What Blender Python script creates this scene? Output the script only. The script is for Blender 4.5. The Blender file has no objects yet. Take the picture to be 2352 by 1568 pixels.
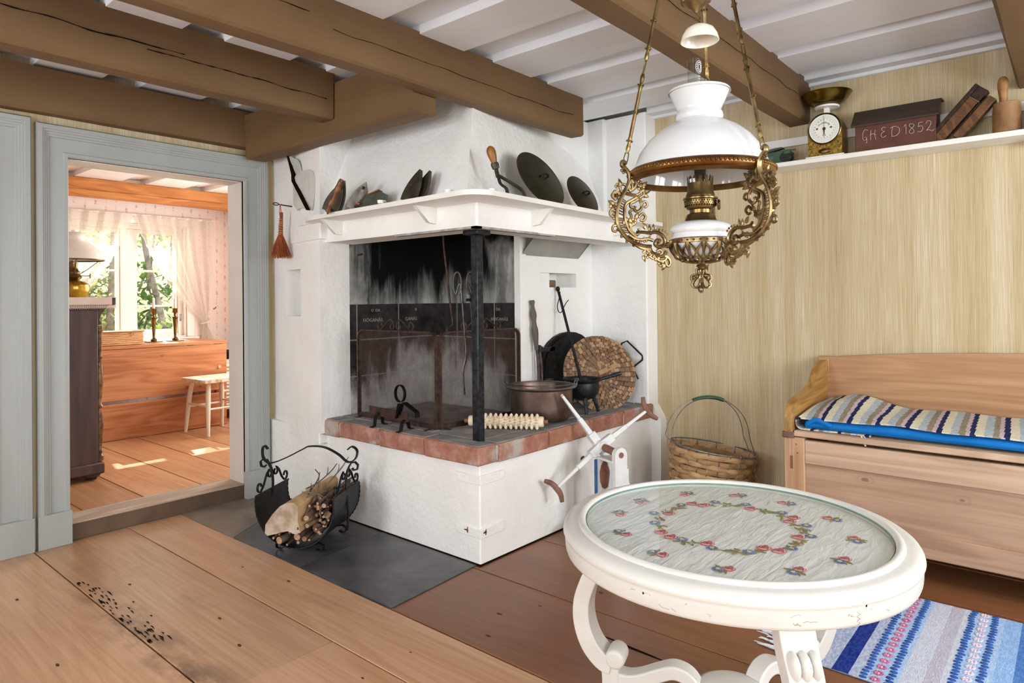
import bpy, bmesh, math, random
from mathutils import Vector, Matrix, noise
random.seed(7)
sc = bpy.context.scene
COL = sc.collection
R = math.radians
PI = math.pi

# ---------------------------------------------------------------- camera
cam_d = bpy.data.cameras.new('camera')
cam = bpy.data.objects.new('camera', cam_d)
COL.objects.link(cam)
yaw, pit, rol = 0.70613694, -0.00572347, -0.00994843
F = Vector((math.cos(yaw)*math.cos(pit), math.sin(yaw)*math.cos(pit), -math.sin(pit)))
rt = Vector((math.sin(yaw), -math.cos(yaw), 0))
up = rt.cross(F)
RT = rt*math.cos(rol) + up*math.sin(rol)
UP = up*math.cos(rol) - rt*math.sin(rol)
cam.matrix_world = Matrix(((RT.x, UP.x, -F.x, 0), (RT.y, UP.y, -F.y, 0), (RT.z, UP.z, -F.z, 1.2), (0, 0, 0, 1)))
cam_d.sensor_width = 36
cam_d.lens = 1528.14/2352*36
cam_d.shift_y = -(784-678.8)/2352
cam_d.clip_start = 0.05
sc.camera = cam

# ---------------------------------------------------------------- world, daylight, exposure
w = bpy.data.worlds.new('sky'); sc.world = w
w.use_nodes = True
bg = w.node_tree.nodes['Background']
bg.inputs[0].default_value = (0.86, 0.93, 1.0, 1)
bg.inputs[1].default_value = 3.2
sc.view_settings.view_transform = 'Standard'
sc.view_settings.look = 'None'
sc.view_settings.gamma = 1
sc.view_settings.use_curve_mapping = False
sc.view_settings.exposure = 0.22
sc.cycles.transparent_max_bounces = 32

def lamp(name, kind, loc, direction, energy, color=(1, 1, 1), size=1, size_y=None, **kw):
    d = bpy.data.lights.new(name, kind)
    d.energy = energy; d.color = color
    if kind == 'AREA':
        d.shape = 'RECTANGLE'; d.size = size; d.size_y = size_y or size
    for k, v in kw.items(): setattr(d, k, v)
    o = bpy.data.objects.new(name, d); COL.objects.link(o)
    o.location = loc
    o.rotation_euler = Vector(direction).to_track_quat('-Z', 'Y').to_euler()
    return o
# the sun falls through the far room's window; daylight comes through the four windows behind the camera
lamp('sun', 'SUN', (2.5, 9, 6), (-.17, -1, -.92), 13.0, (1, .93, .82), angle=R(.6))
DAY = (.93, .965, 1.0)
lamp('daylight_window', 'AREA', (0.55, -2.02, 1.42), (0, 1, -.05), 46, DAY, 1.15, 1.35)
lamp('daylight_window', 'AREA', (2.45, -2.02, 1.42), (0, 1, -.05), 60, DAY, 1.15, 1.35)
lamp('daylight_window', 'AREA', (-1.92, 0.1, 1.42), (1, 0, -.05), 52, DAY, 1.15, 1.35)
lamp('daylight_window', 'AREA', (-1.92, 2.3, 1.42), (1, 0, -.05), 52, DAY, 1.15, 1.35)
lamp('far_room_fill', 'AREA', (3.80, 5.2, 1.5), (-1, 0, -.05), 42, (1, .95, .9), 1.2, 1.2)  # added fill lamp that brightens the far room; no window is known there

# ---------------------------------------------------------------- mesh helpers
class MB:
    """collects shapes into one mesh"""
    def __init__(s):
        s.v = []; s.f = []; s.m = []; s.s = []
    def add(s, vs, fs, mi=0, sm=False, M=None):
        o = len(s.v)
        for p in vs:
            p = Vector(p)
            if M is not None: p = M @ p
            s.v.append(p)
        for f in fs:
            s.f.append([i+o for i in f]); s.m.append(mi); s.s.append(sm)
        return s
    def bx(s, x0, x1, y0, y1, z0, z1, mi=0, M=None):
        return s.add([(x0,y0,z0),(x1,y0,z0),(x1,y1,z0),(x0,y1,z0),(x0,y0,z1),(x1,y0,z1),(x1,y1,z1),(x0,y1,z1)],
                     [(0,3,2,1),(4,5,6,7),(0,1,5,4),(1,2,6,5),(2,3,7,6),(3,0,4,7)], mi, False, M)
    def box(s, c, d, mi=0, M=None):
        return s.bx(c[0]-d[0]/2, c[0]+d[0]/2, c[1]-d[1]/2, c[1]+d[1]/2, c[2]-d[2]/2, c[2]+d[2]/2, mi, M)
    def bar(s, a, b, w, t, mi=0, upv=(0,0,1)):
        """rectangular bar from a to b"""
        return s.strap([a, b], w, t, upv, mi)
    def prism(s, poly, z0, z1, mi=0, M=None, sm=False):
        n = len(poly)
        area = sum(poly[i][0]*poly[(i+1) % n][1]-poly[(i+1) % n][0]*poly[i][1] for i in range(n))
        if area < 0: poly = poly[::-1]
        vs = [(p[0], p[1], z0) for p in poly]+[(p[0], p[1], z1) for p in poly]
        s.add(vs, [list(range(n))[::-1], list(range(n, 2*n))], mi, False, M)
        s.add(vs, [(i, (i+1) % n, n+(i+1) % n, n+i) for i in range(n)], mi, sm, M)
        return s
    def _frames(s, pts, closed=False, ref=None):
        pts = [Vector(p) for p in pts]; n = len(pts); T = []
        for i in range(n):
            a = pts[(i-1) % n] if (closed or i > 0) else pts[i]
            b = pts[(i+1) % n] if (closed or i < n-1) else pts[i]
            t = (b-a)
            T.append(t.normalized() if t.length > 1e-9 else (T[-1] if T else Vector((0,0,1))))
        if ref is None:
            ref = Vector((0,0,1)) if abs(T[0].z) < .9 else Vector((1,0,0))
        N = []; prev = Vector(ref)
        for t in T:
            nn = prev - t*prev.dot(t)
            if nn.length < 1e-6: nn = t.orthogonal()
            nn.normalize(); N.append(nn); prev = nn
        return pts, T, N
    def tube(s, pts, r, n=8, mi=0, closed=False, caps=True, flat=1.0, capmi=None):
        pts, T, N = s._frames(pts, closed)
        k = len(pts); vs = []
        for i in range(k):
            ri = r[i] if isinstance(r, (list, tuple)) else r
            B = T[i].cross(N[i])
            for j in range(n):
                a = 2*PI*j/n
                vs.append(pts[i]+N[i]*(ri*math.cos(a))+B*(ri*flat*math.sin(a)))
        fs = []
        for i in range(k if closed else k-1):
            i2 = (i+1) % k
            for j in range(n):
                fs.append((i*n+j, i*n+(j+1) % n, i2*n+(j+1) % n, i2*n+j))
        o = len(s.v)
        s.add(vs, fs, mi, True)
        if caps and not closed:
            cm = mi if capmi is None else capmi
            for f in (list(range(n))[::-1], list(range((k-1)*n, k*n))):
                s.f.append([i+o for i in f]); s.m.append(cm); s.s.append(False)
        return s
    def strap(s, pts, w, t, upv=(0,0,1), mi=0, closed=False):
        """flat strap: width w lies along upv, thickness t across"""
        pts = [Vector(p) for p in pts]; k = len(pts); vs = []; upv = Vector(upv)
        for i in range(k):
            a = pts[(i-1) % k] if (closed or i > 0) else pts[i]
            b = pts[(i+1) % k] if (closed or i < k-1) else pts[i]
            T = (b-a).normalized()
            S = T.cross(upv)
            if S.length < 1e-6: S = T.orthogonal()
            S.normalize(); U = S.cross(T).normalized()
            ww = w[i] if isinstance(w, (list, tuple)) else w
            tt = t[i] if isinstance(t, (list, tuple)) else t
            for (p, q) in ((-1,-1),(1,-1),(1,1),(-1,1)):
                vs.append(pts[i]+S*(p*tt/2)+U*(q*ww/2))
        fs = []
        for i in range(k if closed else k-1):
            i2 = (i+1) % k
            for j in range(4):
                fs.append((i*4+j, i*4+(j+1) % 4, i2*4+(j+1) % 4, i2*4+j))
        if not closed:
            fs.append((3,2,1,0)); fs.append((k*4-4,k*4-3,k*4-2,k*4-1))
        s.add(vs, fs, mi, True)
        return s
    def lathe(s, prof, n=32, mi=0, M=None, c=(0,0,0), arc=None):
        """prof: (r,z) pairs turned about z"""
        k = len(prof); vs = []; c = Vector(c)
        for (r, z) in prof:
            for j in range(n):
                a = 2*PI*j/n
                vs.append(c+Vector((r*math.cos(a), r*math.sin(a), z)))
        fs = []
        for i in range(k-1):
            for j in range(n):
                fs.append((i*n+j, i*n+(j+1) % n, (i+1)*n+(j+1) % n, (i+1)*n+j))
        return s.add(vs, fs, mi, True, M)
    def ball(s, c, r, mi=0, n=10, M=None):
        r = r if isinstance(r, (list, tuple)) else (r, r, r)
        vs = []; fs = []; m = max(4, n//2)
        for i in range(m+1):
            th = PI*i/m
            for j in range(n):
                a = 2*PI*j/n
                vs.append((c[0]+r[0]*math.sin(th)*math.cos(a), c[1]+r[1]*math.sin(th)*math.sin(a), c[2]+r[2]*math.cos(th)))
        for i in range(m):
            for j in range(n):
                fs.append((i*n+j, (i+1)*n+j, (i+1)*n+(j+1) % n, i*n+(j+1) % n))
        return s.add(vs, fs, mi, True, M)
    def grid(s, fn, nu, nv, mi=0, sm=True, M=None):
        """surface fn(u,v), u and v in 0..1; mi may be a function of (u,v)"""
        o = len(s.v)
        for i in range(nu+1):
            for j in range(nv+1):
                p = Vector(fn(i/nu, j/nv))
                s.v.append(M @ p if M is not None else p)
        for i in range(nu):
            for j in range(nv):
                s.f.append([o+i*(nv+1)+j, o+(i+1)*(nv+1)+j, o+(i+1)*(nv+1)+j+1, o+i*(nv+1)+j+1])
                s.m.append(mi((i+.5)/nu, (j+.5)/nv) if callable(mi) else mi); s.s.append(sm)
        return s
    def join(s, other, M=None):
        o = len(s.v)
        s.v += [M @ p if M is not None else p.copy() for p in other.v]
        s.f += [[i+o for i in f] for f in other.f]; s.m += other.m; s.s += other.s
        return s

def build(mb, name, mats, parent=None, local=False, bevel=0, sharp=38, weld=False):
    """links the collected shapes as ONE mesh object; coordinates are the room's unless local"""
    mats = mats if isinstance(mats, (list, tuple)) else [mats]
    me = bpy.data.meshes.new(name)
    vs = mb.v
    if parent is not None and not local:
        Mi = WM[parent.name].inverted()
        vs = [Mi @ p for p in vs]
    me.from_pydata([tuple(p) for p in vs], [], mb.f)
    for m in mats: me.materials.append(m)
    for p, mi, sm in zip(me.polygons, mb.m, mb.s):
        p.material_index = mi; p.use_smooth = sm
    bm = bmesh.new(); bm.from_mesh(me)
    if weld: bmesh.ops.remove_doubles(bm, verts=bm.verts, dist=1e-5)
    bmesh.ops.recalc_face_normals(bm, faces=bm.faces)
    bm.to_mesh(me); bm.free()
    me.set_sharp_from_angle(angle=R(sharp))
    o = bpy.data.objects.new(name, me); COL.objects.link(o)
    if parent is not None:
        o.parent = parent
        WM[o.name] = WM[parent.name] if local else WM[parent.name]
    else:
        WM[o.name] = Matrix()
    if bevel:
        b = o.modifiers.new('bevel', 'BEVEL'); b.width = bevel; b.segments = 2; b.limit_method = 'ANGLE'; b.angle_limit = R(40)
    return o
WM = {}
def tag(o, label, cat, group=None, kind=None):
    o['label'] = label; o['category'] = cat
    if group: o['group'] = group
    if kind: o['kind'] = kind
    return o
def thing(name, label, cat, loc=(0,0,0), rotz=0, group=None):
    o = bpy.data.objects.new(name, None); COL.objects.link(o)
    o.empty_display_size = .05
    o.location = loc; o.rotation_euler = (0,0,rotz)
    WM[o.name] = Matrix.Translation(Vector(loc)) @ Matrix.Rotation(rotz, 4, 'Z')
    return tag(o, label, cat, group)
def struct(mb, name, mats, bevel=0, **kw):
    o = build(mb, name, mats, None, bevel=bevel, **kw)
    o['kind'] = 'structure'
    return o
def solo(mb, name, mats, label, cat, group=None, bevel=0, loc=None, kind=None, **kw):
    """a thing that is one mesh; its origin goes to loc"""
    if loc is not None:
        L = Vector(loc); mb.v = [p-L for p in mb.v]
    o = build(mb, name, mats, None, bevel=bevel, **kw)
    if loc is not None: o.location = loc; WM[o.name] = Matrix.Translation(L)
    return tag(o, label, cat, group, kind)
def text_mb(txt, size, depth, M, mi=0, align='CENTER', curve_r=None):
    """lettering as solid mesh laid in the xy plane of M"""
    cu = bpy.data.curves.new('t', 'FONT'); cu.body = txt; cu.size = size; cu.extrude = depth; cu.align_x = align; cu.resolution_u = 2
    ob = bpy.data.objects.new('t', cu); COL.objects.link(ob)
    dg = bpy.context.evaluated_depsgraph_get()
    me = bpy.data.meshes.new_from_object(ob.evaluated_get(dg))
    mb = MB()
    vs = [v.co.copy() for v in me.vertices]
    if curve_r:
        vs = [Vector(((curve_r+v.y)*math.sin(v.x/curve_r), (curve_r+v.y)*math.cos(v.x/curve_r)-curve_r, v.z)) for v in vs]
    mb.add(vs, [list(p.vertices) for p in me.polygons], mi, False, M)
    bpy.data.objects.remove(ob); bpy.data.curves.remove(cu); bpy.data.meshes.remove(me)
    return mb
MXZ = Matrix(((1,0,0,0),(0,0,1,0),(0,1,0,0),(0,0,0,1)))     # drawing plane xy laid into the room's xz
MYZ = Matrix(((0,0,1,0),(1,0,0,0),(0,1,0,0),(0,0,0,1)))     # and into yz
def lerp(a, b, t): return a+(b-a)*t
def arc2(cx, cy, r, a0, a1, n=12):
    return [(cx+r*math.cos(R(lerp(a0,a1,i/n))), cy+r*math.sin(R(lerp(a0,a1,i/n)))) for i in range(n+1)]
def spiral2(cx, cy, r0, r1, a0, a1, n=20):
    return [(cx+lerp(r0,r1,i/n)*math.cos(R(lerp(a0,a1,i/n))), cy+lerp(r0,r1,i/n)*math.sin(R(lerp(a0,a1,i/n)))) for i in range(n+1)]
def bez(pts, n=10):
    """Catmull-Rom through points"""
    P = [Vector(p) for p in pts]; out = []
    Q = [P[0]*2-P[1]]+P+[P[-1]*2-P[-2]]
    for i in range(1, len(Q)-2):
        for k in range(n):
            t = k/n; a, b, c, d = Q[i-1], Q[i], Q[i+1], Q[i+2]
            out.append(.5*((2*b)+(c-a)*t+(2*a-5*b+4*c-d)*t*t+(3*b-a-3*c+d)*t**3))
    out.append(P[-1]); return out

# ---------------------------------------------------------------- materials
def lin(c):
    if isinstance(c, str): c = [int(c[i:i+2], 16)/255 for i in (0,2,4)]
    return tuple((x/12.92 if x <= .04045 else ((x+.055)/1.055)**2.4) for x in c)+(1,)
class NT:
    def __init__(s, name):
        s.mat = bpy.data.materials.new(name); s.mat.use_nodes = True
        s.n = s.mat.node_tree.nodes; s.l = s.mat.node_tree.links
        s.b = s.n['Principled BSDF']; s.out = s.n['Material Output']
    def new(s, t, **kw):
        x = s.n.new(t)
        for k, v in kw.items():
            if isinstance(k, str) and hasattr(x, k): setattr(x, k, v)
        return x
    def link(s, a, b): s.l.new(a, b)
    def coord(s, kind='Object', scale=(1,1,1), loc=(0,0,0), rot=(0,0,0)):
        m = s.new('ShaderNodeMapping'); m.inputs['Scale'].default_value = scale; m.inputs['Location'].default_value = loc; m.inputs['Rotation'].default_value = rot
        if kind == 'Position':
            g = s.new('ShaderNodeNewGeometry'); s.link(g.outputs['Position'], m.inputs[0])
        else:
            t = s.new('ShaderNodeTexCoord'); s.link(t.outputs[kind], m.inputs[0])
        return m.outputs[0]
    def noise(s, vec, scale, detail=6, rough=.55, dist=0):
        x = s.new('ShaderNodeTexNoise'); x.inputs['Scale'].default_value = scale; x.inputs['Detail'].default_value = detail
        x.inputs['Roughness'].default_value = rough; x.inputs['Distortion'].default_value = dist
        s.link(vec, x.inputs['Vector']); return x.outputs['Fac']
    def ramp(s, fac, stops):
        x = s.new('ShaderNodeValToRGB'); e = x.color_ramp.elements
        while len(e) < len(stops): e.new(.5)
        for i, (p, c) in enumerate(stops):
            e[i].position = p; e[i].color = lin(c) if not isinstance(c, (int, float)) else (c, c, c, 1)
        s.link(fac, x.inputs[0]); return x.outputs[0]
    def mix(s, fac, a, b, mode='MIX'):
        x = s.new('ShaderNodeMix'); x.data_type = 'RGBA'; x.blend_type = mode
        for i, v in ((0, fac), (6, a), (7, b)):
            if hasattr(v, 'links') or hasattr(v, 'is_output'): s.link(v, x.inputs[i])
            elif i == 0: x.inputs[0].default_value = v
            else: x.inputs[i].default_value = lin(v) if not (isinstance(v, tuple) and len(v) == 4) else v
        return x.outputs[2]
    def math(s, op, a, b=0, clamp=False):
        x = s.new('ShaderNodeMath'); x.operation = op; x.use_clamp = clamp
        for i, v in enumerate((a, b)):
            if hasattr(v, 'is_output'): s.link(v, x.inputs[i])
            else: x.inputs[i].default_value = v
        return x.outputs[0]
    def sep(s, vec):
        x = s.new('ShaderNodeSeparateXYZ'); s.link(vec, x.inputs[0]); return x.outputs
    def smooth(s, v, a, b):
        x = s.new('ShaderNodeMapRange'); x.interpolation_type = 'SMOOTHSTEP'
        x.inputs['From Min'].default_value = a; x.inputs['From Max'].default_value = b
        s.link(v, x.inputs[0]); return x.outputs[0]
    def set(s, col=None, rough=.5, metal=0, spec=.5, **kw):
        if col is not None:
            if hasattr(col, 'is_output'): s.link(col, s.b.inputs['Base Color'])
            else: s.b.inputs['Base Color'].default_value = lin(col)
        if hasattr(rough, 'is_output'): s.link(rough, s.b.inputs['Roughness'])
        else: s.b.inputs['Roughness'].default_value = rough
        s.b.inputs['Metallic'].default_value = metal
        s.b.inputs['Specular IOR Level'].default_value = spec
        for k, v in kw.items(): s.b.inputs[k].default_value = v
        return s
    def bump(s, h, strength=.3, dist=.01):
        x = s.new('ShaderNodeBump'); x.inputs['Strength'].default_value = strength; x.inputs['Distance'].default_value = dist
        s.link(h, x.inputs['Height']); s.link(x.outputs[0], s.b.inputs['Normal']); return s

def mat(name, c1, c2=None, rough=.5, metal=0, sc_=12, stretch=(1,1,1), bump=0, bsc=None, bd=.004, spec=.5, lo=.35, hi=.65, detail=6, **kw):
    t = NT(name)
    v = t.coord('Object', stretch)
    n = t.noise(v, sc_, detail)
    col = t.ramp(n, [(lo, c1), (hi, c2)]) if c2 else c1
    t.set(col, rough, metal, spec, **kw)
    if bump: t.bump(t.noise(v, bsc or sc_*2, 5), bump, bd)
    return t.mat
def wood(name, c1, c2, axis='Y', rough=.45, sc_=1.0, knots=None, spec=.4, island=False, bump=.15, coat=0, dark=None, wave=.22, stain=False):
    """planed board: fine fibres along one axis, broad growth bands, a few knots"""
    t = NT(name)
    i = 'XYZ'.index(axis)
    s1 = [70*sc_]*3; s1[i] = 1.6*sc_
    s2 = [5*sc_]*3; s2[i] = .55*sc_
    v1 = t.coord('Object', tuple(s1)); v2 = t.coord('Object', tuple(s2))
    fine = t.noise(v1, 1, 5, .6)
    band = t.noise(v2, 1, 3, .5, .8)
    wv = t.math('SINE', t.math('MULTIPLY', band, 46))
    f = t.math('ADD', t.math('MULTIPLY', fine, .55), t.math('MULTIPLY', t.math('ADD', t.math('MULTIPLY', wv, .5), .5), wave))
    f = t.math('ADD', f, t.math('MULTIPLY', band, .35))
    col = t.ramp(f, [(.38, c1), (.78, c2)])
    if island:
        g = t.new('ShaderNodeNewGeometry')
        k = t.math('ADD', t.math('MULTIPLY', g.outputs['Random Per Island'], .34), .83)
        hs = t.new('ShaderNodeHueSaturation'); t.link(col, hs.inputs['Color']); t.link(k, hs.inputs['Value']); col = hs.outputs[0]
    if stain:
        x_, y_, z_ = t.sep(t.coord('Position')); sn = t.noise(t.coord('Position', (9, 3.5, 9)), 1, 6, .65)
        k1 = t.math('MULTIPLY', t.smooth(t.math('ABSOLUTE', t.math('SUBTRACT', x_, .965)), .13, .0), t.math('MULTIPLY', t.smooth(y_, 3.35, 2.9), t.smooth(y_, 1.7, 2.1)))
        k1 = t.math('MULTIPLY', k1, t.smooth(sn, .42, .62))
        k2 = t.math('MULTIPLY', t.smooth(t.noise(t.coord('Position', (3, 1.2, 3)), 1, 5, .6), .56, .72), .35)
        col = t.mix(t.math('MULTIPLY', t.math('MAXIMUM', k1, k2), .85), col, '5f4534')
    if knots:
        q = t.sep(t.coord('Object')); oth = [q[k] for k in range(3) if k != i]
        cb = t.new('ShaderNodeCombineXYZ'); t.link(t.math('MULTIPLY', q[i], 2.0*sc_), cb.inputs[0]); t.link(t.math('MULTIPLY', t.math('ADD', oth[0], oth[1]), 4.2*sc_), cb.inputs[1])
        vo = t.new('ShaderNodeTexVoronoi'); vo.voronoi_dimensions = '2D'; vo.inputs['Scale'].default_value = knots; t.link(cb.outputs[0], vo.inputs['Vector'])
        vd = t.math('ADD', vo.outputs['Distance'], t.math('MULTIPLY', t.math('SUBTRACT', fine, .5), .10))
        cs = t.new('ShaderNodeSeparateColor'); t.link(vo.outputs['Color'], cs.inputs[0])
        sz = t.math('ADD', .02, t.math('MULTIPLY', cs.outputs[1], .05))
        m = t.math('MULTIPLY', t.math('MULTIPLY', t.smooth(t.math('SUBTRACT', vd, sz), .012, -.012), t.math('GREATER_THAN', cs.outputs[0], .66)), .6)
        ring = t.math('MULTIPLY', t.smooth(t.math('ABSOLUTE', t.math('SUBTRACT', vd, t.math('ADD', sz, .05))), .03, .0), t.math('GREATER_THAN', cs.outputs[0], .66))
        col = t.mix(t.math('MULTIPLY', ring, .14), col, dark or '5a3a26')
        col = t.mix(m, col, dark or '5a3a26')
    t.set(col, rough, 0, spec)
    if coat: t.b.inputs['Coat Weight'].default_value = coat; t.b.inputs['Coat Roughness'].default_value = .25
    if bump: t.bump(fine, bump, .002)
    return t.mat
def glass(name, tint=(1,1,1,1), ior=1.45, rough=0.0, amt=1.0):
    t = NT(name)
    tr = t.new('ShaderNodeBsdfTransparent'); tr.inputs[0].default_value = tint
    gl = t.new('ShaderNodeBsdfGlossy'); gl.inputs['Roughness'].default_value = rough
    fr = t.new('ShaderNodeFresnel'); fr.inputs[0].default_value = ior
    mx = t.new('ShaderNodeMixShader'); g = t.new('ShaderNodeNewGeometry'); t.link(t.math('MULTIPLY', t.math('MULTIPLY', fr.outputs[0], amt, True), t.math('SUBTRACT', 1, g.outputs['Backfacing'])), mx.inputs[0])
    t.link(tr.outputs[0], mx.inputs[1]); t.link(gl.outputs[0], mx.inputs[2]); t.link(mx.outputs[0], t.out.inputs[0])
    return t.mat

def m_plaster(name, c1, c2, bump=.35):
    t = NT(name); v = t.coord('Position')
    n = t.noise(v, 3.2, 5); n2 = t.noise(v, 38, 6)
    sp = t.smooth(t.noise(v, 55, 3), .74, .80)
    col = t.mix(sp, t.ramp(n, [(.3, c1), (.7, c2)]), 'b9b4a8')
    t.set(col, .85, 0, .2)
    h = t.math('ADD', t.math('MULTIPLY', t.noise(v, 5, 3), 3.5), n2)
    return t.bump(h, bump, .012).mat
def m_soot():
    """flaking limewash, black with soot above the fire"""
    t = NT('soot_plaster'); v = t.coord('Position'); x, y, z = t.sep(v)
    n = t.noise(v, 7, 8, .65); st = t.noise(t.coord('Position', (6, 6, .9)), 1, 6, .6)
    # distance along the two walls from the chimney's inner corner
    d = t.math('ADD', t.math('SUBTRACT', 2.97, x), t.math('SUBTRACT', 3.25, y))
    a = t.smooth(t.math('ADD', d, t.math('MULTIPLY', t.math('SUBTRACT', st, .5), 1.15)), .82, .48)
    hi = t.smooth(t.math('ADD', z, t.math('MULTIPLY', t.math('SUBTRACT', st, .5), 1.1)), 1.04, 1.36)
    k = t.math('MULTIPLY', a, t.math('ADD', t.math('MULTIPLY', hi, .75), .25))
    k2 = t.math('MULTIPLY', t.smooth(st, .50, .60), t.smooth(d, .95, .45))
    k = t.math('MAXIMUM', k, t.math('MULTIPLY', k2, .93))
    top = t.smooth(t.math('ADD', z, t.math('MULTIPLY', n, .25)), 1.56, 1.72)
    k = t.math('MAXIMUM', k, top)
    base = t.ramp(n, [(.3, '8d8f88'), (.52, 'b9bab3'), (.7, 'd6d6cf')])
    col = t.mix(k, base, '0d0c0b')
    t.set(col, .93, 0, .15)
    return t.bump(t.noise(v, 24, 6), .6, .01).mat
def m_firebrick():
    t = NT('sooty_firebrick'); v = t.coord('Position'); x, y, z = t.sep(v)
    n = t.noise(v, 9, 7, .65); st = t.noise(t.coord('Position', (7, 7, 2.2)), 1, 5, .6)
    d = t.math('ADD', t.math('SUBTRACT', 2.97, x), t.math('SUBTRACT', 3.25, y))
    ash = t.smooth(t.math('ADD', t.math('ADD', z, t.math('MULTIPLY', d, .34)), t.math('MULTIPLY', t.math('SUBTRACT', st, .5), .8)), 1.06, .84)
    col = t.mix(ash, t.ramp(n, [(.35, '1a1816'), (.65, '3a3634')]), t.ramp(n, [(.3, '9a9793'), (.7, 'cfccc8')]))
    cb = t.new('ShaderNodeCombineXYZ'); t.link(t.math('ADD', x, y), cb.inputs[0]); t.link(z, cb.inputs[1])
    mp = t.new('ShaderNodeMapping'); mp.inputs['Location'].default_value = (.055, -.545, 0); t.link(cb.outputs[0], mp.inputs[0])
    br = t.new('ShaderNodeTexBrick'); br.offset = 0; br.inputs['Scale'].default_value = 1; br.inputs['Brick Width'].default_value = .315
    br.inputs['Row Height'].default_value = .213; br.inputs['Mortar Size'].default_value = .004; t.link(mp.outputs[0], br.inputs['Vector'])
    col = t.mix(t.math('MULTIPLY', br.outputs['Fac'], .55), col, 'a8a49e')
    t.set(col, .85, 0, .2)
    return t.bump(n, .3, .006).mat
def m_wallpaper(name, c1, c2, c3):
    """woven grass-cloth wallpaper: fine vertical threads"""
    t = NT(name); v = t.coord('Position'); x, y, z = t.sep(v)
    u = t.math('ADD', x, y)
    cb = t.new('ShaderNodeCombineXYZ'); t.link(u, cb.inputs[0]); t.link(t.math('MULTIPLY', z, .012), cb.inputs[1])
    fine = t.noise(cb.outputs[0], 330, 2, .75); broad = t.noise(cb.outputs[0], 7, 3, .5)
    cb2 = t.new('ShaderNodeCombineXYZ'); t.link(u, cb2.inputs[0]); t.link(t.math('MULTIPLY', z, .012), cb2.inputs[1])
    thr = t.noise(cb2.outputs[0], 95, 4, .75)
    f = t.math('ADD', t.math('ADD', t.math('MULTIPLY', fine, .42), t.math('MULTIPLY', broad, .38)), t.math('MULTIPLY', thr, .3))
    col = t.ramp(f, [(.40, c1), (.55, c2), (.72, c3)])
    t.set(col, .75, 0, .25)
    return t.bump(fine, .12, .003).mat
def m_brick():
    t = NT('old_red_brick'); v = t.coord('Position')
    n = t.noise(v, 14, 7, .65); n2 = t.noise(v, 4.5, 4)
    g = t.new('ShaderNodeNewGeometry')
    col = t.ramp(n, [(.3, '87594b'), (.5, 'a57465'), (.7, 'bf9a8c')])
    col = t.mix(t.math('MULTIPLY', g.outputs['Random Per Island'], .40), col, 'b07a5a')
    col = t.mix(t.smooth(n2, .52, .64), col, 'b3aaa1')
    t.set(col, .85, 0, .2)
    return t.bump(n, .5, .008).mat

M = {}
M['wall_white'] = m_plaster('limewash_plaster', 'efeeea', 'f8f7f4')
M['soot'] = m_soot(); M['firebrick'] = m_firebrick(); M['brick'] = m_brick()
M['hearth_top'] = mat('dusty_hearth_tile', '7d7a7b', '9b9692', .9, sc_=9, bump=.4, bsc=40, spec=.2)
M['mortar'] = mat('old_mortar', 'a9a6a0', 'c0bdb6', .95, sc_=20, bump=.5, bsc=60, spec=.15)
M['wallpaper'] = m_wallpaper('straw_wallpaper', 'ab9770', 'c3b18c', 'dfd5bf')
M['beam'] = mat('brown_painted_beam', '6b5237', '765c3f', .6, sc_=7, stretch=(.25,1,1), bump=.35, bsc=26, bd=.004, spec=.25)
M['beam_y'] = mat('brown_painted_header', '6b5237', '765c3f', .6, sc_=7, stretch=(1,.25,1), bump=.35, bsc=26, bd=.004, spec=.25)
M['crack'] = mat('dark_crack', '1d140e', None, .95, spec=.05)
M['ceiling'] = mat('white_ceiling_paint', 'e2e4e8', 'edeff2', .55, sc_=4, stretch=(1,.15,1), bump=.25, bsc=14, bd=.006, spec=.3)
M['floor_light'] = wood('scrubbed_pine_floor', 'b68864', 'd8b08c', 'Y', .30, 1.0, None, .5, True, .12, 0, '4a3322', .07, True)
M['floor_dark'] = wood('varnished_pine_floor', '7c4e33', '9a6742', 'Y', .30, 1.0, None, .5, True, .12, 0, '35201a', .08, True)
M['floor_far'] = wood('far_pine_floor', 'b07c54', 'd6a478', 'Y', .4, 1.0, None, .4, True, .12, 0, '5a3a22', .08)
M['gap'] = mat('floor_gap_dirt', '1a120d', None, .95, spec=.05)
M['slate'] = mat('slate_slab', '37373a', '58575a', .30, sc_=5, bump=.35, bsc=18, bd=.006, spec=.5)
M['slate_pale'] = mat('worn_slate_slab', '6a5f55', '877a6c', .42, sc_=5, bump=.35, bsc=18, bd=.006, spec=.45)
M['trim_grey'] = mat('grey_door_paint', 'a2a6a3', 'acb0ad', .42, sc_=5, stretch=(1,1,.2), bump=.08, bsc=30, spec=.4)
M['step'] = mat('brown_step_paint', '5d4a3c', '6e5947', .5, sc_=6, bump=.1, spec=.35)
M['sill_wood'] = wood('bleached_threshold', 'a08a78', 'c4b09c', 'X', .6, 1.2, None, .25, bump=.3)
M['white_paint'] = mat('white_gloss_paint', 'ece9e2', 'f2f0ea', .38, sc_=6, bump=.08, bsc=40, spec=.45)
M['iron'] = mat('black_wrought_iron', '161514', '2b2826', .48, .75, sc_=30, bump=.25, bsc=80, bd=.002)
M['iron_post'] = mat('black_painted_iron', '15171a', '3a3e45', .35, .55, sc_=45, bump=.5, bsc=90, bd=.003)
M['rust'] = mat('rusty_brown_iron', '3a2a24', '5b443b', .6, .55, sc_=30, bump=.3, bsc=80, bd=.002)
M['steel'] = mat('worn_bright_iron', '55524f', '8a8681', .42, .85, sc_=25, bump=.2, bsc=70, bd=.002)

# ================================================================ the room
XW, YD, YF = 3.82, 3.90, 6.75          # right wall, door wall, far room's window wall
Z_CEIL = 2.40

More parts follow.
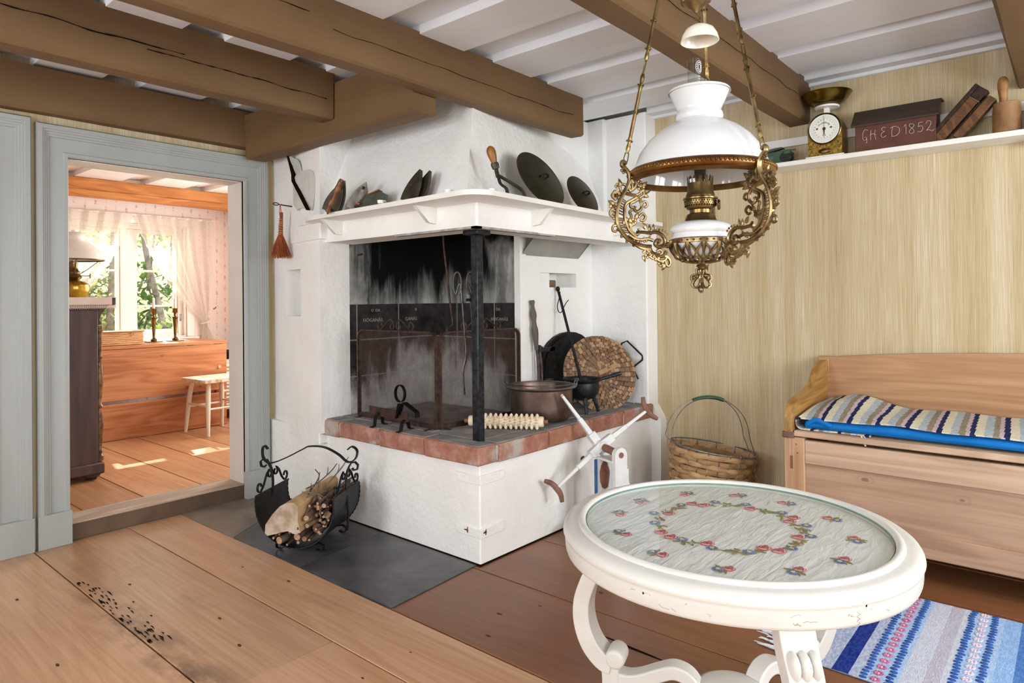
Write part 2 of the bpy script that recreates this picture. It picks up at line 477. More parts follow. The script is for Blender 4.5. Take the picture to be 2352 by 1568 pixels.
# floor boards run away from the camera, one mesh
def planks(xs, y0, y1, z, mi_of, seed, cuts=None):
    rr = random.Random(seed); mb = MB()
    mb.bx(xs[0]-.01, xs[-1]+.01, y0, y1, z-.06, z-.022, 2)
    for a, b in zip(xs[:-1], xs[1:]):
        ys = [y0]+sorted((cuts or {}).get(round(a, 3), []))+[y1]
        for c, d in zip(ys[:-1], ys[1:]):
            g = .0034
            i0 = len(mb.v)
            mb.bx(a+g, b-g, c+.0015, d-.0015, z-.022, z+rr.uniform(-.0012, 0), mi_of(a))
    return mb
xs = [-1.75, -1.3, -.85, -.42, .02, .47, .947, 1.375, 1.664, 2.155, 2.62, 3.08, 3.5, 3.95]
mb = planks(xs, -1.9, 3.95, 0, lambda x: 0 if x < 1.66 else 1, 3, {.947: [2.02], .47: [1.2], 2.155: [-.6], 2.62: [.3]})
floor = struct(mb, 'floor', [M['floor_light'], M['floor_dark'], M['gap']], bevel=.0016)
# splits and worn hollows in the boards
mb = MB()
def sliver(mb, pts, z, wd, mi=0):
    n = len(pts); L = []; Rr = []
    for i, (x, y) in enumerate(pts):
        k = math.sin(PI*(i/(n-1)))*wd
        L.append((x-k, y)); Rr.append((x+k, y))
    mb.prism(L+Rr[::-1], z, z+.0012, mi)
sliver(mb, [(2.011, 1.33), (2.006, 1.25), (2.0, 1.18), (1.998, 1.1), (1.995, 1.04)], 0, .006)
rr = random.Random(5)
for k in range(70):
    y = lerp(3.3, 2.5, rr.random()); x = .952+abs(rr.gauss(0, .035))+.0
    sliver(mb, [(x, y), (x+.002, y-.012), (x, y-.02-rr.random()*.03)], 0, .0012+rr.random()*.0018)
for (x, y) in [(1.75, 1.62), (1.82, 1.2), (1.5, 1.75), (1.2, 2.5), (.7, 2.6), (1.1, 3.1), (.75, 3.3), (1.55, 2.6), (1.9, 1.7), (2.3, 1.5), (2.35, 1.15), (1.3, 1.75), (1.5, 2.9), (2.05, 1.62), (1.45, 1.45), (2.5, 1.0), (.6, 3.3), (1.15, 2.25)]:
    a = .003+.006*rr.random()
    mb.prism([(x+a*.7*math.cos(t)*(.8+.4*rr.random()), y+a*1.6*math.sin(t)) for t in [i*PI/5 for i in range(10)]], 0, .001, 1)
o = struct(mb, 'floor_knot', [M['gap'], mat('dark_knot', '50331f', '3a2416', .6, sc_=60)])

# slate slabs in front of the hearth: three separate stones
mb = MB(); mb.prism([(1.667, 2.052), (2.20, 2.085), (2.20, 2.76), (1.664, 2.69)], -.02, .004)
solo(mb, 'hearth_slab', M['slate'], 'large dark slate floor slab at the front corner of the white fireplace', 'floor slab', None, .004, (1.9, 2.4, 0))
mb = MB(); mb.prism([(1.664, 2.694), (2.20, 2.764), (2.20, 3.62), (1.654, 3.29)], -.02, .003)
solo(mb, 'hearth_slab', M['slate'], 'middle slate floor slab under the iron log basket', 'floor slab', None, .004, (1.9, 3.0, 0))
mb = MB(); mb.prism([(1.654, 3.294), (2.20, 3.624), (2.20, 3.895), (1.645, 3.895)], -.02, .003)
solo(mb, 'hearth_slab', M['slate_pale'], 'pale worn floor slab beside the brown door step', 'floor slab', None, .004, (1.9, 3.7, 0))

# door wall with the opening into the far room
DX0, DX1, DZ = 1.106, 2.03, 1.937
mb = MB()
mb.bx(-1.75, DX0, YD, YD+.16, -.05, 2.5)
mb.bx(DX1, 4.0, YD, YD+.16, -.05, 2.5)
mb.bx(DX0, DX1, YD, YD+.16, DZ, 2.5)
struct(mb, 'wall_left', M['wallpaper'])
mb = MB()
mb.bx(XW, XW+.15, -1.95, YD+.16, -.05, 2.5)
struct(mb, 'wall_right', M['wallpaper'])
# the two walls behind the camera, each with two windows
def wall_windows(name, along, x0, x1, at, th, holes, z0, z1, n0):
    mb = MB()
    def b(a0, a1, c0, c1):
        if along == 'X': mb.bx(a0, a1, at, at+th, c0, c1)
        else: mb.bx(at, at+th, a0, a1, c0, c1)
    a = x0
    for (h0, h1) in holes:
        b(a, h0, -.05, 2.5); b(h0, h1, -.05, z0); b(h0, h1, z1, 2.5); a = h1
    b(a, x1, -.05, 2.5)
    struct(mb, name, M['wallpaper'])
    for i, (h0, h1) in enumerate(holes):
        fm = MB(); c = (h0+h1)/2; q = at+th*.35; e = q+.05; w_ = .05
        for (p0, p1, r0, r1) in [(h0, h0+w_, z0, z1), (h1-w_, h1, z0, z1), (h0, h1, z0, z0+w_), (h0, h1, z1-w_, z1), (c-w_*.8, c+w_*.8, z0, z1),
                                 (h0, h1, z0+(z1-z0)*.36-.012, z0+(z1-z0)*.36+.012), (h0, h1, z0+(z1-z0)*.7-.012, z0+(z1-z0)*.7+.012)]:
            if along == 'X': fm.bx(p0, p1, q, e, r0, r1)
            else: fm.bx(q, e, p0, p1, r0, r1)
        fo = struct(fm, 'window_%d' % (n0+i), M['white_paint'])
        gm = MB(); g = q+.022
        if along == 'X': gm.bx(h0+w_, h1-w_, g, g+.004, z0+w_, z1-w_)
        else: gm.bx(g, g+.004, h0+w_, h1-w_, z0+w_, z1-w_)
        build(gm, 'pane', M['pane'], fo)
M['pane'] = glass('window_glass', (1,1,1,1), 1.45, 0, .6)
wall_windows('wall_back', 'X', -1.75, 4.0, -1.95, .15, [(-.05, 1.15), (1.85, 3.05)], .72, 2.12, 2)
wall_windows('wall_side', 'Y', -1.95, 4.0, -1.85, .15, [(-.5, .7), (1.7, 2.9)], .72, 2.12, 4)

# ceiling: deep painted boards lapped over recessed ones
def lapped(name, x0, x1, y0, y1, zr, zl, runs, m_):
    mb = MB(); mb.bx(x0, x1, y0, y1, zr, zr+.06)
    for a, b in runs: mb.bx(a, b, y0, y1, zl, zr+.01)
    return struct(mb, name, m_, bevel=.003)
lapped('ceiling', -1.9, 3.98, -1.95, 4.06, 2.402, 2.362, [(-1.5,-1.2),(-1.05,-.72),(-.55,-.2),(-.03,.3),(.45,.78),(.95,1.245),(1.425,1.75),(1.95,2.225),(2.42,2.725),(2.86,3.21),(3.31,3.62)], M['ceiling'])
mb = MB(); mb.bx(3.715, 3.83, -1.9, 2.05, 2.352, 2.41); mb.bx(3.79, 3.83, -1.9, 2.05, 2.335, 2.36)
struct(mb, 'trim_3', M['ceiling'], bevel=.004)

# beams
def beam_mb(axis, a0, a1, b0, b1, z0, z1, seed, cuts=True):
    """hewn beam: edges waver a little"""
    rr = random.Random(seed); mb = MB(); n = 26
    prof = [(b0, z0+.012), (b0+.012, z0), (b1-.012, z0), (b1, z0+.012), (b1, z1), (b0, z1)]
    ph = rr.random()*10
    vs = []
    for i in range(n+1):
        a = lerp(a0, a1, i/n)
        for k, (p, z) in enumerate(prof):
            d = .006*noise.noise((a*2.2, k*3.1+ph, 0))
            e = .005*noise.noise((a*2.0, k*3.1+ph, 7)) if k < 4 else 0
            vs.append((a, p+d, z+e) if axis == 'X' else (p+d, a, z+e))
    m = len(prof); fs = []
    for i in range(n):
        for k in range(m): fs.append((i*m+k, i*m+(k+1) % m, (i+1)*m+(k+1) % m, (i+1)*m+k))
    fs.append(list(range(m))[::-1]); fs.append(list(range(n*m, n*m+m)))
    mb.add(vs, fs, 0, True)
    return mb
def crack_line(mb, axis, pts, at, wd):
    """thin split along a beam's face: pts are (along, z)"""
    n = len(pts)
    top = []; bot = []
    for i, (a, z) in enumerate(pts):
        k = wd*(.12+.88*max(0, noise.noise((i*.55, wd*900, 3))+.25)**.8)
        top.append((a, z+k)); bot.append((a, z-k))
    poly = top+bot[::-1]
    o = len(mb.v); vs = []
    for dd in (0, .0025):
        for (a, z) in poly: vs.append((a, at-dd, z) if axis == 'X' else (at-dd, a, z))
    n2 = len(poly)
    fs = [list(range(n2)), list(range(n2, 2*n2))]+[(i, (i+1) % n2, n2+(i+1) % n2, n2+i) for i in range(n2)]
    mb.add(vs, fs, 1, False)
def beam(label, axis, a0, a1, b0, b1, z0, z1, seed, crack=None):
    mb = beam_mb(axis, a0, a1, b0, b1, z0, z1, seed)
    if crack:
        rr = random.Random(seed)
        for (c0, c1, zc, wd) in crack:
            pts = [(lerp(c0, c1, i/44), zc+.012*noise.noise((lerp(c0, c1, i/44)*6, seed, 0))-.01*i/44) for i in range(45)]
            crack_line(mb, axis, pts, b0-.0055, wd)
    return solo(mb, 'ceiling_beam', [M['beam'] if axis == 'X' else M['beam_y'], M['crack']], label, 'beam', None, 0, ((a0+a1)/2, (b0+b1)/2, z0) if axis == 'X' else ((b0+b1)/2, (a0+a1)/2, z0), sharp=25)
beam('brown ceiling beam that ends in the white chimney hood above the two dark pan lids', 'X', -1.7, 3.2, 2.175, 2.275, 2.14, 2.372, 1, [(.3, 1.4, 2.29, .0016), (1.5, 3.1, 2.245, .0015)])
beam('brown ceiling beam running behind the brass hanging lamp to the wall shelf', 'X', -1.7, 3.815, 1.105, 1.225, 2.14, 2.372, 2, [(1.5, 3.6, 2.26, .001)])
beam('brown ceiling beam butting into the cross beam above the doorway', 'X', -1.7, 1.995, 2.885, 3.0, 2.13, 2.37, 3, [(.2, 1.25, 2.262, .005), (1.1, 1.95, 2.235, .003)])
beam('brown beam in the upper right corner above the wooden mortar', 'X', -1.7, 3.815, .10, .205, 2.14, 2.372, 4)
beam('brown wall beam lying along the wall over the grey door casings', 'X', -1.7, 2.10, 3.80, 3.905, 2.132, 2.345, 5)
beam('short brown cross beam resting on the plaster above the hand broom', 'Y', 2.285, 3.80, 2.003, 2.14, 2.058, 2.318, 6)
# nail and hook on the cross beam
mb = MB(); mb.tube([(2.0, 2.42, 2.225), (1.985, 2.42, 2.223), (1.975, 2.418, 2.218)], .0022, 6)
solo(mb, 'nail', M['iron'], 'small bent nail in the face of the short cross beam', 'nail', None, 0, (2.0, 2.42, 2.22))

# door casings, moulded and mitred
PROF = [(0, .014), (.006, .024), (.022, .024), (.026, .018), (.034, .016), (.092, .016), (.096, .024), (.104, .024), (.108, .03), (.116, .03), (.119, .036), (.127, .036), (.130, .041), (.150, .041), (.157, .03), (.157, 0), (0, 0)]
def casing(name, xi0, xi1, zi, base_z=.16, wl=.14, wr=.157, left=True):
    mb = MB()
    def row(u, t, which):
        f = {'l': wl/.157, 'r': wr/.157}
        if which == 0: return (xi0-u*f['l'], YD-t, base_z)
        if which == 1: return (xi0-u*f['l'], YD-t, zi+u)
        if which == 2: return (xi1+u*f['r'], YD-t, zi+u)
        return (xi1+u*f['r'], YD-t, base_z)
    m = len(PROF); vs = []
    for w_ in range(4):
        for (u, t) in PROF: vs.append(row(u, t, w_))
    fs = [(w_*m+k, w_*m+k+1, (w_+1)*m+k+1, (w_+1)*m+k) for w_ in range(3) for k in range(m-1)]
    fs += [list(range(m)), list(range(3*m, 4*m))]
    mb.add(vs, fs, 0, False)
    mb.bx(xi0-wl-.002, xi0+.001, YD-.042, YD, 0, base_z); mb.bx(xi1-.001, xi1+wr+.002, YD-.042, YD, 0, base_z)
    o = struct(mb, name, M['trim_grey']); return o
casing('trim_1', DX0, DX1, DZ, .165)
casing('trim_2', -.09, .79, 1.955, .165)
mb = MB(); mb.bx(-.09, .79, YD-.012, YD+.03, .02, 1.955); mb.bx(.05, .66, YD-.022, YD-.01, .2, .85); mb.bx(.05, .66, YD-.022, YD-.01, 1.05, 1.8)
dr = struct(mb, 'door_1', M['trim_grey'], bevel=.006)
hb = MB(); hb.ball((.72, YD-.06, 1.0), .024, 0, 12); hb.tube([(.72, YD-.012, 1.0), (.72, YD-.05, 1.0)], .009, 8)
build(hb, 'door_handle', M['iron'], dr)
# reveal, step and threshold
mb = MB()
mb.bx(DX0-.02, DX0+.004, YD+.004, YD+.17, .09, DZ); mb.bx(DX1-.004, DX1+.02, YD+.004, YD+.17, .09, DZ); mb.bx(DX0, DX1, YD+.004, YD+.17, DZ-.004, DZ+.02)
struct(mb, 'trim_4', mat('pale_door_reveal', 'd7d2c8', 'dfdad0', .45, sc_=5, spec=.35))
mb = MB(); mb.bx(DX0-.002, DX1+.006, YD-.004, YD+.05, 0, .083, 0); mb.bx(DX0-.002, DX1+.006, YD-.008, YD+.19, .083, .092, 1)
struct(mb, 'trim_5', [M['step'], M['sill_wood']], bevel=.003)

# wooden rail and shelf on the right wall
t = thing('wall_shelf', 'long white painted shelf on the wallpapered wall carrying the kitchen scale', 'shelf', (3.72, .9, 1.894))
mb = MB(); mb.bx(3.64, 3.818, .155, 2.02, 1.894, 1.919); build(mb, 'board', M['white_paint'], t, bevel=.004)
mb = MB(); mb.bx(3.797, 3.819, .16, 2.02, 2.031, 2.076); build(mb, 'rail', M['white_paint'], t, bevel=.003)
mb = MB(); mb.prism([(3.63, 1.90), (3.818, 1.86), (3.818, 2.08), (3.70, 2.04), (3.64, 1.95)], .135, .156, 0, Matrix(((1,0,0,0),(0,0,1,0),(0,1,0,0),(0,0,0,1))))
build(mb, 'end_panel', M['white_paint'], t, bevel=.003)

# ================================================================ the corner fireplace
FP = thing('fireplace', 'whitewashed corner fireplace with red brick hearth edge, hood and iron corner post', 'fireplace', (2.19, 2.065, 0))
def faceted(mb, P, hole, depth, mi=0):
    """quad P (bottom-left, bottom-right, top-right, top-left) with a recessed niche; hole (u0,u1,v0,v1) in 0..1"""
    P = [Vector(p) for p in P]
    def q(u, v): return (P[0]*(1-u)+P[1]*u)*(1-v)+(P[3]*(1-u)+P[2]*u)*v
    n = (P[1]-P[0]).cross(P[3]-P[0]).normalized()
    u0, u1, v0, v1 = hole
    us = [0, u0, u1, 1]; vv = [0, v0, v1, 1]
    for i in range(3):
        for j in range(3):
            if i == 1 and j == 1: continue
            mb.add([q(us[i], vv[j]), q(us[i+1], vv[j]), q(us[i+1], vv[j+1]), q(us[i], vv[j+1])], [(0,1,2,3)], mi)
    a = [q(u0,v0), q(u1,v0), q(u1,v1), q(u0,v1)]; b = [p-n*depth for p in a]
    mb.add(a+b, [(0,1,5,4),(1,2,6,5),(2,3,7,6),(3,0,4,7),(4,5,6,7)], mi)
PX = lambda y: lerp(2.13, 2.24, (y-3.22)/(3.92-3.22))       # the left pier's face is a little askew
# plinth, its front edge slightly uneven
mb = MB()
mb.prism([(2.187, 2.067), (3.80, 2.055), (3.80, 3.90), (2.20, 3.90)], .0, .462)
mb.prism([(2.14, 3.26), (2.235, 3.9), (2.30, 3.9), (2.30, 3.26)], .40, .50)
build(mb, 'plinth', M['wall_white'], FP, bevel=.006)
# dark joint where the plinth meets the floor
mb = MB(); mb.prism([(2.178, 2.062), (3.80, 2.05), (3.80, 2.10), (2.22, 2.10), (2.22, 3.86), (2.192, 3.86)], .0, .007)
build(mb, 'base_joint', M['gap'], FP)
# left pier and the firebox's left wall
mb = MB()
y0, y1, z0, z1 = 3.22, 3.92, .462, 2.36
faceted(mb, [(PX(y1), y1, z0), (PX(y0), y0, z0), (PX(y0), y0, z1), (PX(y1), y1, z1)],
        ((y1-3.711)/(y1-y0), (y1-3.485)/(y1-y0), (1.113-z0)/(z1-z0), (1.392-z0)/(z1-z0)), .13)
mb.add([(2.13, 3.22, z0), (2.335, 3.235, z0), (2.335, 3.235, z1), (2.13, 3.22, z1)], [(0,1,2,3)])
mb.add([(2.335, 3.2345, 1.66), (2.75, 3.2345, 1.66), (2.75, 3.2345, z1+.04), (2.335, 3.2345, z1+.04)], [(0,1,2,3)])
mb.add([(2.13, 3.22, z1), (2.335, 3.235, z1), (2.335, 3.92, z1), (2.24, 3.92, z1)], [(0,1,2,3)])
build(mb, 'pier', M['wall_white'], FP)
mb = MB()
mb.add([(2.335, 3.235, 1.18), (2.97, 3.25, 1.18), (2.97, 3.25, 2.4), (2.335, 3.235, 2.4)], [(0,1,2,3)])
mb.add([(2.97, 3.25, 1.18), (2.97, 2.47, 1.18), (2.97, 2.47, 2.4), (2.97, 3.25, 2.4)], [(0,1,2,3)])
build(mb, 'flue_wall', M['soot'], FP)
mb = MB()
mb.bx(2.335, 2.975, 3.232, 3.30, .462, 1.18); mb.bx(2.955, 2.99, 2.475, 3.24, .462, 1.18)
build(mb, 'firebrick_lining', M['firebrick'], FP)
sm_ = mat('pale_stamp', '8d8880', None, .9)
for (txt, x, z, s) in [('HÖGANÄS', 2.50, 1.075, .030), ('O  DA', 2.52, 1.135, .024), ('GANÄS', 2.80, 1.075, .030), ('B', 2.84, 1.135, .024)]:
    build(text_mb(txt, s, .0012, Matrix.Translation((x, 3.2315, z)) @ Matrix.Rotation(R(90), 4, 'X')), 'stamped_lettering', sm_, FP)
for (txt, y, z, s) in [('HÖGANÄS', 2.62, 1.075, .028), ('DA', 2.63, 1.135, .024)]:
    build(text_mb(txt, s, .0012, Matrix.Translation((2.9545, y, z)) @ Matrix.Rotation(R(-90), 4, 'Z') @ Matrix.Rotation(R(90), 4, 'X')), 'stamped_lettering', sm_, FP)
# right-hand chimney mass with its small niche, and the plastered wall beside it
mb = MB()
x0, x1, y = 2.97, 3.72, 2.455; z0, z1 = .462, 2.36
faceted(mb, [(x0, y, z0), (x1, y, z0), (x1, y, z1), (x0, y, z1)], ((3.14-x0)/(x1-x0), (3.515-x0)/(x1-x0), (1.272-z0)/(z1-z0), (1.36-z0)/(z1-z0)), .16)
mb.add([(x0, y, z0), (x0, y+.04, z0), (x0, y+.04, z1), (x0, y, z1)], [(0,1,2,3)])
mb.bx(3.141, 3.258, 2.476, 2.59, 1.2725, 1.3595)
mb.bx(2.944, 3.0, 2.449, 2.492, .462, 2.36)
build(mb, 'chimney_breast', M['wall_white'], FP)
mb = MB(); mb.bx(3.27, 3.36, 2.50, 2.60, 1.272, 1.318); build(mb, 'niche_brick', mat('brown_stone', '6a533c', '7d654a', .85, sc_=30, bump=.3), FP, bevel=.006)
mb = MB()
mb.prism([(3.70, 2.05), (3.825, 2.045), (3.825, 2.48), (3.695, 2.48)], .462, 2.362)
mb.prism([(3.665, 2.335), (3.72, 2.33), (3.72, 2.9), (3.665, 2.9)], 1.66, 2.362)
mb.prism([(2.07, 0), (1.992, 0), (1.988, .43), (2.0, .462), (2.045, .535), (2.07, .54)], 3.745, 3.822, 0, MYZ)
build(mb, 'side_wall', M['wall_white'], FP, bevel=.008)
# sooty soffit above the right alcove
mb = MB()
mb.grid(lambda u, v: (lerp(2.965, 3.54-.03*v*v, u), lerp(2.456, 2.24, v), 1.455+.17*v+.02*math.sin(PI*v)), 8, 8)
mb.add([(3.54, 2.456, 1.455), (3.60, 2.458, 1.66), (3.50, 2.24, 1.64)], [(0,1,2)])
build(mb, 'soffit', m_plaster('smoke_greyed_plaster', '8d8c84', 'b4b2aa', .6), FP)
# hood: two sloping plaster faces over the mantel
mb = MB()
A0 = (2.135, 2.085, 1.64); A1 = (2.135, 3.45, 1.64); A2 = (3.71, 2.31, 1.64)
k = .76/.5
T0 = (2.135+.2207*k, 2.085+.165*k, 2.40); T1 = (2.135+.2207*k, 3.45, 2.40); T2 = (3.71, 2.31+.19*k, 2.40)
mb.add([A1, A0, T0, T1], [(0,1,2,3)]); mb.add([A0, A2, T2, T0], [(0,1,2,3)])
i = .07
B0 = (A0[0]+i, A0[1]+i, 1.64); B1 = (A1[0]+i, A1[1], 1.64); B2 = (A2[0], A2[1]+i, 1.64)
S0 = (T0[0]+i, T0[1]+i, 2.4); S1 = (T1[0]+i, T1[1], 2.4); S2 = (T2[0], T2[1]+i, 2.4)
mb.add([B1, B0, S0, S1], [(0,1,2,3)], 1); mb.add([B0, B2, S2, S0], [(0,1,2,3)], 1)
mb.add([A1, A0, B0, B1], [(0,1,2,3)]); mb.add([A0, A2, B2, B0], [(0,1,2,3)])
build(mb, 'hood', [M['wall_white'], M['soot']], FP)
# mantel beam carried by the post
mb = MB()
mb.prism([(2.168, 2.052), (3.72, 2.045), (3.72, 2.235), (2.36, 2.235), (2.36, 3.245), (2.165, 3.245)], 1.53, 1.645)
mb.prism([(PX(3.2)-.012, 3.2), (PX(3.9)-.004, 3.895), (2.35, 3.895), (2.35, 3.2)], 1.548, 1.655)
build(mb, 'mantel_beam', M['wall_white'], FP, bevel=.01)
# iron strip under the beam's corner
mb = MB(); mb.bx(2.165, 2.20, 2.05, 2.62, 1.522, 1.532); mb.bx(2.165, 2.75, 2.05, 2.085, 1.522, 1.532)
build(mb, 'lintel_iron', mat('flaking_white_iron', 'b9b6ae', '8e8a83', .7, sc_=25, bump=.4), FP)
# mantel shelf with rounded ends
out = [(2.20, 3.34), (2.07, 3.27), (2.03, 3.20), (2.015, 3.1), (1.972, 1.985)]+[(1.972+.11*(1-math.cos(R(a)))-.002, 1.97-.105*math.sin(R(a))) for a in (10, 30, 50, 70, 90)]+[(2.2, 1.872), (3.69, 1.93), (3.69, 2.5), (2.3, 2.5), (2.3, 3.34)]
mb = MB(); mb.prism(out, 1.637, 1.659)
SH = build(mb, 'mantel_shelf', M['white_paint'], FP, bevel=.004)
for yb in (3.055, 2.312):
    mb = MB(); mb.prism([(2.17, 1.638), (2.035, 1.638), (2.12, 1.565), (2.17, 1.56)], yb, yb+.022, 0, Matrix(((1,0,0,0),(0,0,1,0),(0,1,0,0),(0,0,0,1))))
    build(mb, 'bracket', M['white_paint'], SH, bevel=.002)
for xb in (2.555, 3.30):
    mb = MB(); mb.prism([(2.055, 1.638), (1.925, 1.638), (2.0, 1.565), (2.055, 1.56)], xb, xb+.022, 0, Matrix(((0,0,1,0),(1,0,0,0),(0,1,0,0),(0,0,0,1))))
    build(mb, 'bracket', M['white_paint'], SH, bevel=.002)
for (cx, cy) in [(1.985, 2.50), (1.995, 2.055), (2.105, 1.905)]:
    mb = MB(); mb.lathe([(0, 0), (.015, 0), (.0155, .006), (.017, .014), (.0135, .014), (.012, .005), (0, .005)], 20, 0, None, (cx, cy, 1.659))
    mb.tube([(cx+.012*math.cos(a)+.015*math.cos(R(20)), cy+.014*math.sin(a), 1.663+.008*abs(math.sin(a))) for a in [i*PI/5 for i in range(10)]], .003, 6, 0, True)
    build(mb, 'candle_cup', mat('white_enamel', 'eeece6', None, .25, spec=.6) if 'enam' not in M else M['enam'], SH)
# hearth: tiled top edged with bricks
mb = MB()
mb.prism([(2.185, 2.07), (3.78, 2.06), (3.78, 2.456), (2.99, 2.47), (2.99, 3.3), (2.185, 3.3)], .47, .5375, 1)
rr = random.Random(4)
def hb(x0, x1, y0, y1):
    o = len(mb.v)
    mb.bx(x0, x1, y0, y1, .455+rr.uniform(-.003, .002), .539+rr.uniform(-.002, .002), 0)
    for p in range(o, len(mb.v)): mb.v[p] = mb.v[p]+Vector((rr.uniform(-.004,.004), rr.uniform(-.004,.004), rr.uniform(-.002,.002)))
ysb = [3.315, 3.09, 2.745, 2.40, 2.055]
for a, b in zip(ysb[:-1], ysb[1:]): hb(2.152, 2.27, b+.006, a-.006) if b > 2.1 else None
hb(2.150, 2.268, 2.036, 2.394)
xsb = [2.278, 2.66, 3.03, 3.39, 3.74]
for a, b in zip(xsb[:-1], xsb[1:]): hb(a+.006, b-.006, 2.032, 2.15)
mb.bx(2.160, 2.26, 2.05, 3.31, .458, .53, 2); mb.bx(2.2, 3.77, 2.042, 2.14, .458, .53, 2)
HE = build(mb, 'hearth', [M['brick'], M['hearth_top'], M['mortar']], FP, bevel=.008)
# dust lies on the bricks' upper faces: thin tile skin with open joints
mb = MB()
for (x0, x1, y0, y1) in [(2.165, 2.262, 3.10, 3.30), (2.165, 2.262, 2.755, 3.082), (2.165, 2.262, 2.41, 2.738), (2.165, 2.262, 2.052, 2.386), (2.29, 2.65, 2.046, 2.14), (2.674, 3.02, 2.046, 2.14), (3.044, 3.38, 2.046, 2.14), (3.404, 3.735, 2.046, 2.14),
        (2.275, 2.62, 2.15, 2.46), (2.635, 2.96, 2.15, 2.46), (2.975, 3.3, 2.15, 2.45), (3.315, 3.69, 2.15, 2.45), (2.275, 2.62, 2.475, 2.83), (2.275, 2.62, 2.845, 3.23), (2.635, 2.95, 2.475, 2.83), (2.635, 2.95, 2.845, 3.23)]:
    mb.bx(x0, x1, y0, y1, .5365, .5425+rr.uniform(-.0008, .0008))
build(mb, 'hearth_tile', M['hearth_top'], FP, bevel=.003)
# iron corner post
mb = MB(); mb.bx(2.248, 2.290, 2.128, 2.170, .535, 1.505); build(mb, 'post', M['iron_post'], FP, bevel=.004)
mb = MB(); mb.bx(2.222, 2.316, 2.102, 2.196, 1.503, 1.526); build(mb, 'post_cap', M['iron_post'], FP, bevel=.004)
# painted-over iron straps at the plinth's corner
for zc in (.385, .145):
    mb = MB()
    pts = [(2.181, 2.215, zc), (2.181, 2.062, zc)]
    mb.bx(2.180, 2.188, 2.062, 2.215, zc-.021, zc+.021); mb.bx(2.180, 2.345, 2.056, 2.066, zc-.021, zc+.021)
    mb.tube([(2.179, 2.20, zc), (2.184, 2.20, zc)], .013, 10); mb.tube([(2.33, 2.054, zc), (2.33, 2.06, zc)], .013, 10)
    st = build(mb, 'corner_strap', M['wall_white'], FP, bevel=.004)
    if zc < .2:
        rm_ = mat('rust_stain', '6e452f', '8d5a3c', .9, sc_=60)
        r5 = random.Random(6)
        for (axis, c0, w_, h_) in (('x', 2.140, .005, .016), ('x', 2.150, .012, .004), ('y', 2.205, .013, .006), ('y', 2.212, .005, .014), ('y', 2.330, .005, .004)):
            blob = [(c0+w_*math.cos(a)*r5.uniform(.5, 1.2), zc+.004+h_*math.sin(a)*r5.uniform(.5, 1.2)) for a in [2*PI*i/11 for i in range(11)]]
            mb = MB()
            if axis == 'x': mb.prism(blob, 2.1790, 2.1802, 0, Matrix(((0,0,1,0),(1,0,0,0),(0,1,0,0),(0,0,0,1))))
            else: mb.prism(blob, 2.0550, 2.0562, 0, MXZ)
            build(mb, 'rust_spot', rm_, st)
mb = MB(); mb.ball((2.985, 2.05, .335), (.016, .01, .016), 0, 14); mb.tube([(2.985, 2.07, .335), (2.985, 2.05, .335)], .008, 8)
build(mb, 'iron_knob', M['rust'], FP)
# arched iron oven door in the right alcove
OD = MB(); ypl = 2.452
cx, hw, zb = 3.395, .285, .66
poly = [(cx-hw, zb), (cx+hw, zb), (cx+hw, .80)]+[(cx+hw*math.cos(R(a)), .80+.195*math.sin(R(a))) for a in range(15, 180, 15)]+[(cx-hw, .80)]
MXZ = Matrix(((1,0,0,0),(0,0,1,0),(0,1,0,0),(0,0,0,1)))
OD.prism(poly, ypl-.022, ypl, 0, MXZ)
p2 = [(cx+(x-cx)*.9, zb+.02+(z-zb-.02)*.93) for x, z in poly]
OD.prism(p2, ypl-.030, ypl-.02, 0, MXZ)
od = build(OD, 'oven_door', M['iron'], FP, bevel=.004)
for zh in (.70, .90):
    mb = MB(); mb.tube([(cx-hw-.012, ypl-.02, zh-.028), (cx-hw-.012, ypl-.02, zh+.028)], .011, 8); mb.bx(cx-hw-.03, cx-hw+.13, ypl-.03, ypl-.018, zh-.014, zh+.014)
    build(mb, 'hinge', M['iron_post'], od, bevel=.002)
mb = MB(); mb.tube([(cx-hw-.012, ypl-.018, .62), (cx-hw-.012, ypl-.018, .93)], .006, 8); build(mb, 'hinge_pin', M['iron_post'], od)
# lifted flakes of limewash beside the cross beam and over the mantel shelf
mb = MB()
def flake(poly, th, tilt=0):
    n = len(poly); vs = []
    for dd in (0, th):
        for i, (y, z, e) in enumerate(poly): vs.append((PX(y)-.0015-e-dd, y, z))
    mb.add(vs, [list(range(n))[::-1], list(range(n, 2*n))]+[(i, (i+1) % n, n+(i+1) % n, n+i) for i in range(n)])
from_px = [(3.594, 2.107, 0.035), (3.553, 2.063, 0.022), (3.518, 2.046, 0.016), (3.478, 2.032, 0.010), (3.456, 2.005, 0.007), (3.444, 1.964, 0.004), (3.345, 1.956, 0.001), (3.295, 1.937, 0.000), (3.275, 1.904, 0.000), (3.281, 1.790, 0.000), (3.303, 1.715, 0.003), (3.502, 1.908, 0.020), (3.503, 1.937, 0.026), (3.545, 2.017, 0.034)]
flake(from_px, .004)
flake([(3.565, 1.913, 0.002), (3.506, 1.906, 0.006), (3.307, 1.717, 0.002), (3.365, 1.737, 0.001), (3.469, 1.744, 0.008), (3.491, 1.734, 0.012), (3.571, 1.786, 0.002)], .004)
flk = build(mb, 'limewash_flake', m_plaster('lifted_limewash', 'c6c4bd', 'dcdad3', .5), FP)
mb = MB(); flake([(3.594, 2.107, .0195), (3.567, 2.070, .0195), (3.540, 2.022, .0195), (3.510, 1.978, .0195), (3.482, 1.940, .0195), (3.493, 1.926, .0195), (3.493, 1.906, .0195), (3.298, 1.715, .0195), (3.308, 1.715, .0195), (3.509, 1.906, .0195), (3.510, 1.943, .0195), (3.532, 1.986, .0195), (3.567, 2.050, .0195)], .024)
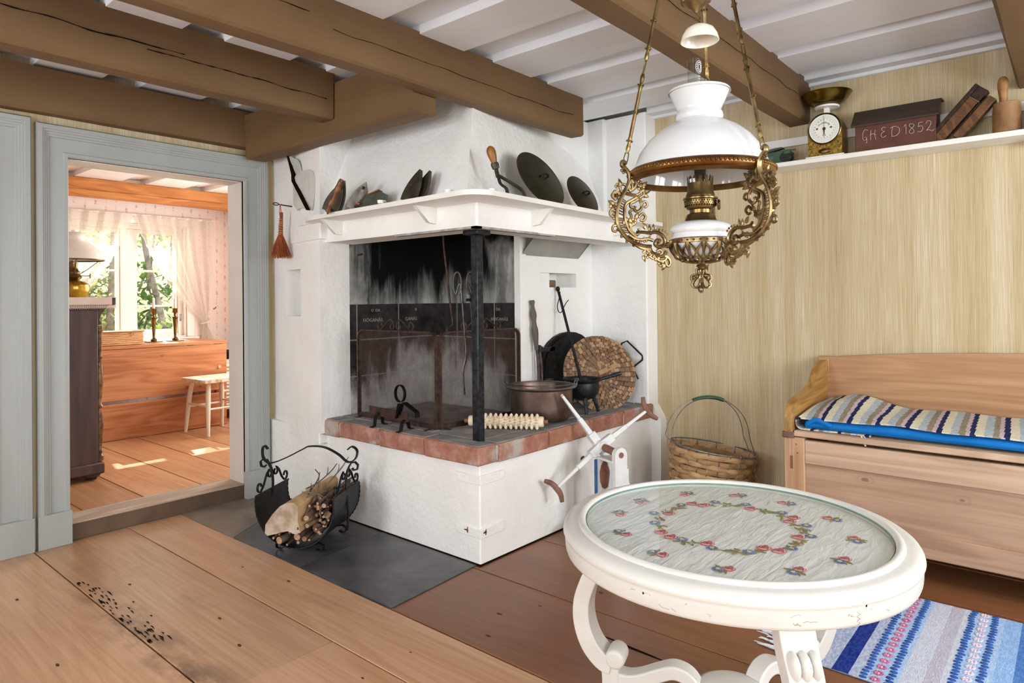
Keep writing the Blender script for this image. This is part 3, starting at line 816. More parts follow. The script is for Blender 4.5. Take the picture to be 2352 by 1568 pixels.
build(mb, 'split', M['crack'], flk)
# nail in the sooty wall
mb = MB(); mb.tube([(2.40, 3.24, 1.47), (2.40, 3.20, 1.475)], .006, 8); build(mb, 'wall_nail', M['rust'], FP)
# iron peg on the pier
mb = MB(); yp = 3.60
P0 = Vector((PX(yp), yp, 1.772)); P1 = Vector((PX(yp)-.115, yp+.012, 1.779))
mb.strap([P0, P0*.5+P1*.5, P1+Vector((.03,0,0))], .006, .005)
mb.tube([P1+Vector((.016+.018*math.cos(a), 0, .007*math.sin(a))) for a in [i*PI/6 for i in range(12)]], .0028, 6, 0, True)
build(mb, 'iron_peg', M['iron'], FP)
PEG = (PX(yp)-.078, yp+.008, 1.776)

# ================================================================ things on and around the hearth
ZH = .5425
def loopy(c, u, v, ru, rv, n=18):
    c, u, v = Vector(c), Vector(u), Vector(v)
    return [c+u*(ru*math.cos(2*PI*i/n))+v*(rv*math.sin(2*PI*i/n)) for i in range(n)]
# folding spark screen of two mesh leaves with scrolled tops
t = thing('fire_screen', 'folding iron fire screen with two mesh leaves and scrolled crests standing in the fireplace', 'fire screen', (2.325, 2.47, ZH))
def leaf(org, d, W, H):
    d = Vector(d).normalized(); org = Vector(org)
    def P(u, z, off=0): return org+d*u+Vector((0,0,z))+d.cross(Vector((0,0,1)))*off
    r = .045; path = [P(0, 0)]+[P(0, H-r)]+[P(r-r*math.cos(R(a)), H-r+r*math.sin(R(a))) for a in (20, 45, 70)]+[P(r, H)]
    path += [P(W-r, H)]+[P(W-r+r*math.sin(R(a)), H-r+r*math.cos(R(a))) for a in (20, 45, 70)]+[P(W, H-r), P(W, 0)]
    nrm = d.cross(Vector((0,0,1)))
    mb = MB(); mb.strap(path, .022, .009, nrm)
    mb.bar(P(0, .012), P(W, .012), .024, .014)
    fr = build(mb, 'frame', M['rust'], t)
    # two facing S-scrolls
    for sgn in (-1, 1):
        c = W*.5
        S = []
        S += spiral2(.030, .026, .022, .010, 100, 430, 16)[::-1]
        pts = [P(c+sgn*x, H+z) for x, z in S]
        top = bez([(.012, .045), (.035, .062), (.062, .052), (.095, .03), (.125, .006)], 6)
        sc1 = [P(c+sgn*p[0], H+p[1]) for p in top]
        end = [P(c+sgn*x, H+z) for x, z in spiral2(.128, .03, .027, .012, 260, 560, 16)]
        mb = MB(); mb.tube(pts[::1]+sc1, .0042, 6); mb.tube(end, .0042, 6)
        build(mb, 'crest_scroll', M['rust'], t)
    m = MB(); n = int(W/.005); k = int(H/.005); w_ = .00075
    for i in range(1, n):
        u = W*i/n; m.bar(P(u, .015), P(u, H-.006), w_, w_, 0, nrm)
    for j in range(4, k-1):
        z = H*j/k; m.bar(P(.004, z, .0006), P(W-.004, z, .0006), w_, w_, 0, nrm)
    build(m, 'wire_mesh', M['mesh_wire'], t)
    for u in (.03, W-.03):
        f = MB(); f.strap([P(u, .012), P(u, .001, -.02), P(u, -.001, -.055)], .022, .004, d); f.strap([P(u, .012), P(u, .001, .02), P(u, -.001, .04)], .022, .004, d)
        build(f, 'foot', M['rust'], t)
M['mesh_wire'] = mat('brown_wire_mesh', '4d3a35', '6a544d', .6, .5, sc_=20)
leaf((2.325, 2.492, ZH), (0.012, 1, 0), .655, .492)
leaf((2.335, 2.478, ZH), (1, -.035, 0), .60, .492)
# little iron dog of bent strap
t = thing('iron_dachshund', 'little black dachshund of bent iron strap with ring ear on the hearth', 'figurine', (2.19, 2.70, ZH))
mb = MB()
def dg(u, z, w_=0): return Vector((2.205-.10*0+w_, 2.885-u, ZH+z))
mb.strap([dg(0, .078), dg(.31, .070)], .045, .006, (0,0,1)); build(mb, 'body', M['rust'], t)
for (u, zt) in [(.075, .062), (.285, .045)]:
    for s in (-1, 1):
        mb = MB(); mb.strap([dg(u, zt+.01, s*.003), dg(u-.004*s, zt*.95, s*.022), dg(u-.01*s, .006, s*.036), dg(u-.012*s, .003, s*.06)], .022, .004, (0,1,0)); build(mb, 'leg', M['iron'], t)
mb = MB(); mb.strap([dg(.25, .075, -.012), dg(.275, .13, -.014), dg(.30, .145, -.014), dg(.395, .105, -.014), dg(.395, .08, -.014)], .03, .005, (1,0,0))
mb.strap([dg(.255, .135, -.01), dg(.235, .06, -.012)], .02, .005, (1,0,0)); build(mb, 'head', M['iron'], t)
mb = MB(); mb.strap(loopy(dg(.262, .187, -.01), (0,1,0), (0,0,1), .037, .043), .016, .004, (1,0,0), 0, True); build(mb, 'ring', M['iron'], t)
M['dark_steel'] = mat('dull_grey_iron', '34322f', '5b5754', .45, .8, sc_=25, bump=.2)
# fire tongs hung behind the post
t = thing('fire_tongs', 'long wrought iron fire tongs hanging beside the black corner post', 'tongs', (2.27, 2.22, 1.30))
for s, dx in ((1, -.018), (-1, .022)):
    mb = MB(); bx_, by_ = 2.262, 2.232
    u = Vector((.65, -.76, 0))
    C0 = Vector((bx_, by_, 1.278))+u*dx
    lo = [C0+u*(-.026*s*math.sin(a)*.75+(-.012 if s > 0 else .012))+Vector((0,0,.055*math.cos(a))) for a in [R(200+i*20) for i in range(17)]]
    arm = [C0+u*(.012*s*0), C0+u*(.01)+Vector((0,0,-.06)), C0+u*(.018)+Vector((0,0,-.18)), C0+u*(.028*1)+Vector((0,0,-.33)), C0+u*(.012 if s > 0 else .03)+Vector((0,0,-.42)), C0+u*(.018 if s > 0 else .024)+Vector((0,0,-.53))]
    mb.tube(bez(lo, 3), .0052, 6); mb.tube(bez([lo[-1]]+arm, 6), [.0055]*31+[.005]*6 if False else .0055, 6)
    build(mb, 'arm', M['dark_steel'], t)
mb = MB(); mb.tube([(2.276, 2.225, 1.20), (2.27, 2.195, 1.20)], .007, 8); build(mb, 'rivet', M['dark_steel'], t)
# rod hanging in the flue
mb = MB(); mb.tube(bez([(2.80, 2.93, 1.70), (2.80, 2.93, 1.55), (2.812, 2.915, 1.36), (2.842, 2.915, 1.15), (2.85, 2.91, 1.06), (2.835, 2.92, 1.035)], 6), .0065, 6)
solo(mb, 'flue_rod', M['rust'], 'thin rusty rod hanging down from the sooty chimney flue', 'rod', None, 0, (2.81, 2.92, 1.6))
# spiked rolling pin
t = thing('spiked_rolling_pin', 'pale wooden rolling pin covered in carved spikes lying on the hearth', 'rolling pin', (2.555, 2.23, ZH))
a0 = Vector((2.445, 2.385, ZH+.041)); a1 = Vector((2.648, 2.055, ZH+.041)); ax = (a1-a0).normalized(); L = (a1-a0).length
q = ax.to_track_quat('Z', 'X').to_matrix().to_4x4(); q = Matrix.Translation(a0) @ q
mb = MB(); mb.lathe([(0, 0), (.024, .002), (.027, .006), (.027, L-.006), (.024, L-.002), (0, L)], 18, 0, q); build(mb, 'roller', M['pale_wood'] if 'pale_wood' in M else mat('pale_beech', 'd8c2a4', 'e6d6bd', .6, sc_=20), t)
mb = MB(); nr = 16; nl = 13
for j in range(nl):
    for i in range(nr):
        a = 2*PI*(i+.5*(j % 2))/nr; z = .035+(L-.07)*j/(nl-1)
        d = Vector((math.cos(a), math.sin(a), 0)); e = Vector((-math.sin(a), math.cos(a), 0)); zc = Vector((0, 0, z)); h = .0048; g = .0078
        b = [d*.0262+zc+e*h, d*.0262+zc+Vector((0,0,g)), d*.0262+zc-e*h, d*.0262+zc-Vector((0,0,g))]
        m_ = [d*.035+zc+e*h*.95, d*.035+zc+Vector((0,0,g*.85)), d*.035+zc-e*h*.95, d*.035+zc-Vector((0,0,g*.85))]
        mb.add(b+m_+[d*.041+zc], [(0,1,5,4),(1,2,6,5),(2,3,7,6),(3,0,4,7),(4,5,8),(5,6,8),(6,7,8),(7,4,8)], 0, False, q)
build(mb, 'spikes', mat('pale_beech', 'd8c2a4', 'e6d6bd', .6, sc_=20), t)['kind'] = 'stuff'
for z0, z1 in ((-.02, 0), (L, L+.02)):
    mb = MB(); mb.lathe([(0, z0), (.011, z0), (.011, z1), (0, z1)], 14, 0, q); build(mb, 'axle_end', mat('red_brown_wood', '7a4a2c', '8f5b38', .5, sc_=30), t)
# copper cauldron
cc = (2.866, 2.243)
t = thing('copper_cauldron', 'big tarnished copper cauldron with wire bail handle on the brick hearth', 'cauldron', (*cc, ZH))
mb = MB(); mb.lathe([(0, .005), (.11, .003), (.150, .010), (.164, .03), (.170, .08), (.172, .172), (.190, .178), (.196, .184), (.192, .190), (.172, .186), (.166, .17), (.163, .05), (.14, .018), (0, .012)], 48, 0, None, (*cc, ZH))
build(mb, 'vessel', mat('tarnished_copper', '4e3f38', '8a7468', .42, .8, sc_=9, bump=.1, bsc=25, lo=.3, hi=.7), t, sharp=50)
mb = MB(); mb.lathe([(.171, .179), (.193, .181), (.197, .185), (.191, .191), (.171, .188)], 48, 0, None, (*cc, ZH)); build(mb, 'rim', mat('grey_tinned_rim', '6f6d6b', '93918e', .45, .7, sc_=25), t)
mb = MB(); u = Vector((.70, -.71, 0))
pts = [Vector((*cc, ZH+.196))+u*(.195*math.cos(a))+Vector((-u.y, u.x, 0))*(-.19*math.sin(a))+Vector((0,0,.004+.006*math.sin(a))) for a in [PI*i/18 for i in range(19)]]
pts = [pts[0]+Vector((0,0,-.02)), pts[0]+u*.008+Vector((0,0,.012))]+pts[1:-1]+[pts[-1]-u*.006+Vector((0,0,.012)), pts[-1]+Vector((0,0,-.02))]
mb.tube(pts, .0035, 6); build(mb, 'bail_handle', M['steel'], t)
for s in (-1, 1):
    mb = MB(); c = Vector((*cc, ZH+.195))+u*(.192*s); mb.tube(loopy(c, u, (0,0,1), .008, .014, 10), .003, 6, 0, True); build(mb, 'lug', M['steel'], t)
# three-legged iron pot with a tube handle
pc = (3.21, 2.205)
t = thing('tripod_pot', 'small black three-legged iron pot with a stub handle between cauldron and woven tray', 'pot', (*pc, ZH))
mb = MB(); mb.lathe([(0, .068), (.03, .07), (.07, .086), (.092, .112), (.098, .145), (.094, .172), (.100, .180), (.112, .188), (.114, .196), (.108, .196), (.094, .186), (.088, .15), (.07, .10), (0, .082)], 36, 0, None, (*pc, ZH)); build(mb, 'bowl', M['cast'] if 'cast' in M else mat('cast_iron_black', '0f1214', '20262a', .42, .3, sc_=30, bump=.15, bsc=90), t)
for a in (228, 318, 98):
    d = Vector((math.cos(R(a)), math.sin(R(a)), 0)); c = Vector((*pc, ZH))
    mb = MB(); mb.tube([c+d*.06+Vector((0,0,.098)), c+d*.078+Vector((0,0,.05)), c+d*.092], [.013, .011, .009], 6); build(mb, 'leg', M['iron_post'], t)
h = Vector((.86, -.48, 0)).normalized(); c = Vector((*pc, ZH+.183))
mb = MB(); mb.tube([c+h*.10, c+h*.13+Vector((0,0,.004)), c+h*.25+Vector((0,0,.03))], [.011, .010, .013], 10); build(mb, 'handle', M['iron_post'], t)
# ladle rod standing in the pot
t = thing('iron_rod', 'long thin iron rod with hook ring leaning from the black pot to the wall', 'fire iron', (3.21, 2.20, .66))
p0 = Vector((3.215, 2.20, .66)); p1 = Vector((3.285, 2.432, 1.262))
mb = MB(); mb.tube([p0, p1], .0085, 6); mb.ball(tuple(p1), (.017, .012, .016), 0, 10); build(mb, 'shaft', M['iron'], t)
mb = MB(); d = (p1-p0).normalized(); q0 = p1-d*.02+Vector((0,-.012,0))
mb.tube(bez([q0, q0+Vector((-.012,0,-.04)), q0+Vector((-.03,0,-.085)), q0+Vector((-.02,0,-.118)), q0+Vector((.008,0,-.125)), q0+Vector((.03,0,-.10)), q0+Vector((.05,-.01,-.065)), q0+Vector((.066,-.015,-.05))], 5), .0028, 6); build(mb, 'wire_hook', M['iron'], t)
# waffle tongs with a turned wooden handle
t = thing('toasting_tongs', 'old toasting tongs with long turned grey wooden handle leaning by the oven door', 'tongs', (3.02, 2.40, .75))
p1 = Vector((3.035, 2.435, 1.195)); p0 = Vector((3.06, 2.405, .725)); ax = p0-p1; n = 24
prof = [.013, .016, .012, .011, .012, .015, .018, .019, .018, .0155, .0135, .013, .014, .017, .019, .020, .020, .019, .018, .0165, .015, .014, .013, .012, .012]
mb = MB(); mb.tube([p1+ax*(.62*i/n) for i in range(n+1)], prof, 12); build(mb, 'handle', mat('weathered_handle_wood', '4d443c', '6d6258', .7, sc_=14, stretch=(1,1,.1), bump=.25), t)
mb = MB(); a = p1+ax*.60; u = Vector((.8, -.5, 0))
mb.strap([a, a+ax*.2, p0-u*.004], .012, .006, u); mb.strap([a+u*.022+ax*.05, a+ax*.2+u*.024, p0+u*.018], .010, .005, u)
mb.tube(bez([a+u*.022+ax*.06, a+u*.026+ax*.0, a+u*.036-ax*.02, a+u*.044+ax*.005, a+u*.038+ax*.03], 5), .0035, 6); build(mb, 'iron_fork', M['rust'], t)
mb = MB(); mb.box(p0+Vector((.0, -.01, -.018)), (.05, .03, .035)); mb.box(p0+Vector((.065, -.02, -.012)), (.055, .03, .038)); build(mb, 'iron_block', M['rust'], t, bevel=.004)
# woven round tray leaning in the corner
tc = Vector((3.42, 2.222, .748)); nn = Vector((-.56, -.78, .30)).normalized()
ux = Vector((.81, -.585, 0)).normalized(); uy = nn.cross(ux).normalized()
if uy.z < 0: uy = -uy
TM = Matrix(((ux.x, uy.x, nn.x, tc.x), (ux.y, uy.y, nn.y, tc.y), (ux.z, uy.z, nn.z, tc.z), (0,0,0,1)))
mb = MB(); RT_ = .232; rr = random.Random(11)
mb.lathe([(0, -.012), (RT_-.004, -.012), (RT_, -.006), (RT_-.004, .0), (0, -.002)], 40, 0, TM)
rings = 10; r0 = .055
for i in range(16):                                            # the radial base splints
    a = 2*PI*i/16
    mb.bx(0, r0+.04, -.010, .010, -.001, .003+.0012*(i % 3), 1+i % 3, TM @ Matrix.Rotation(a, 4, 'Z'))
mb.bx(-.01, .13, -.014, .014, .002, .0085, 2, TM @ Matrix.Rotation(R(22), 4, 'Z'))
for k in range(rings):
    ra = r0+(RT_-r0)*k/rings; rb = r0+(RT_-r0)*(k+1)/rings; n = int(20+k*2.6)
    for i in range(n):
        if (i+k) % 2 and rr.random() < .55: zt = .002
        else: zt = .0065
        a0_ = 2*PI*(i+.06)/n; a1_ = 2*PI*(i+.94)/n; am = (a0_+a1_)/2; e = rr.uniform(-.001, .0015)
        vs = []
        for z in (-.001, zt+e):
            for (r_, a_) in ((ra+.001, a0_), (rb-.001, a0_), (rb-.001, a1_), (ra+.001, a1_)): vs.append((r_*math.cos(a_), r_*math.sin(a_), z))
        vs += [(ra*math.cos(am), ra*math.sin(am), zt+e+.003), (rb*math.cos(am), rb*math.sin(am), zt+e+.003)]
        mb.add(vs, [(0,1,5,4),(2,3,7,6),(3,0,4,8,7),(1,2,6,9,5),(4,5,9,8),(8,9,6,7)], 1+(i*7+k*3+rr.randrange(3)) % 3, False, TM)
ws = [mat('chip_'+c, a_, b_, .65, sc_=18, stretch=(1,1,1), bump=.2) for c, a_, b_ in (('dark', '4d3624', '63482e'), ('mid', '765640', '8a6a4d'), ('light', '987552', 'ad8a64'), ('brown', '65492f', '7a5b3e'))]
solo(mb, 'woven_tray', ws, 'round tray woven of brown wood splints leaning in the fireplace corner', 'tray', None, 0, tuple(tc-uy*.2))
# round griddle hidden behind the tray; its wire handle shows at the upper right
t = thing('griddle', 'black griddle behind the woven tray, only its square wire handle showing at right', 'griddle', tuple(tc-uy*.19-nn*.03))
G = TM @ Matrix.Translation((.012, .012, -.026))
mb = MB(); mb.lathe([(0, -.006), (.185, -.006), (.19, 0), (.185, .006), (0, .006)], 36, 0, G); build(mb, 'plate', M['iron'], t)
mb = MB(); hp = [(.150, .135, 0), (.168, .176, 0), (.205, .190, 0), (.295, .092, 0), (.290, .066, 0), (.232, .028, 0), (.226, .0, 0), (.245, -.055, 0)]
mb.tube([G @ Vector(p) for p in hp], .0055, 8); build(mb, 'handle', M['iron'], t)

# ---------------------------------------------------------------- log basket of sheet iron on the slate
RX, RY, rz = 1.894, 2.922, math.atan2(-.86, .51)
t = thing('log_basket', 'black sheet iron log basket with scrolled handle in front of the fireplace', 'log basket', (RX, RY, .004), rz)
def U(s):   # cross-section of the cradle, s from -1 (left rim) to 1
    a = s*R(100)
    return (-.033+.200*math.sin(a)*(1.0 if abs(s) < .9 else 1.0), .222-.205*math.cos(a) if abs(a) < PI/2 else .222+.205*abs(math.cos(a))*1.0)
mb = MB(); nu = 40; nv = 44; HL = .155
def ed(v, i): return .004*math.sin(v*62)
mb.grid(lambda u, v: (U(u*2-1)[0]*(1+0*v), lerp(-HL, HL, v), U(u*2-1)[1]), nu, 8)
mb.grid(lambda u, v: (U(u*2-1)[0]*1.018-.0006, lerp(-HL, HL, v), U(u*2-1)[1]*1.0-.004*math.cos((u*2-1)*R(100))), nu, 8)
# pinked rims: little beads along every edge
for e in (-HL, HL):
    pts = [(U(i/60*2-1)[0]*1.009, e, U(i/60*2-1)[1]-.001) for i in range(61)]
    mb.tube(pts, [.0032 if i % 2 else .0056 for i in range(61)], 6)
for s in (-1, 1):
    x, z = U(s)
    mb.tube([(x, lerp(-HL, HL, i/34), z) for i in range(35)], [.003 if i % 2 else .0052 for i in range(35)], 6)
build(mb, 'cradle', M['sheet'] if 'sheet' in M else mat('dark_sheet_iron', '131416', '25272b', .38, .35, sc_=12, bump=.08), t, local=True)
xl, zl = U(-1); xr, zr = U(1)
for s, x0 in ((-1, xl), (1, xr)):
    mb = MB()
    post = bez([(x0*1.03, 0, .06), (x0*1.06+.0, 0, .15), (x0*1.0, 0, .26), (x0*1.02, 0, .34), (x0*1.06+s*.006, 0, .375)], 6)
    curl = [(x0*1.06+s*.006+s*p[0], 0, .375+p[1]) for p in [(.012, .02), (.032, .024), (.047, .010), (.043, -.012), (.024, -.016), (.016, -.006)]]
    mb.strap(list(post)+curl, .016, .006, (0,1,0)); build(mb, 'upright', M['iron'], t, local=True)
    for sy in (-1, 1):
        mb = MB()
        c1 = [(p[0], p[1]) for p in spiral2(.030, .072, .010, .024, 560, 250, 16)]
        mid = bez([(.030+.024*math.cos(R(250))+.024, .09), (.062, .082), (.085, .045), (.105, .018)], 5)
        s1 = spiral2(.026, .075, .011, .022, -260, 75, 16)
        dn = bez([(s1[-1][0], s1[-1][1]), (.060, .075), (.085, .035), (.112, .008)], 5)
        s2 = spiral2(.122, .032, .026, .013, 245, 545, 16)
        pts = [(x0*1.0, sy*p[0], zl+.002+p[1]) for p in s1]+[(x0, sy*p[0], zl+.002+p[1]) for p in dn[1:]]+[(x0, sy*p[0], zl+.002+p[1]) for p in s2[1:]]
        mb.strap(pts, .009, .006, (1,0,0)); build(mb, 'rim_scroll', M['iron'], t, local=True)
mb = MB()
hp = [(xl*1.13-.002, 0, .418), (xl*1.20, 0, .440), (xl*1.18, 0, .462), (xl*1.03, 0, .462)]
arch = bez([(xl*1.02-.02, 0, .450), (xl*1.12-.016, 0, .466), (xl*1.24, 0, .448), (xl*1.22, 0, .405), (xl*1.06, 0, .380), (xl*.72, 0, .405), (xl*.28, 0, .455), (-.03, 0, .47), (xr*.3, 0, .468), (xr*.75, 0, .435), (xr*1.06, 0, .398), (xr*1.30, 0, .415), (xr*1.36, 0, .455), (xr*1.2, 0, .475), (xr*1.06, 0, .46)], 6)
mb.strap(arch, .018, .006, (0,1,0)); build(mb, 'handle', M['iron'], t, local=True)
for (fx, fy) in ((-.11, -.13), (.075, -.13), (.075, .13), (-.11, .13)):
    mb = MB(); s = 1 if fx > 0 else -1
    mb.strap([(fx*.45, fy, .022)]+[(fx+s*.012+p[0]*s, fy, p[1]) for p in [(-.03, .034), (-.004, .038), (.018, .026), (.016, .008), (-.004, .002), (-.02, .009)]], .018, .004, (0,1,0))
    build(mb, 'scroll_foot', M['iron'], t, local=True)
RM = WM[t.name]
# the split log
bark = mat('split_log_wood', 'b08a5e', 'd2ae80', .75, sc_=10, stretch=(1,.08,1), bump=.6, bsc=16)
endg = mat('log_end_grain', '9c8570', 'cbb8a6', .9, sc_=14, bump=.6, bsc=30)
prof = [(-.150, .105), (-.145, .145), (-.118, .190), (-.075, .232), (-.035, .252), (.003, .258), (.022, .235), (.018, .17), (.030, .115), (.005, .105), (-.035, .118), (-.07, .11), (-.105, .10), (-.135, .095)]
mb = MB(); nL = 12; vs = []; fs = []; m = len(prof)
for i in range(nL+1):
    y = lerp(-.215, .19, i/nL)
    for k, (x, z) in enumerate(prof):
        d = .010*noise.noise((k*1.7, y*6, 2)); sh = 1-.22*(i/nL)
        vs.append(((x+.06)*sh-.06+d+.03*(i/nL), y+(.012*noise.noise((k*2.3, 5, 1)) if i in (0, nL) else 0), (z-.17)*sh+.17+d+.035*(i/nL)))
for i in range(nL):
    for k in range(m): fs.append((i*m+k, i*m+(k+1) % m, (i+1)*m+(k+1) % m, (i+1)*m+k))
mb.add(vs, fs, 0, True); mb.add(vs[:m], [list(range(m))[::-1]], 1); mb.add(vs[-m:], [list(range(m))], 1)
mb.v = [RM @ p for p in mb.v]
solo(mb, 'split_log', [bark, endg], 'big split log with rough pale end lying in the iron log basket', 'log', None, 0, tuple(RM @ Vector((-.06, -.2, .1))), weld=False)
# twigs, each its own
tb = [mat('twig_bark_'+str(i), a, b, .8, sc_=40, bump=.3) for i, (a, b) in enumerate((('3f3029', '5a473c'), ('57443a', '75604f'), ('6d5a48', '8a745d')))]
te = mat('twig_cut_end', '9c7656', 'bd9a7a', .8, sc_=60)
rr = random.Random(21); made = 0
def inside(x, z, r):
    a = math.hypot(x+.033, z-.222) if z < .222 else abs(x+.033)
    return a < .198-r
spots = []
tries = 0
while len(spots) < 52 and tries < 6000:
    tries += 1
    r = rr.choice([.0055, .006, .007, .008, .009, .011, .013]) if len(spots) > 4 else [.026, .018, .02, .017, .016][len(spots)]
    x = rr.uniform(-.16, .16); z = rr.uniform(.03, .27)
    if len(spots) == 0: x, z = .052, .092
    if len(spots) == 1: x, z = -.085, .066
    if len(spots) == 2: x, z = .11, .16
    if z > .10 and -.17 < x < .045: continue
    if z > .25-.10*max(0, (.06-x)): continue
    if not inside(x, z, r+.006): continue
    if any(math.hypot(x-a, z-b) < (r+c)*.98 for a, b, c in spots): continue
    spots.append((x, z, r))
for k, (x, z, r) in enumerate(spots):
    y0 = rr.uniform(-.20, -.08); L = rr.uniform(.24, .36); x1 = x+rr.uniform(-.05, .05); z1 = z+rr.uniform(-.01, .04)
    if not inside(x1, z1, r+.004): x1, z1 = x*.95, z+.006
    pts = [(lerp(x, x1, i/6)+.003*rr.uniform(-1, 1), y0+L*i/6, lerp(z, z1, i/6)+.0015*rr.uniform(-1, 1)) for i in range(7)]
    mb = MB(); mb.tube([RM @ Vector(p) for p in pts], [r*(1-.25*i/6) for i in range(7)], 8, 0, False, True, 1, 1)
    big = r > .02
    lab = 'thickest round branch at the bottom right of the log basket' if big else 'thin cut twig among the bundle in the iron log basket'
    solo(mb, 'branch' if big else 'twig', [tb[k % 3], te], lab, 'branch' if big else 'twig', None if big else 'twigs in the log basket', 0, tuple(RM @ Vector(pts[0])))
loose = [[(.0, -.10, .285), (.03, -.02, .30), (.06, .05, .335), (.075, .09, .365)], [(.06, -.06, .27), (.075, .02, .30), (.10, .09, .345), (.12, .13, .39)], [(.02, -.22, .13), (-.01, -.16, .20), (.01, -.08, .265), (.02, .0, .32), (-.02, .04, .345)],
         [(.115, -.18, .18), (.085, -.13, .24), (.05, -.07, .30), (.03, -.01, .345)], [(-.02, -.16, .22), (.03, -.10, .262), (.09, -.06, .268)], [(.09, -.14, .235), (.12, -.02, .26), (.10, .08, .285)], [(.03, -.19, .16), (.05, -.12, .235), (.08, -.04, .265)], [(-.01, -.12, .275), (.05, -.09, .262), (.12, -.1, .235)]]
for k, pl in enumerate(loose):
    pts = [RM @ p for p in bez(pl, 5)]; n = len(pts)
    mb = MB(); mb.tube(pts, [.0045*(1-.5*i/n) for i in range(n)], 6, 0, False, True, 1, 1)
    mb.tube([pts[n//2], pts[n//2]+Vector((.012, .006, .02)), pts[n//2]+Vector((.016, .012, .038))], [.0028, .0022, .0016], 5)
    solo(mb, 'twig', [tb[(k+1) % 3], te], 'crooked loose twig sticking up out of the iron log basket', 'twig', 'loose twigs on top of the log basket', 0, tuple(pts[0]))

# ================================================================ brass hanging oil lamp over the table
LX, LY = 1.653, .7556
LC = Vector((LX, LY, 0))
M['brass'] = mat('aged_brass', '57442a', '8a744a', .32, .95, sc_=22, bump=.15, bsc=60, bd=.002)
M['bronze'] = mat('gilt_cast_bronze', '5d4a30', 'a08a62', .34, .9, sc_=30, bump=.3, bsc=90, bd=.002)
M['copper_band'] = mat('coppery_brass_band', '6e4a28', '977344', .33, .95, sc_=14, bump=.1)
M['opal'] = mat('white_opal_glass', 'd6d8d8', None, .08, spec=.6)
M['opal'].node_tree.nodes['Principled BSDF'].inputs['Transmission Weight'].default_value = 0
M['opal'].node_tree.nodes['Principled BSDF'].inputs['Subsurface Weight'].default_value = .25
M['opal'].node_tree.nodes['Principled BSDF'].inputs['Subsurface Radius'].default_value = (.03, .03, .03)
M['clear'] = glass('clear_lamp_glass', (.90, .91, .90, 1), 1.75, .02, 1.0)
t = thing('hanging_oil_lamp', 'ornate brass hanging oil lamp with white opal glass shade above the round table', 'lamp', (LX, LY, 1.215))
# opal shade
sh = [(.080, 1.738), (.079, 1.742), (.076, 1.740), (.066, 1.715), (.0565, 1.695), (.055, 1.688), (.060, 1.682), (.0605, 1.672), (.057, 1.666), (.075, 1.655), (.105, 1.638), (.134, 1.612), (.157, 1.580), (.170, 1.546), (.174, 1.522),
      (.170, 1.522), (.166, 1.546), (.153, 1.578), (.131, 1.608), (.103, 1.633), (.072, 1.651), (.052, 1.663), (.055, 1.675), (.051, 1.69), (.062, 1.717), (.073, 1.742), (.0765, 1.745), (.080, 1.738)]
mb = MB(); mb.lathe(sh, 64, 0, None, LC); build(mb, 'shade', M['opal'], t, sharp=60)
# beaded band that carries the shade
mb = MB(); mb.lathe([(.171, 1.505), (.182, 1.506), (.1865, 1.511), (.183, 1.516), (.1865, 1.521), (.187, 1.529), (.183, 1.534), (.179, 1.538), (.174, 1.538), (.1725, 1.53), (.171, 1.505)], 72, 0, None, LC)
for i in range(110):
    a = 2*PI*i/110
    mb.ball((LX+.187*math.cos(a), LY+.187*math.sin(a), 1.5265), (.0038, .0038, .0048), 0, 6)
build(mb, 'shade_ring', M['copper_band'], t, sharp=50)
# chimney glass with etched mark
mb = MB(); mb.lathe([(.0175, 1.825), (.0175, 1.66), (.020, 1.60), (.0285, 1.545), (.031, 1.53), (.031, 1.50), (.028, 1.492)], 32, 0, Matrix.Translation((-.008, .009, 0)), LC); build(mb, 'lamp_chimney', M['clear'], t)
mb = MB()
rv = Vector((-.62, -.78, 0)).normalized()      # the face of the glass that shows
tx = Vector((-rv.y, rv.x, 0))
def etched(a, z, r_=.0178): return Vector((LX-.008, LY+.009, z))+(rv*math.cos(a)+tx*math.sin(a))*r_
for i in range(14):
    th = 2*PI*i/14
    c = etched(-.25*0+.42*math.cos(th)*1.0+.35, 1.802+.012*math.sin(th))
    mb.ball(tuple(c), (.0013, .0013, .0016), 0, 5)
mb.tube([etched(.35+.62*math.cos(2*PI*i/24), 1.802+.0165*math.sin(2*PI*i/24)) for i in range(24)], .0005, 4, 0, True)
mb.tube([etched(.35+.24*math.cos(2*PI*i/24), 1.802+.007*math.sin(2*PI*i/24)) for i in range(24)], .0005, 4, 0, True)
for k in range(3): mb.tube([etched(.1+i*.11, 1.778-k*.007) for i in range(5)], .0007, 4)
build(mb, 'etched_mark', mat('etched_white', 'e6e6e2', None, .8), t)
# burner: gallery, perforated basket, wick knob
mb = MB(); mb.lathe([(.031, 1.50), (.033, 1.50), (.033, 1.478), (.0365, 1.470), (.037, 1.464), (.0445, 1.461), (.0445, 1.457), (.040, 1.455), (.0405, 1.444), (.035, 1.433), (.028, 1.430), (.028, 1.421), (.035, 1.418), (.038, 1.410), (.041, 1.402), (.044, 1.398)], 40, 0, None, LC)
for i in range(14):                                             # crown-cut gallery
    a = 2*PI*i/14; M4 = Matrix.Translation((LX, LY, 1.50)) @ Matrix.Rotation(a, 4, 'Z') @ Matrix.Translation((.0325, 0, 0)) @ Matrix.Rotation(R(90), 4, 'Z') @ Matrix.Rotation(R(90), 4, 'X')
    mb.prism([(-.0065, 0), (.0065, 0), (.003, .007), (.0055, .013), (0, .019), (-.0055, .013), (-.003, .007)], -.0006, .0006, 0, M4)
build(mb, 'burner', M['brass'], t)
mb = MB()
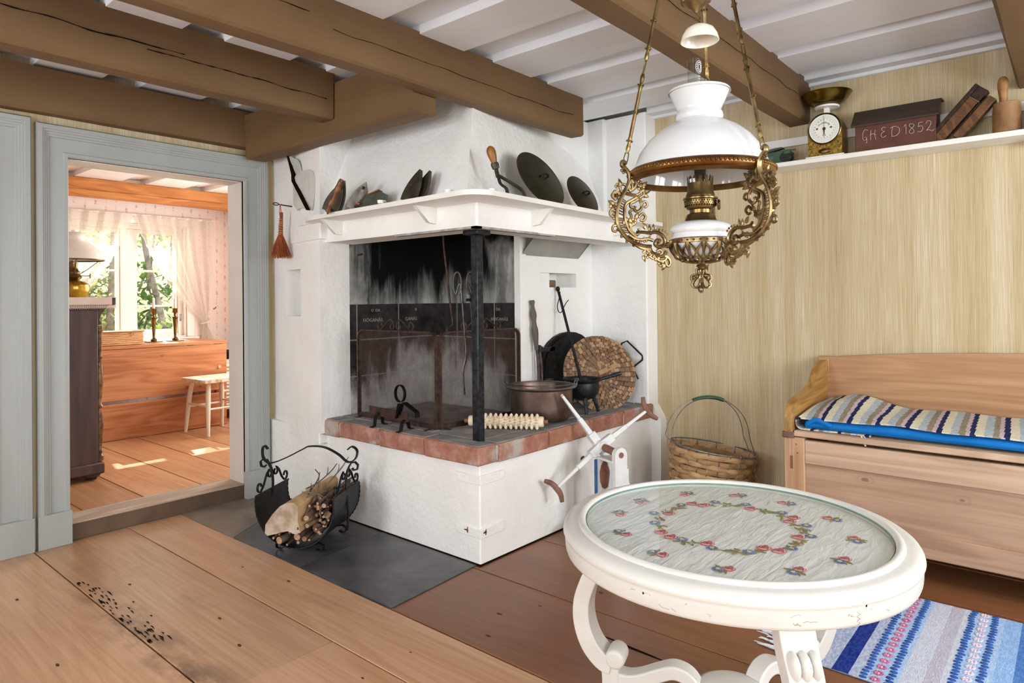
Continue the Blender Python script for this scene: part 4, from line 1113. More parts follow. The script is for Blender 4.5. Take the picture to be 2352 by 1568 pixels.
for j in range(3):
    for i in range(36):
        a = 2*PI*(i+.5*(j % 2))/36; z = 1.4515-j*.0055; r_ = .0402-.0006*j
        mb.ball((LX+r_*math.cos(a), LY+r_*math.sin(a), z), (.0018, .0018, .0021), 0, 5)
o = build(mb, 'burner_vents', M['crack'], t); o['kind'] = 'stuff'
mb = MB(); mb.lathe([(.012, 1.46), (.0145, 1.46), (.0145, 1.541), (.011, 1.543), (.011, 1.46)], 20, 0, None, LC); build(mb, 'wick_tube', mat('sooted_brass', '33301f', '4d4730', .5, .7, sc_=30), t)
kd = Vector((.30, -.95, 0)).normalized(); kc = Vector((LX, LY, 1.4415))
mb = MB(); mb.tube([kc+kd*.03, kc+kd*.047], .003, 8)
q = kd.to_track_quat('Z', 'X').to_matrix().to_4x4(); q = Matrix.Translation(kc+kd*.046) @ q
mb.lathe([(0, -.002), (.0135, -.002), (.0145, 0), (.0135, .003), (.010, .0024), (.005, .004), (0, .0045)], 24, 0, q)
for i in range(12):
    a = 2*PI*i/12; mb.ball((.0105*math.cos(a), .0105*math.sin(a), .003), .0016, 0, 5, q)
build(mb, 'wick_knob', M['brass'], t)
# white glass font
mb = MB(); mb.lathe([(.036, 1.401), (.050, 1.399), (.066, 1.394), (.076, 1.387), (.079, 1.378), (.077, 1.371), (.0715, 1.368), (.0735, 1.363), (.077, 1.357), (.076, 1.345), (.069, 1.337), (.064, 1.32), (.050, 1.303), (.025, 1.296), (0, 1.295)], 48, 0, None, LC)
build(mb, 'oil_font', M['opal'], t, sharp=60)
# openwork basket under the font
mb = MB(); mb.lathe([(.0735, 1.341), (.079, 1.342), (.080, 1.352), (.0765, 1.355), (.0735, 1.354)], 48, 0, None, LC)
mb.lathe([(0, 1.288), (.02, 1.289), (.022, 1.296), (.0, 1.297)], 24, 0, None, LC)
for i in range(30): a = 2*PI*i/30; mb.ball((LX+.080*math.cos(a), LY+.080*math.sin(a), 1.3475), (.0035, .0035, .0028), 0, 5)
def bk(a, s):     # point on the basket's bowl, s 0 rim..1 foot
    r_ = .078*math.cos(s*PI/2*.96)**.72; z = 1.342-.050*math.sin(s*PI/2)
    return Vector((LX+r_*math.cos(a), LY+r_*math.sin(a), z))
for i in range(12):
    a = 2*PI*i/12; h = PI/12
    mb.tube([bk(a, s/10) for s in range(11)], [.0085, .0078, .0065, .005, .0045, .0045, .004, .004, .004, .004, .004], 6, 0, False, True, .7)
    mb.tube(bez([bk(a, .0), bk(a+h*.75, .22), bk(a+h*.95, .42), bk(a+h*.4, .60), bk(a, .66)], 4), .0036, 5)
    mb.tube(bez([bk(a, .0), bk(a-h*.75, .22), bk(a-h*.95, .42), bk(a-h*.4, .60), bk(a, .66)], 4), .0036, 5)
    mb.ball(tuple(bk(a+h, .45)), (.0058, .0058, .0062), 0, 6); mb.ball(tuple(bk(a, .52)), (.006, .006, .006), 0, 6); mb.ball(tuple(bk(a+h, .68)), .0045, 0, 5)
build(mb, 'openwork_basket', M['bronze'], t)
# finial of pierced scrolls
mb = MB(); mb.lathe([(0, 1.288), (.010, 1.287), (.013, 1.282), (.008, 1.279), (.010, 1.275), (.006, 1.272), (0, 1.27)], 18, 0, None, LC)
for k in range(3):
    MM = Matrix.Translation((LX, LY, 0)) @ Matrix.Rotation(R(15.5+60+60*k), 4, 'Z')
    for s in (-1, 1):
        c = bez([(0, 0, 1.277), (s*.014, 0, 1.272), (s*.010, 0, 1.256), (s*.022, 0, 1.244), (s*.026, 0, 1.232), (s*.014, 0, 1.226), (s*.004, 0, 1.238)], 5); mb.tube([MM @ p for p in c], .0026, 6)
        c = bez([(s*.010, 0, 1.262), (s*.026, 0, 1.258), (s*.027, 0, 1.247), (s*.018, 0, 1.245)], 5); mb.tube([MM @ p for p in c], .0022, 6)
        mb.ball((s*.019, 0, 1.253), (.0042, .0032, .0042), 0, 6, MM)
mb.tube(loopy((LX, LY, 1.222), (.65, -.76, 0), (0, 0, 1), .0068, .0068, 12), .0026, 6, 0, True)
mb.ball((LX, LY, 1.256), (.005, .005, .012), 0, 8); mb.ball((LX, LY, 1.2155), .004, 0, 6); mb.tube([(LX, LY, 1.275), (LX, LY, 1.228)], .003, 6)
build(mb, 'finial', M['bronze'], t)
# three scrolled arms; drawn once in a vertical plane, r outward and z up
def flower(mb, r_, z_, s, MM):
    for i in range(5):
        a = 2*PI*i/5; mb.ball((r_+s*.75*math.cos(a), 0, z_+s*.75*math.sin(a)), (s*.55, s*.38, s*.55), 0, 6, MM)
    mb.ball((r_, 0, z_), (s*.45, s*.62, s*.45), 0, 6, MM)
def arm(az):
    MM = Matrix.Translation((LX, LY, 0)) @ Matrix.Rotation(R(az), 4, 'Z'); mb = MB()
    def cv(pts, rad, n=6, flat=1.0):
        c = bez([(p[0], 0, p[1]) for p in pts], 6)
        rr_ = [1.3*lerp(rad[0], rad[1], i/(len(c)-1)) for i in range(len(c))] if isinstance(rad, tuple) else rad*1.3
        mb.tube([MM @ p for p in c], rr_, n, 0, False, True, flat); return c
    # upper S from the chain hook down
    cv([(.198, 1.551), (.207, 1.556), (.209, 1.546), (.200, 1.538), (.191, 1.524), (.190, 1.505), (.199, 1.484), (.212, 1.462), (.221, 1.438), (.2245, 1.410), (.219, 1.386), (.203, 1.362), (.180, 1.345), (.155, 1.336), (.134, 1.334)], (.0042, .0045), 8, 1.4)
    inner = cv([(.171, 1.462), (.184, 1.455), (.200, 1.444), (.2035, 1.422), (.201, 1.398), (.190, 1.374), (.172, 1.358)], .0034, 6, 1.5)
    outer = bez([(.212, 0, 1.462), (.221, 0, 1.438), (.2245, 0, 1.410), (.219, 0, 1.386), (.203, 0, 1.362)], 4)
    for i in range(15):
        f = i/14; a = outer[int(f*(len(outer)-1))]; b = inner[int(lerp(10, len(inner)-3, f))]
        mb.tube([MM @ a, MM @ b], .0018, 5)
    # counter scroll under the shade ring
    cv([(.208, 1.476), (.188, 1.470), (.172, 1.466), (.160, 1.452), (.158, 1.436), (.168, 1.426), (.178, 1.431), (.175, 1.440)], (.004, .003), 7)
    cv([(.176, 1.468), (.164, 1.472), (.155, 1.480), (.152, 1.470), (.163, 1.461), (.176, 1.452), (.186, 1.447), (.187, 1.438), (.180, 1.436)], .003)
    cv([(.190, 1.505), (.184, 1.498), (.182, 1.486), (.188, 1.480), (.193, 1.487)], .0032)
    cv([(.198, 1.494), (.211, 1.497), (.214, 1.484), (.208, 1.474)], .003)
    cv([(.190, 1.50), (.178, 1.506), (.172, 1.498), (.178, 1.486), (.190, 1.478)], .0034)
    mb.tube([MM @ Vector((.185, 0, 1.516)), MM @ Vector((.178, 0, 1.500))], .006, 8)
    # inner volute at the elbow and the lower run to the font ring
    cv([(.178, 1.394), (.188, 1.386), (.184, 1.372), (.170, 1.366), (.163, 1.374), (.168, 1.382)], (.003, .0026))
    cv([(.196, 1.386), (.186, 1.412), (.190, 1.424), (.184, 1.430)], .0028)
    cv([(.172, 1.372), (.155, 1.372), (.138, 1.370), (.120, 1.372), (.104, 1.364), (.096, 1.350), (.100, 1.338), (.113, 1.334), (.122, 1.341), (.117, 1.350), (.110, 1.347)], (.0032, .005), 8, 1.5)
    for i in range(9):
        a = R(150-i*20); mb.ball((.112+.026*math.cos(a)*-1*-1, 0, 1.356+.022*math.sin(a)), (.0036, .003, .0036), 0, 5, MM)
    cv([(.140, 1.336), (.134, 1.320), (.118, 1.311), (.102, 1.310), (.093, 1.322)], (.0036, .003), 6, 1.4)
    cv([(.150, 1.334), (.142, 1.322), (.130, 1.318), (.124, 1.306), (.112, 1.297), (.098, 1.298), (.090, 1.310)], .003)
    cv([(.098, 1.310), (.088, 1.304), (.083, 1.292), (.088, 1.283), (.094, 1.287), (.096, 1.296)], (.0036, .0026), 6, 1.3)
    cv([(.158, 1.336), (.150, 1.325), (.156, 1.318)], .0028); cv([(.128, 1.318), (.136, 1.308), (.128, 1.302)], .0026)
    cv([(.093, 1.336), (.084, 1.340), (.080, 1.348)], .0055, 8)
    mb.lathe([(.012, -.002), (.0125, .002)], 4, 0, MM) if False else None
    mb.tube([MM @ Vector((.092+.008*math.cos(i*PI/6), 0, 1.341+.008*math.sin(i*PI/6))) for i in range(12)], .003, 6, 0, True)
    cv([(.214, 1.470), (.228, 1.478), (.236, 1.466), (.228, 1.458)], .0028); cv([(.224, 1.425), (.238, 1.430), (.242, 1.418), (.233, 1.412)], .0026)
    cv([(.222, 1.39), (.234, 1.388), (.235, 1.376), (.225, 1.374)], .0026); cv([(.160, 1.445), (.148, 1.452), (.143, 1.442), (.150, 1.436)], .0026)
    cv([(.166, 1.41), (.156, 1.420), (.148, 1.412), (.154, 1.402), (.163, 1.404)], .0028); cv([(.192, 1.365), (.178, 1.356), (.160, 1.352), (.142, 1.354), (.128, 1.350)], .0034)
    cv([(.186, 1.348), (.172, 1.338), (.156, 1.330), (.140, 1.328)], .0038); cv([(.120, 1.322), (.110, 1.326), (.104, 1.318), (.112, 1.312)], .0026)
    # leaves, buds and roses along the outside
    for (r_, z_, s) in [(.225, 1.468, .009), (.232, 1.440, .008), (.230, 1.414, .0065), (.196, 1.397, .009), (.180, 1.400, .006), (.158, 1.486, .007), (.164, 1.500, .006), (.120, 1.308, .0075), (.142, 1.312, .006), (.108, 1.290, .006), (.221, 1.492, .0055), (.174, 1.350, .0055), (.204, 1.533, .006), (.150, 1.352, .005), (.166, 1.343, .005)]:
        flower(mb, r_, z_, s*1.3, MM)
    for (r_, z_) in [(.227, 1.396), (.222, 1.378), (.212, 1.361), (.198, 1.348), (.180, 1.338)]: mb.ball((r_, 0, z_), .0045, 0, 6, MM)
    for (r_, z_, a) in [(.214, 1.500, 70), (.150, 1.468, 200), (.146, 1.478, 170), (.152, 1.495, 140), (.150, 1.386, 60), (.138, 1.380, 90), (.128, 1.381, 95), (.172, 1.412, 120), (.236, 1.448, 30), (.154, 1.306, 250), (.100, 1.283, 300)]:
        d = Vector((math.cos(R(a)), 0, math.sin(R(a)))); c = Vector((r_, 0, z_))
        mb.tube([MM @ (c-d*.006), MM @ c, MM @ (c+d*.006), MM @ (c+d*.013)], [.004, .0064, .005, .0008], 6, 0, False, True, .6)
    build(mb, 'scroll_arm', M['bronze'], t)
    # chain of cast rods up to the canopy
    base = Vector((.200, 0, 1.556)); top = Vector((.038, 0, 2.30)); d = (top-base); L = d.length; d.normalize()
    ch = MB(); s = .0; k = 0
    def hook(a, b):
        m_ = (a+b)/2; w_ = Vector((0, 1, 0)) if k % 2 else Vector((d.z, 0, -d.x))
        pts = [a, a+(b-a)*.15+w_*.0045, m_+w_*.0055, b-(b-a)*.15+w_*.0045, b, b-(b-a)*.15-w_*.0045, m_-w_*.0055, a+(b-a)*.15-w_*.0045]
        ch.tube([MM @ p for p in pts], .0014, 5, 0, True)
    hook(base-d*.012, base+d*.028); s = .022
    while s < L-.05:
        k += 1
        ln = min(.215, L-s-.02); a = base+d*s; b = base+d*(s+ln)
        rad = []; pts = []
        for i in range(25):
            f = i/24; pts.append(MM @ (a+(b-a)*f))
            r_ = .0048
            if f < .03 or f > .97: r_ = .003
            elif f < .09 or f > .91: r_ = .0058
            elif f < .13 or f > .87: r_ = .004
            elif f < .17 or f > .83: r_ = .0062
            elif .47 < f < .53: r_ = .0052
            rad.append(r_)
        ch.tube(pts, rad, 7)
        for f in (.15, .5, .85):
            c = a+(b-a)*f
            for w_ in (Vector((0, 1, 0)), Vector((0, -1, 0)), Vector((d.z, 0, -d.x)), Vector((-d.z, 0, d.x))): ch.ball(tuple(c+w_*.007), .0028, 0, 5, MM)
        s += ln
        if s < L-.05: hook(base+d*(s-.008), base+d*(s+.040)); s += .032
    build(ch, 'chain', M['brass'], t)
for az in (15.5, 135.5, 250.5): arm(az)
# canopy ring, pulley weight and smoke bell
mb = MB(); mb.lathe([(0, 2.362), (.055, 2.362), (.052, 2.335), (.030, 2.318), (.044, 2.31), (.044, 2.298), (.02, 2.29), (0, 2.288)], 32, 0, None, LC); build(mb, 'ceiling_canopy', M['brass'], t)
mb = MB(); mb.lathe([(0, 1.947), (.004, 1.948), (.008, 1.956), (.020, 1.964), (.032, 1.974), (.037, 1.990), (.030, 2.01), (.016, 2.03), (.010, 2.06), (.006, 2.10), (.004, 2.29)], 28, 0, None, LC+Vector((-.006, .004, 0)))
for i in range(8):
    a = 2*PI*i/8; mb.ball((LX-.006+.033*math.cos(a), LY+.004+.033*math.sin(a), 1.985), (.009, .009, .012), 0, 6)
build(mb, 'counterweight', M['bronze'], t)
mb = MB(); mb.tube(bez([(LX-.006, LY+.004, 1.95), (LX-.001, LY, 1.943), (LX+.003, LY-.004, 1.936), (LX-.002, LY, 1.929), (LX-.006, LY+.004, 1.932), (LX-.006, LY+.004, 1.937)], 5), .0016, 5); mb.tube([(LX-.001, LY, 1.930), (LX, LY, 1.917)], .0013, 5)
build(mb, 'hook', M['brass'], t)
mb = MB(); mb.lathe([(.0, 1.9185), (.004, 1.9185), (.020, 1.915), (.036, 1.905), (.045, 1.890), (.0495, 1.874), (.048, 1.873), (.043, 1.889), (.034, 1.902), (.019, 1.911), (0, 1.914)], 40, 0, None, LC+Vector((.001, -.003, 0))); build(mb, 'smoke_bell', M['enamel'] if 'enamel' in M else mat('cream_enamel', 'eae6d6', 'f1eee2', .22, sc_=8, spec=.6), t, sharp=60)

# ================================================================ things along the mantel
MT = 1.6595
M['flatiron'] = mat('old_flatiron_metal', '3a332c', '57503f', .5, .6, sc_=16, bump=.3, bsc=50, bd=.002)
M['tin_grey'] = mat('grey_green_tin', '4d5349', '6a7062', .55, .45, sc_=16, bump=.2, bsc=50, bd=.002)
# hand broom on the iron peg
t = thing('hand_broom', 'small reddish brown twig hand broom hanging from the iron peg beside the doorway', 'broom', (PEG[0], PEG[1], 1.46))
bx0 = Vector(PEG)
mb = MB(); mb.tube([bx0+Vector((0, -.003, .004)), bx0+Vector((-.004, -.006, -.05)), bx0+Vector((0, -.006, -.10)), bx0+Vector((.008, -.004, -.05)), bx0+Vector((.004, -.002, .004))], .0022, 6); build(mb, 'hanging_loop', mat('orange_leather', 'a5542f', 'b86a40', .6), t)
br1 = mat('red_brown_bristle', '6e2c10', '9a4a1e', .7, sc_=60); br2 = mat('rust_bristle', '8a3d16', 'b3622c', .7, sc_=60)
mb = MB(); mb.tube([bx0+Vector((.010, -.004, -.045)), bx0+Vector((.006, -.004, -.12)), bx0+Vector((.002, -.004, -.20))], [.009, .0105, .014], 10)
build(mb, 'handle', br1, t)
mb = MB(); rr = random.Random(2)
for i in range(9):
    z = -.085-.011*i; rad = .0125+.00035*i
    mb.tube([bx0+Vector((.006-.0005*i+rad*math.cos(a), -.004+rad*math.sin(a), z+.004*math.sin(a+i))) for a in [2*PI*j/12 for j in range(12)]], .0017, 5, 0, True)
build(mb, 'binding', mat('tan_binding_cord', 'c9906a', 'dba47c', .7), t)
mb = MB()
for i in range(230):
    a = rr.uniform(0, 2*PI); q = math.sqrt(rr.random()); r0 = .012*q; r1 = .066*q*(.9+.2*rr.random())
    dx, dy = math.cos(a), math.sin(a)*.55
    z1 = -.300-.022*rr.random()
    o0 = bx0+Vector((.003, -.004, 0))
    mb.tube([o0+Vector((dx*r0, dy*r0, -.175)), o0+Vector((dx*lerp(r0, r1, .55), dy*lerp(r0, r1, .55), -.24)), o0+Vector((dx*r1+rr.uniform(-.004,.004), dy*r1, z1))], [.0016, .0014, .0009], 4, i % 2)
bb = build(mb, 'bristles', [br1, br2], t); bb['kind'] = 'stuff'

def sole(L, W, n=14):
    """flatiron outline: pointed toe at +x"""
    pts = []
    for i in range(n+1):
        f = i/n; x = L*f; y = W/2*(1-max(0, (f-.18)/.82)**2.0)*(.94+.06*min(1, f*6)); pts.append((x, y))
    return pts+[(x, -y) for x, y in pts[::-1][1:]]
def rotm(o, xa, za):
    xa = Vector(xa).normalized(); za = Vector(za); za = (za-xa*za.dot(xa)).normalized(); ya = za.cross(xa)
    return Matrix(((xa.x, ya.x, za.x, o[0]), (xa.y, ya.y, za.y, o[1]), (xa.z, ya.z, za.z, o[2]), (0,0,0,1)))
# flatiron with a turned handle, propped up on its heel
t = thing('flatiron', 'flatiron with brown turned wooden handle propped on its heel at the mantel end', 'iron', (2.05, 2.95, MT))
Q = rotm((2.035, 2.985, MT+.006), (.20, -.52, 1), (-.62, -.62, -.20)) @ Matrix.Scale(1.12, 4)
mb = MB(); mb.prism(sole(.165, .085), -.030, .0, 0, Q); mb.prism([(x*.9+.006, y*.8) for x, y in sole(.165, .085)], .0, .012, 0, Q); build(mb, 'body', M['flatiron'], t, bevel=.004)
mb = MB(); mb.tube([Q @ Vector((.02, 0, .012)), Q @ Vector((.0, 0, .055)), Q @ Vector((.02, 0, .085))], .005, 7); build(mb, 'handle_bracket', M['steel'], t); mb = MB(); mb.tube([Q @ Vector((.12, 0, .01)), Q @ Vector((.15, 0, .05)), Q @ Vector((.155, 0, .082)), Q @ Vector((.15, 0, .09))], .005, 7); build(mb, 'handle_bracket', M['steel'], t)
mb = MB(); n = 20; mb.tube([Q @ Vector((lerp(.01, .175, i/n), 0, .088)) for i in range(n+1)], [.010, .013, .011, .0105, .014, .0155, .016, .0155, .0135, .011, .0105, .0125, .0145, .0155, .016, .0155, .014, .0135, .014, .013, .010], 12); build(mb, 'handle', mat('mottled_brown_handle', '4a2c17', '8a5a30', .4, sc_=40), t)
# a second, lighter flatiron standing behind it
t = thing('flatiron', 'bright steel flatiron standing upright behind the brown handled one on the mantel', 'iron', (2.075, 2.77, MT))
Q = rotm((2.055, 2.80, MT+.004), (.30, -.32, 1), (-.55, -.75, -.05)) @ Matrix.Scale(1.05, 4)
mb = MB(); mb.prism(sole(.15, .085), -.012, .0, 0, Q); mb.prism([(x*.86+.008, y*.7) for x, y in sole(.15, .085)], .0, .014, 0, Q); build(mb, 'body', mat('polished_iron', '6e6a64', '96928a', .35, .8, sc_=15), t, bevel=.003)
mb = MB(); mb.strap([Q @ Vector((.02, 0, .010)), Q @ Vector((.01, 0, .06)), Q @ Vector((.03, 0, .075)), Q @ Vector((.10, 0, .075)), Q @ Vector((.115, 0, .06)), Q @ Vector((.11, 0, .010))], .014, .005, Q.to_3x3() @ Vector((0, 1, 0))); build(mb, 'handle', M['steel'], t)
mb = MB(); mb.ball(tuple(Q @ Vector((.03, -.01, .085))), .009, 0, 10); build(mb, 'copper_knob', mat('copper_knob_metal', 'a2572e', 'b86a3c', .35, .8), t)
# box iron lying on its side
t = thing('box_iron', 'dark grey green box iron with open top lying in the middle of the mantel irons', 'iron', (2.06, 2.66, MT))
Q = rotm((2.035, 2.765, MT+.002), (.05, -1, 0), (.28, 0, 1))
mb = MB(); mb.prism([(0, .002), (.165, -.002), (.175, .075), (.155, .078), (.07, .066), (.02, .045)], -.045, .0, 0, Q @ Matrix.Rotation(R(90), 4, 'X')); build(mb, 'body', M['tin_grey'], t, bevel=.004)
mb = MB(); mb.prism([(.05, .066), (.13, .084), (.145, .09), (.14, .094), (.05, .074)], -.03, -.005, 0, Q @ Matrix.Rotation(R(90), 4, 'X')); build(mb, 'lid_slide', mat('rusty_lid', '7a4a28', '96602f', .6, .4, sc_=40), t)
# lone iron sole, leaning on the hood
t = thing('iron_sole', 'lone dark flatiron sole leaning against the hood at the middle of the mantel shelf', 'iron', (2.02, 2.34, MT))
Q = rotm((2.055, 2.395, MT+.006), (.32, -.30, 1), (-.85, .0, .25))
mb = MB(); mb.prism(sole(.165, .10), -.012, .006, 0, Q); build(mb, 'plate', M['flatiron'], t, bevel=.004)
Q2 = rotm((2.075, 2.37, MT+.012), (.32, -.34, 1), (-.85, .0, .25))
mb = MB(); mb.prism(sole(.160, .09), -.026, -.012, 0, Q2); mb.ball((.08, .012, .006), (.012, .006, .004), 0, 8, Q); build(mb, 'second_plate', M['flatiron'], t, bevel=.004)
# fork-shaped tool with wooden handle
def onY(x, y_): return (x, y_)
t = thing('forked_iron', 'forked flat iron tool with orange wooden handle leaning left of the two pan lids', 'tool', (2.28, 1.99, MT))
A = Vector((2.235, 1.925, MT)); Bq = Vector((2.372, 1.935, MT)); J = Vector((2.278, 2.02, MT+.110)); 
mb = MB(); mb.strap(bez([A, A+Vector((0.004, .012, .035)), (A+J)*.5+Vector((-.006, .008, .008)), J], 5), .012, .010, (0,1,0)); mb.strap(bez([Bq, Bq+Vector((-.008, .012, .04)), (Bq+J)*.5+Vector((.012, .004, .018)), J], 5), .012, .010, (0,1,0)); mb.strap([A, Bq], .010, .008, (0,1,0)); mb.strap([J-Vector((0,0,.01)), J+Vector((-.006, .008, .035))], .014, .013, (0,1,0)); build(mb, 'fork', M['flatiron'], t)
axd = Vector((-.22, .18, 1)).normalized(); H0 = J+Vector((-.004, .008, .03))
mb = MB(); mb.tube([H0, H0+axd*.018, H0+axd*.028], [.016, .019, .017], 8); build(mb, 'ferrule', M['flatiron'], t)
mb = MB(); mb.tube([H0+axd*(z*.88) for z in (.026, .035, .05, .07, .09, .105, .115, .122)], [.013, .014, .0165, .020, .0215, .0195, .014, .004], 14); build(mb, 'handle', mat('orange_brown_wood', '7d4f1c', 'a36b28', .4, sc_=30, stretch=(1,1,.2)), t)
# two dished pan lids leaning on the hood
lid_m = mat('dark_bronze_lid', '2c2716', '3f3923', .42, .55, sc_=6, bump=.1, bsc=40, bd=.002)
def lid(label, cx, yb, D_, lean, yaw_):
    # rests on the shelf at its lowest rim, tipped back
    t = thing('pan_lid', label, 'lid', (cx, yb, MT))
    nrm = Vector((math.sin(yaw_)*math.cos(lean), -math.cos(yaw_)*math.cos(lean), math.sin(lean)))
    upv = Vector((-math.sin(yaw_)*math.sin(lean)*-1*-1, math.cos(yaw_)*math.sin(lean), math.cos(lean)))
    upv = (Vector((0,0,1))-nrm*nrm.z).normalized(); xx = upv.cross(nrm).normalized()
    c = Vector((cx, yb, MT+.004))+upv*(D_/2)
    Q = Matrix(((xx.x, upv.x, nrm.x, c.x), (xx.y, upv.y, nrm.y, c.y), (xx.z, upv.z, nrm.z, c.z), (0,0,0,1)))
    r_ = D_/2
    mb = MB(); mb.lathe([(0, .020), (r_*.4, .017), (r_*.75, .009), (r_*.92, .002), (r_, .001), (r_, -.002), (r_*.9, -.002), (r_*.7, .004), (0, .014)], 48, 0, Q); build(mb, 'disc', lid_m, t, sharp=50)
    mb = MB(); mb.tube([Q @ Vector(p) for p in bez([(-.028, -.0, .017), (-.026, 0, .032), (0, .004, .040), (.026, 0, .032), (.028, 0, .017)], 5)], .005, 7); build(mb, 'handle', M['iron'], t)
lid('large dark bronze pan lid leaning on the chimney hood above the mantel', 2.665, 1.995, .33, R(28), R(0))
lid('small dark bronze pan lid leaning on the hood right of the large lid', 3.095, 2.055, .255, R(26), R(0))

# ================================================================ things on the right wall shelf
ST = 1.9195
# kitchen scale in a hammered brass case, dial toward the room
t = thing('kitchen_scale', 'kitchen scale with hammered brass case, white round dial and brass pan', 'scale', (3.70, .99, ST))
DM = Matrix(((0, 0, -1, 3.655), (-1, 0, 0, .99), (0, 1, 0, ST), (0, 0, 0, 1)))   # local x along -Y, y up, z toward the room
mb = MB(); mb.prism([(-.082, .006), (.082, .006), (.082, .135)]+[(.082*math.cos(R(a)), .138+.084*math.sin(R(a))) for a in range(5, 180, 10)]+[(-.082, .135)], -.10, 0, 0, DM); build(mb, 'case', M['hammered'] if 'hammered' in M else mat('hammered_brass', '6a5220', 'b8974a', .35, .85, sc_=70, bump=1.0, bsc=110, bd=.006, lo=.3, hi=.7), t, bevel=.004)
mb = MB(); mb.bx(-.092, .092, 0, .006, -.11, .008, 0, DM); build(mb, 'base_plate', M['white_paint'], t)
mb = MB(); mb.lathe([(.0, .002), (.074, .002), (.078, .007), (.082, .004), (.082, 0)], 48, 0, DM @ Matrix.Translation((0, .143, 0))); build(mb, 'dial_rim', M['brass'], t)
DD = DM @ Matrix.Translation((0, .143, .006))
ink = mat('black_dial_ink', '1c1a18', None, .6)
mb = MB(); mb.lathe([(0, .0), (.073, .0)], 48, 0, DD); dial = build(mb, 'dial', mat('white_dial', 'ecebe2', None, .35), t)
mb = MB()
for i in range(60):
    a = 2*PI*i/60; c, s_ = math.cos(a), math.sin(a); l = .006 if i % 5 == 0 else .0035
    w_ = .0005; q = Matrix(((c, -s_, 0, 0), (s_, c, 0, 0), (0, 0, 1, 0), (0, 0, 0, 1)))
    mb.bx(.0635-l*.5, .0635+l*.5, -w_, w_, .0004, .0008, 0, DD @ q)
mb.lathe([(.0548, .0006), (.0554, .0006)], 48, 0, DD)
build(mb, 'dial_scale', ink, dial)
for i in range(20):
    a = PI/2-2*PI*i/20; mb = text_mb(str(i if i else 0), .0085, .0002, DD @ Matrix.Translation((.047*math.cos(a), .047*math.sin(a)-.003, .0006))); build(mb, 'dial_numeral', ink, dial)
mb = text_mb('Hushållsvåg', .0125, .0002, DD @ Matrix.Translation((0, .0275, .0006)), 0, 'CENTER', .030); build(mb, 'dial_lettering', ink, dial)
for (x_, y_) in ((-.034, .003), (.034, .003)):
    mb = MB(); mb.lathe([(0, .0022), (.0035, .002), (.0055, .0006)], 14, 0, DD @ Matrix.Translation((x_, y_, 0))); build(mb, 'dial_screw', M['brass'], dial)
mb = MB(); mb.prism([(-.0011, -.02), (.0011, -.02), (.0004, .062), (-.0004, .062)], .0015, .0022, 0, DD); mb.lathe([(0, .0035), (.0065, .003), (.008, .0012)], 18, 0, DD); mb.tube([DD @ Vector((.0055*math.cos(a), -.033+.0055*math.sin(a), .0018)) for a in [i*PI/7 for i in range(14)]], .0011, 5, 0, True); mb.prism([(-.003, -.008), (.003, -.008), (.002, -.028), (-.002, -.028)], .0015, .0022, 0, DD); build(mb, 'pointer', ink, t)
mb = MB(); mb.lathe([(.0, .006), (.018, .005), (.025, .0)], 20, 0, DM @ Matrix.Translation((0, .030, 0)) @ Matrix.Diagonal((1.3, .52, 1, 1))); build(mb, 'badge', M['brass'], t)
mb = MB(); mb.bx(-.012, .012, .215, .262, -.062, -.038, 0, DM); mb.lathe([(0, .258), (.057, .260), (.060, .266), (.057, .270), (0, .270)], 36, 0, None, (3.705, .99, ST)); build(mb, 'platform', M['white_paint'], t)
mb = MB(); mb.lathe([(0, .271), (.055, .272), (.085, .285), (.105, .308), (.117, .327), (.122, .330), (.121, .333), (.115, .331), (.102, .312), (.083, .290), (.053, .277), (0, .276)], 48, 0, None, (3.70, .99, ST)); build(mb, 'weighing_pan', mat('polished_old_brass', '5d4a1c', '8f7634', .25, .95, sc_=10), t, sharp=50)
# red chest with a sloping lid and white lettering
t = thing('red_box', 'old red painted wooden box with dark sloping lid and white painted date 1852', 'box', (3.72, .675, ST))
redm = mat('worn_red_paint', '4f2b1d', '64392a', .7, sc_=7, bump=.2); lidm = mat('dark_brown_lid', '33261d', '4a382b', .65, sc_=8, stretch=(1,.1,1), bump=.3)
mb = MB(); mb.bx(3.655, 3.79, .502, .846, ST, ST+.128); build(mb, 'body', redm, t, bevel=.003)
mb = MB(); mb.prism([(3.638, ST+.120), (3.638, ST+.130), (3.715, ST+.215), (3.794, ST+.222), (3.794, ST+.212), (3.72, ST+.205), (3.655, ST+.125)], .487, .862, 0, MXZ); mb.prism([(3.66, ST+.12), (3.72, ST+.205), (3.79, ST+.212), (3.79, ST+.12)], .503, .845, 0, MXZ); build(mb, 'lid', lidm, t, bevel=.003)
LM = Matrix(((0, 0, -1, 3.6545), (-1, 0, 0, .846), (0, 1, 0, ST), (0, 0, 0, 1)))
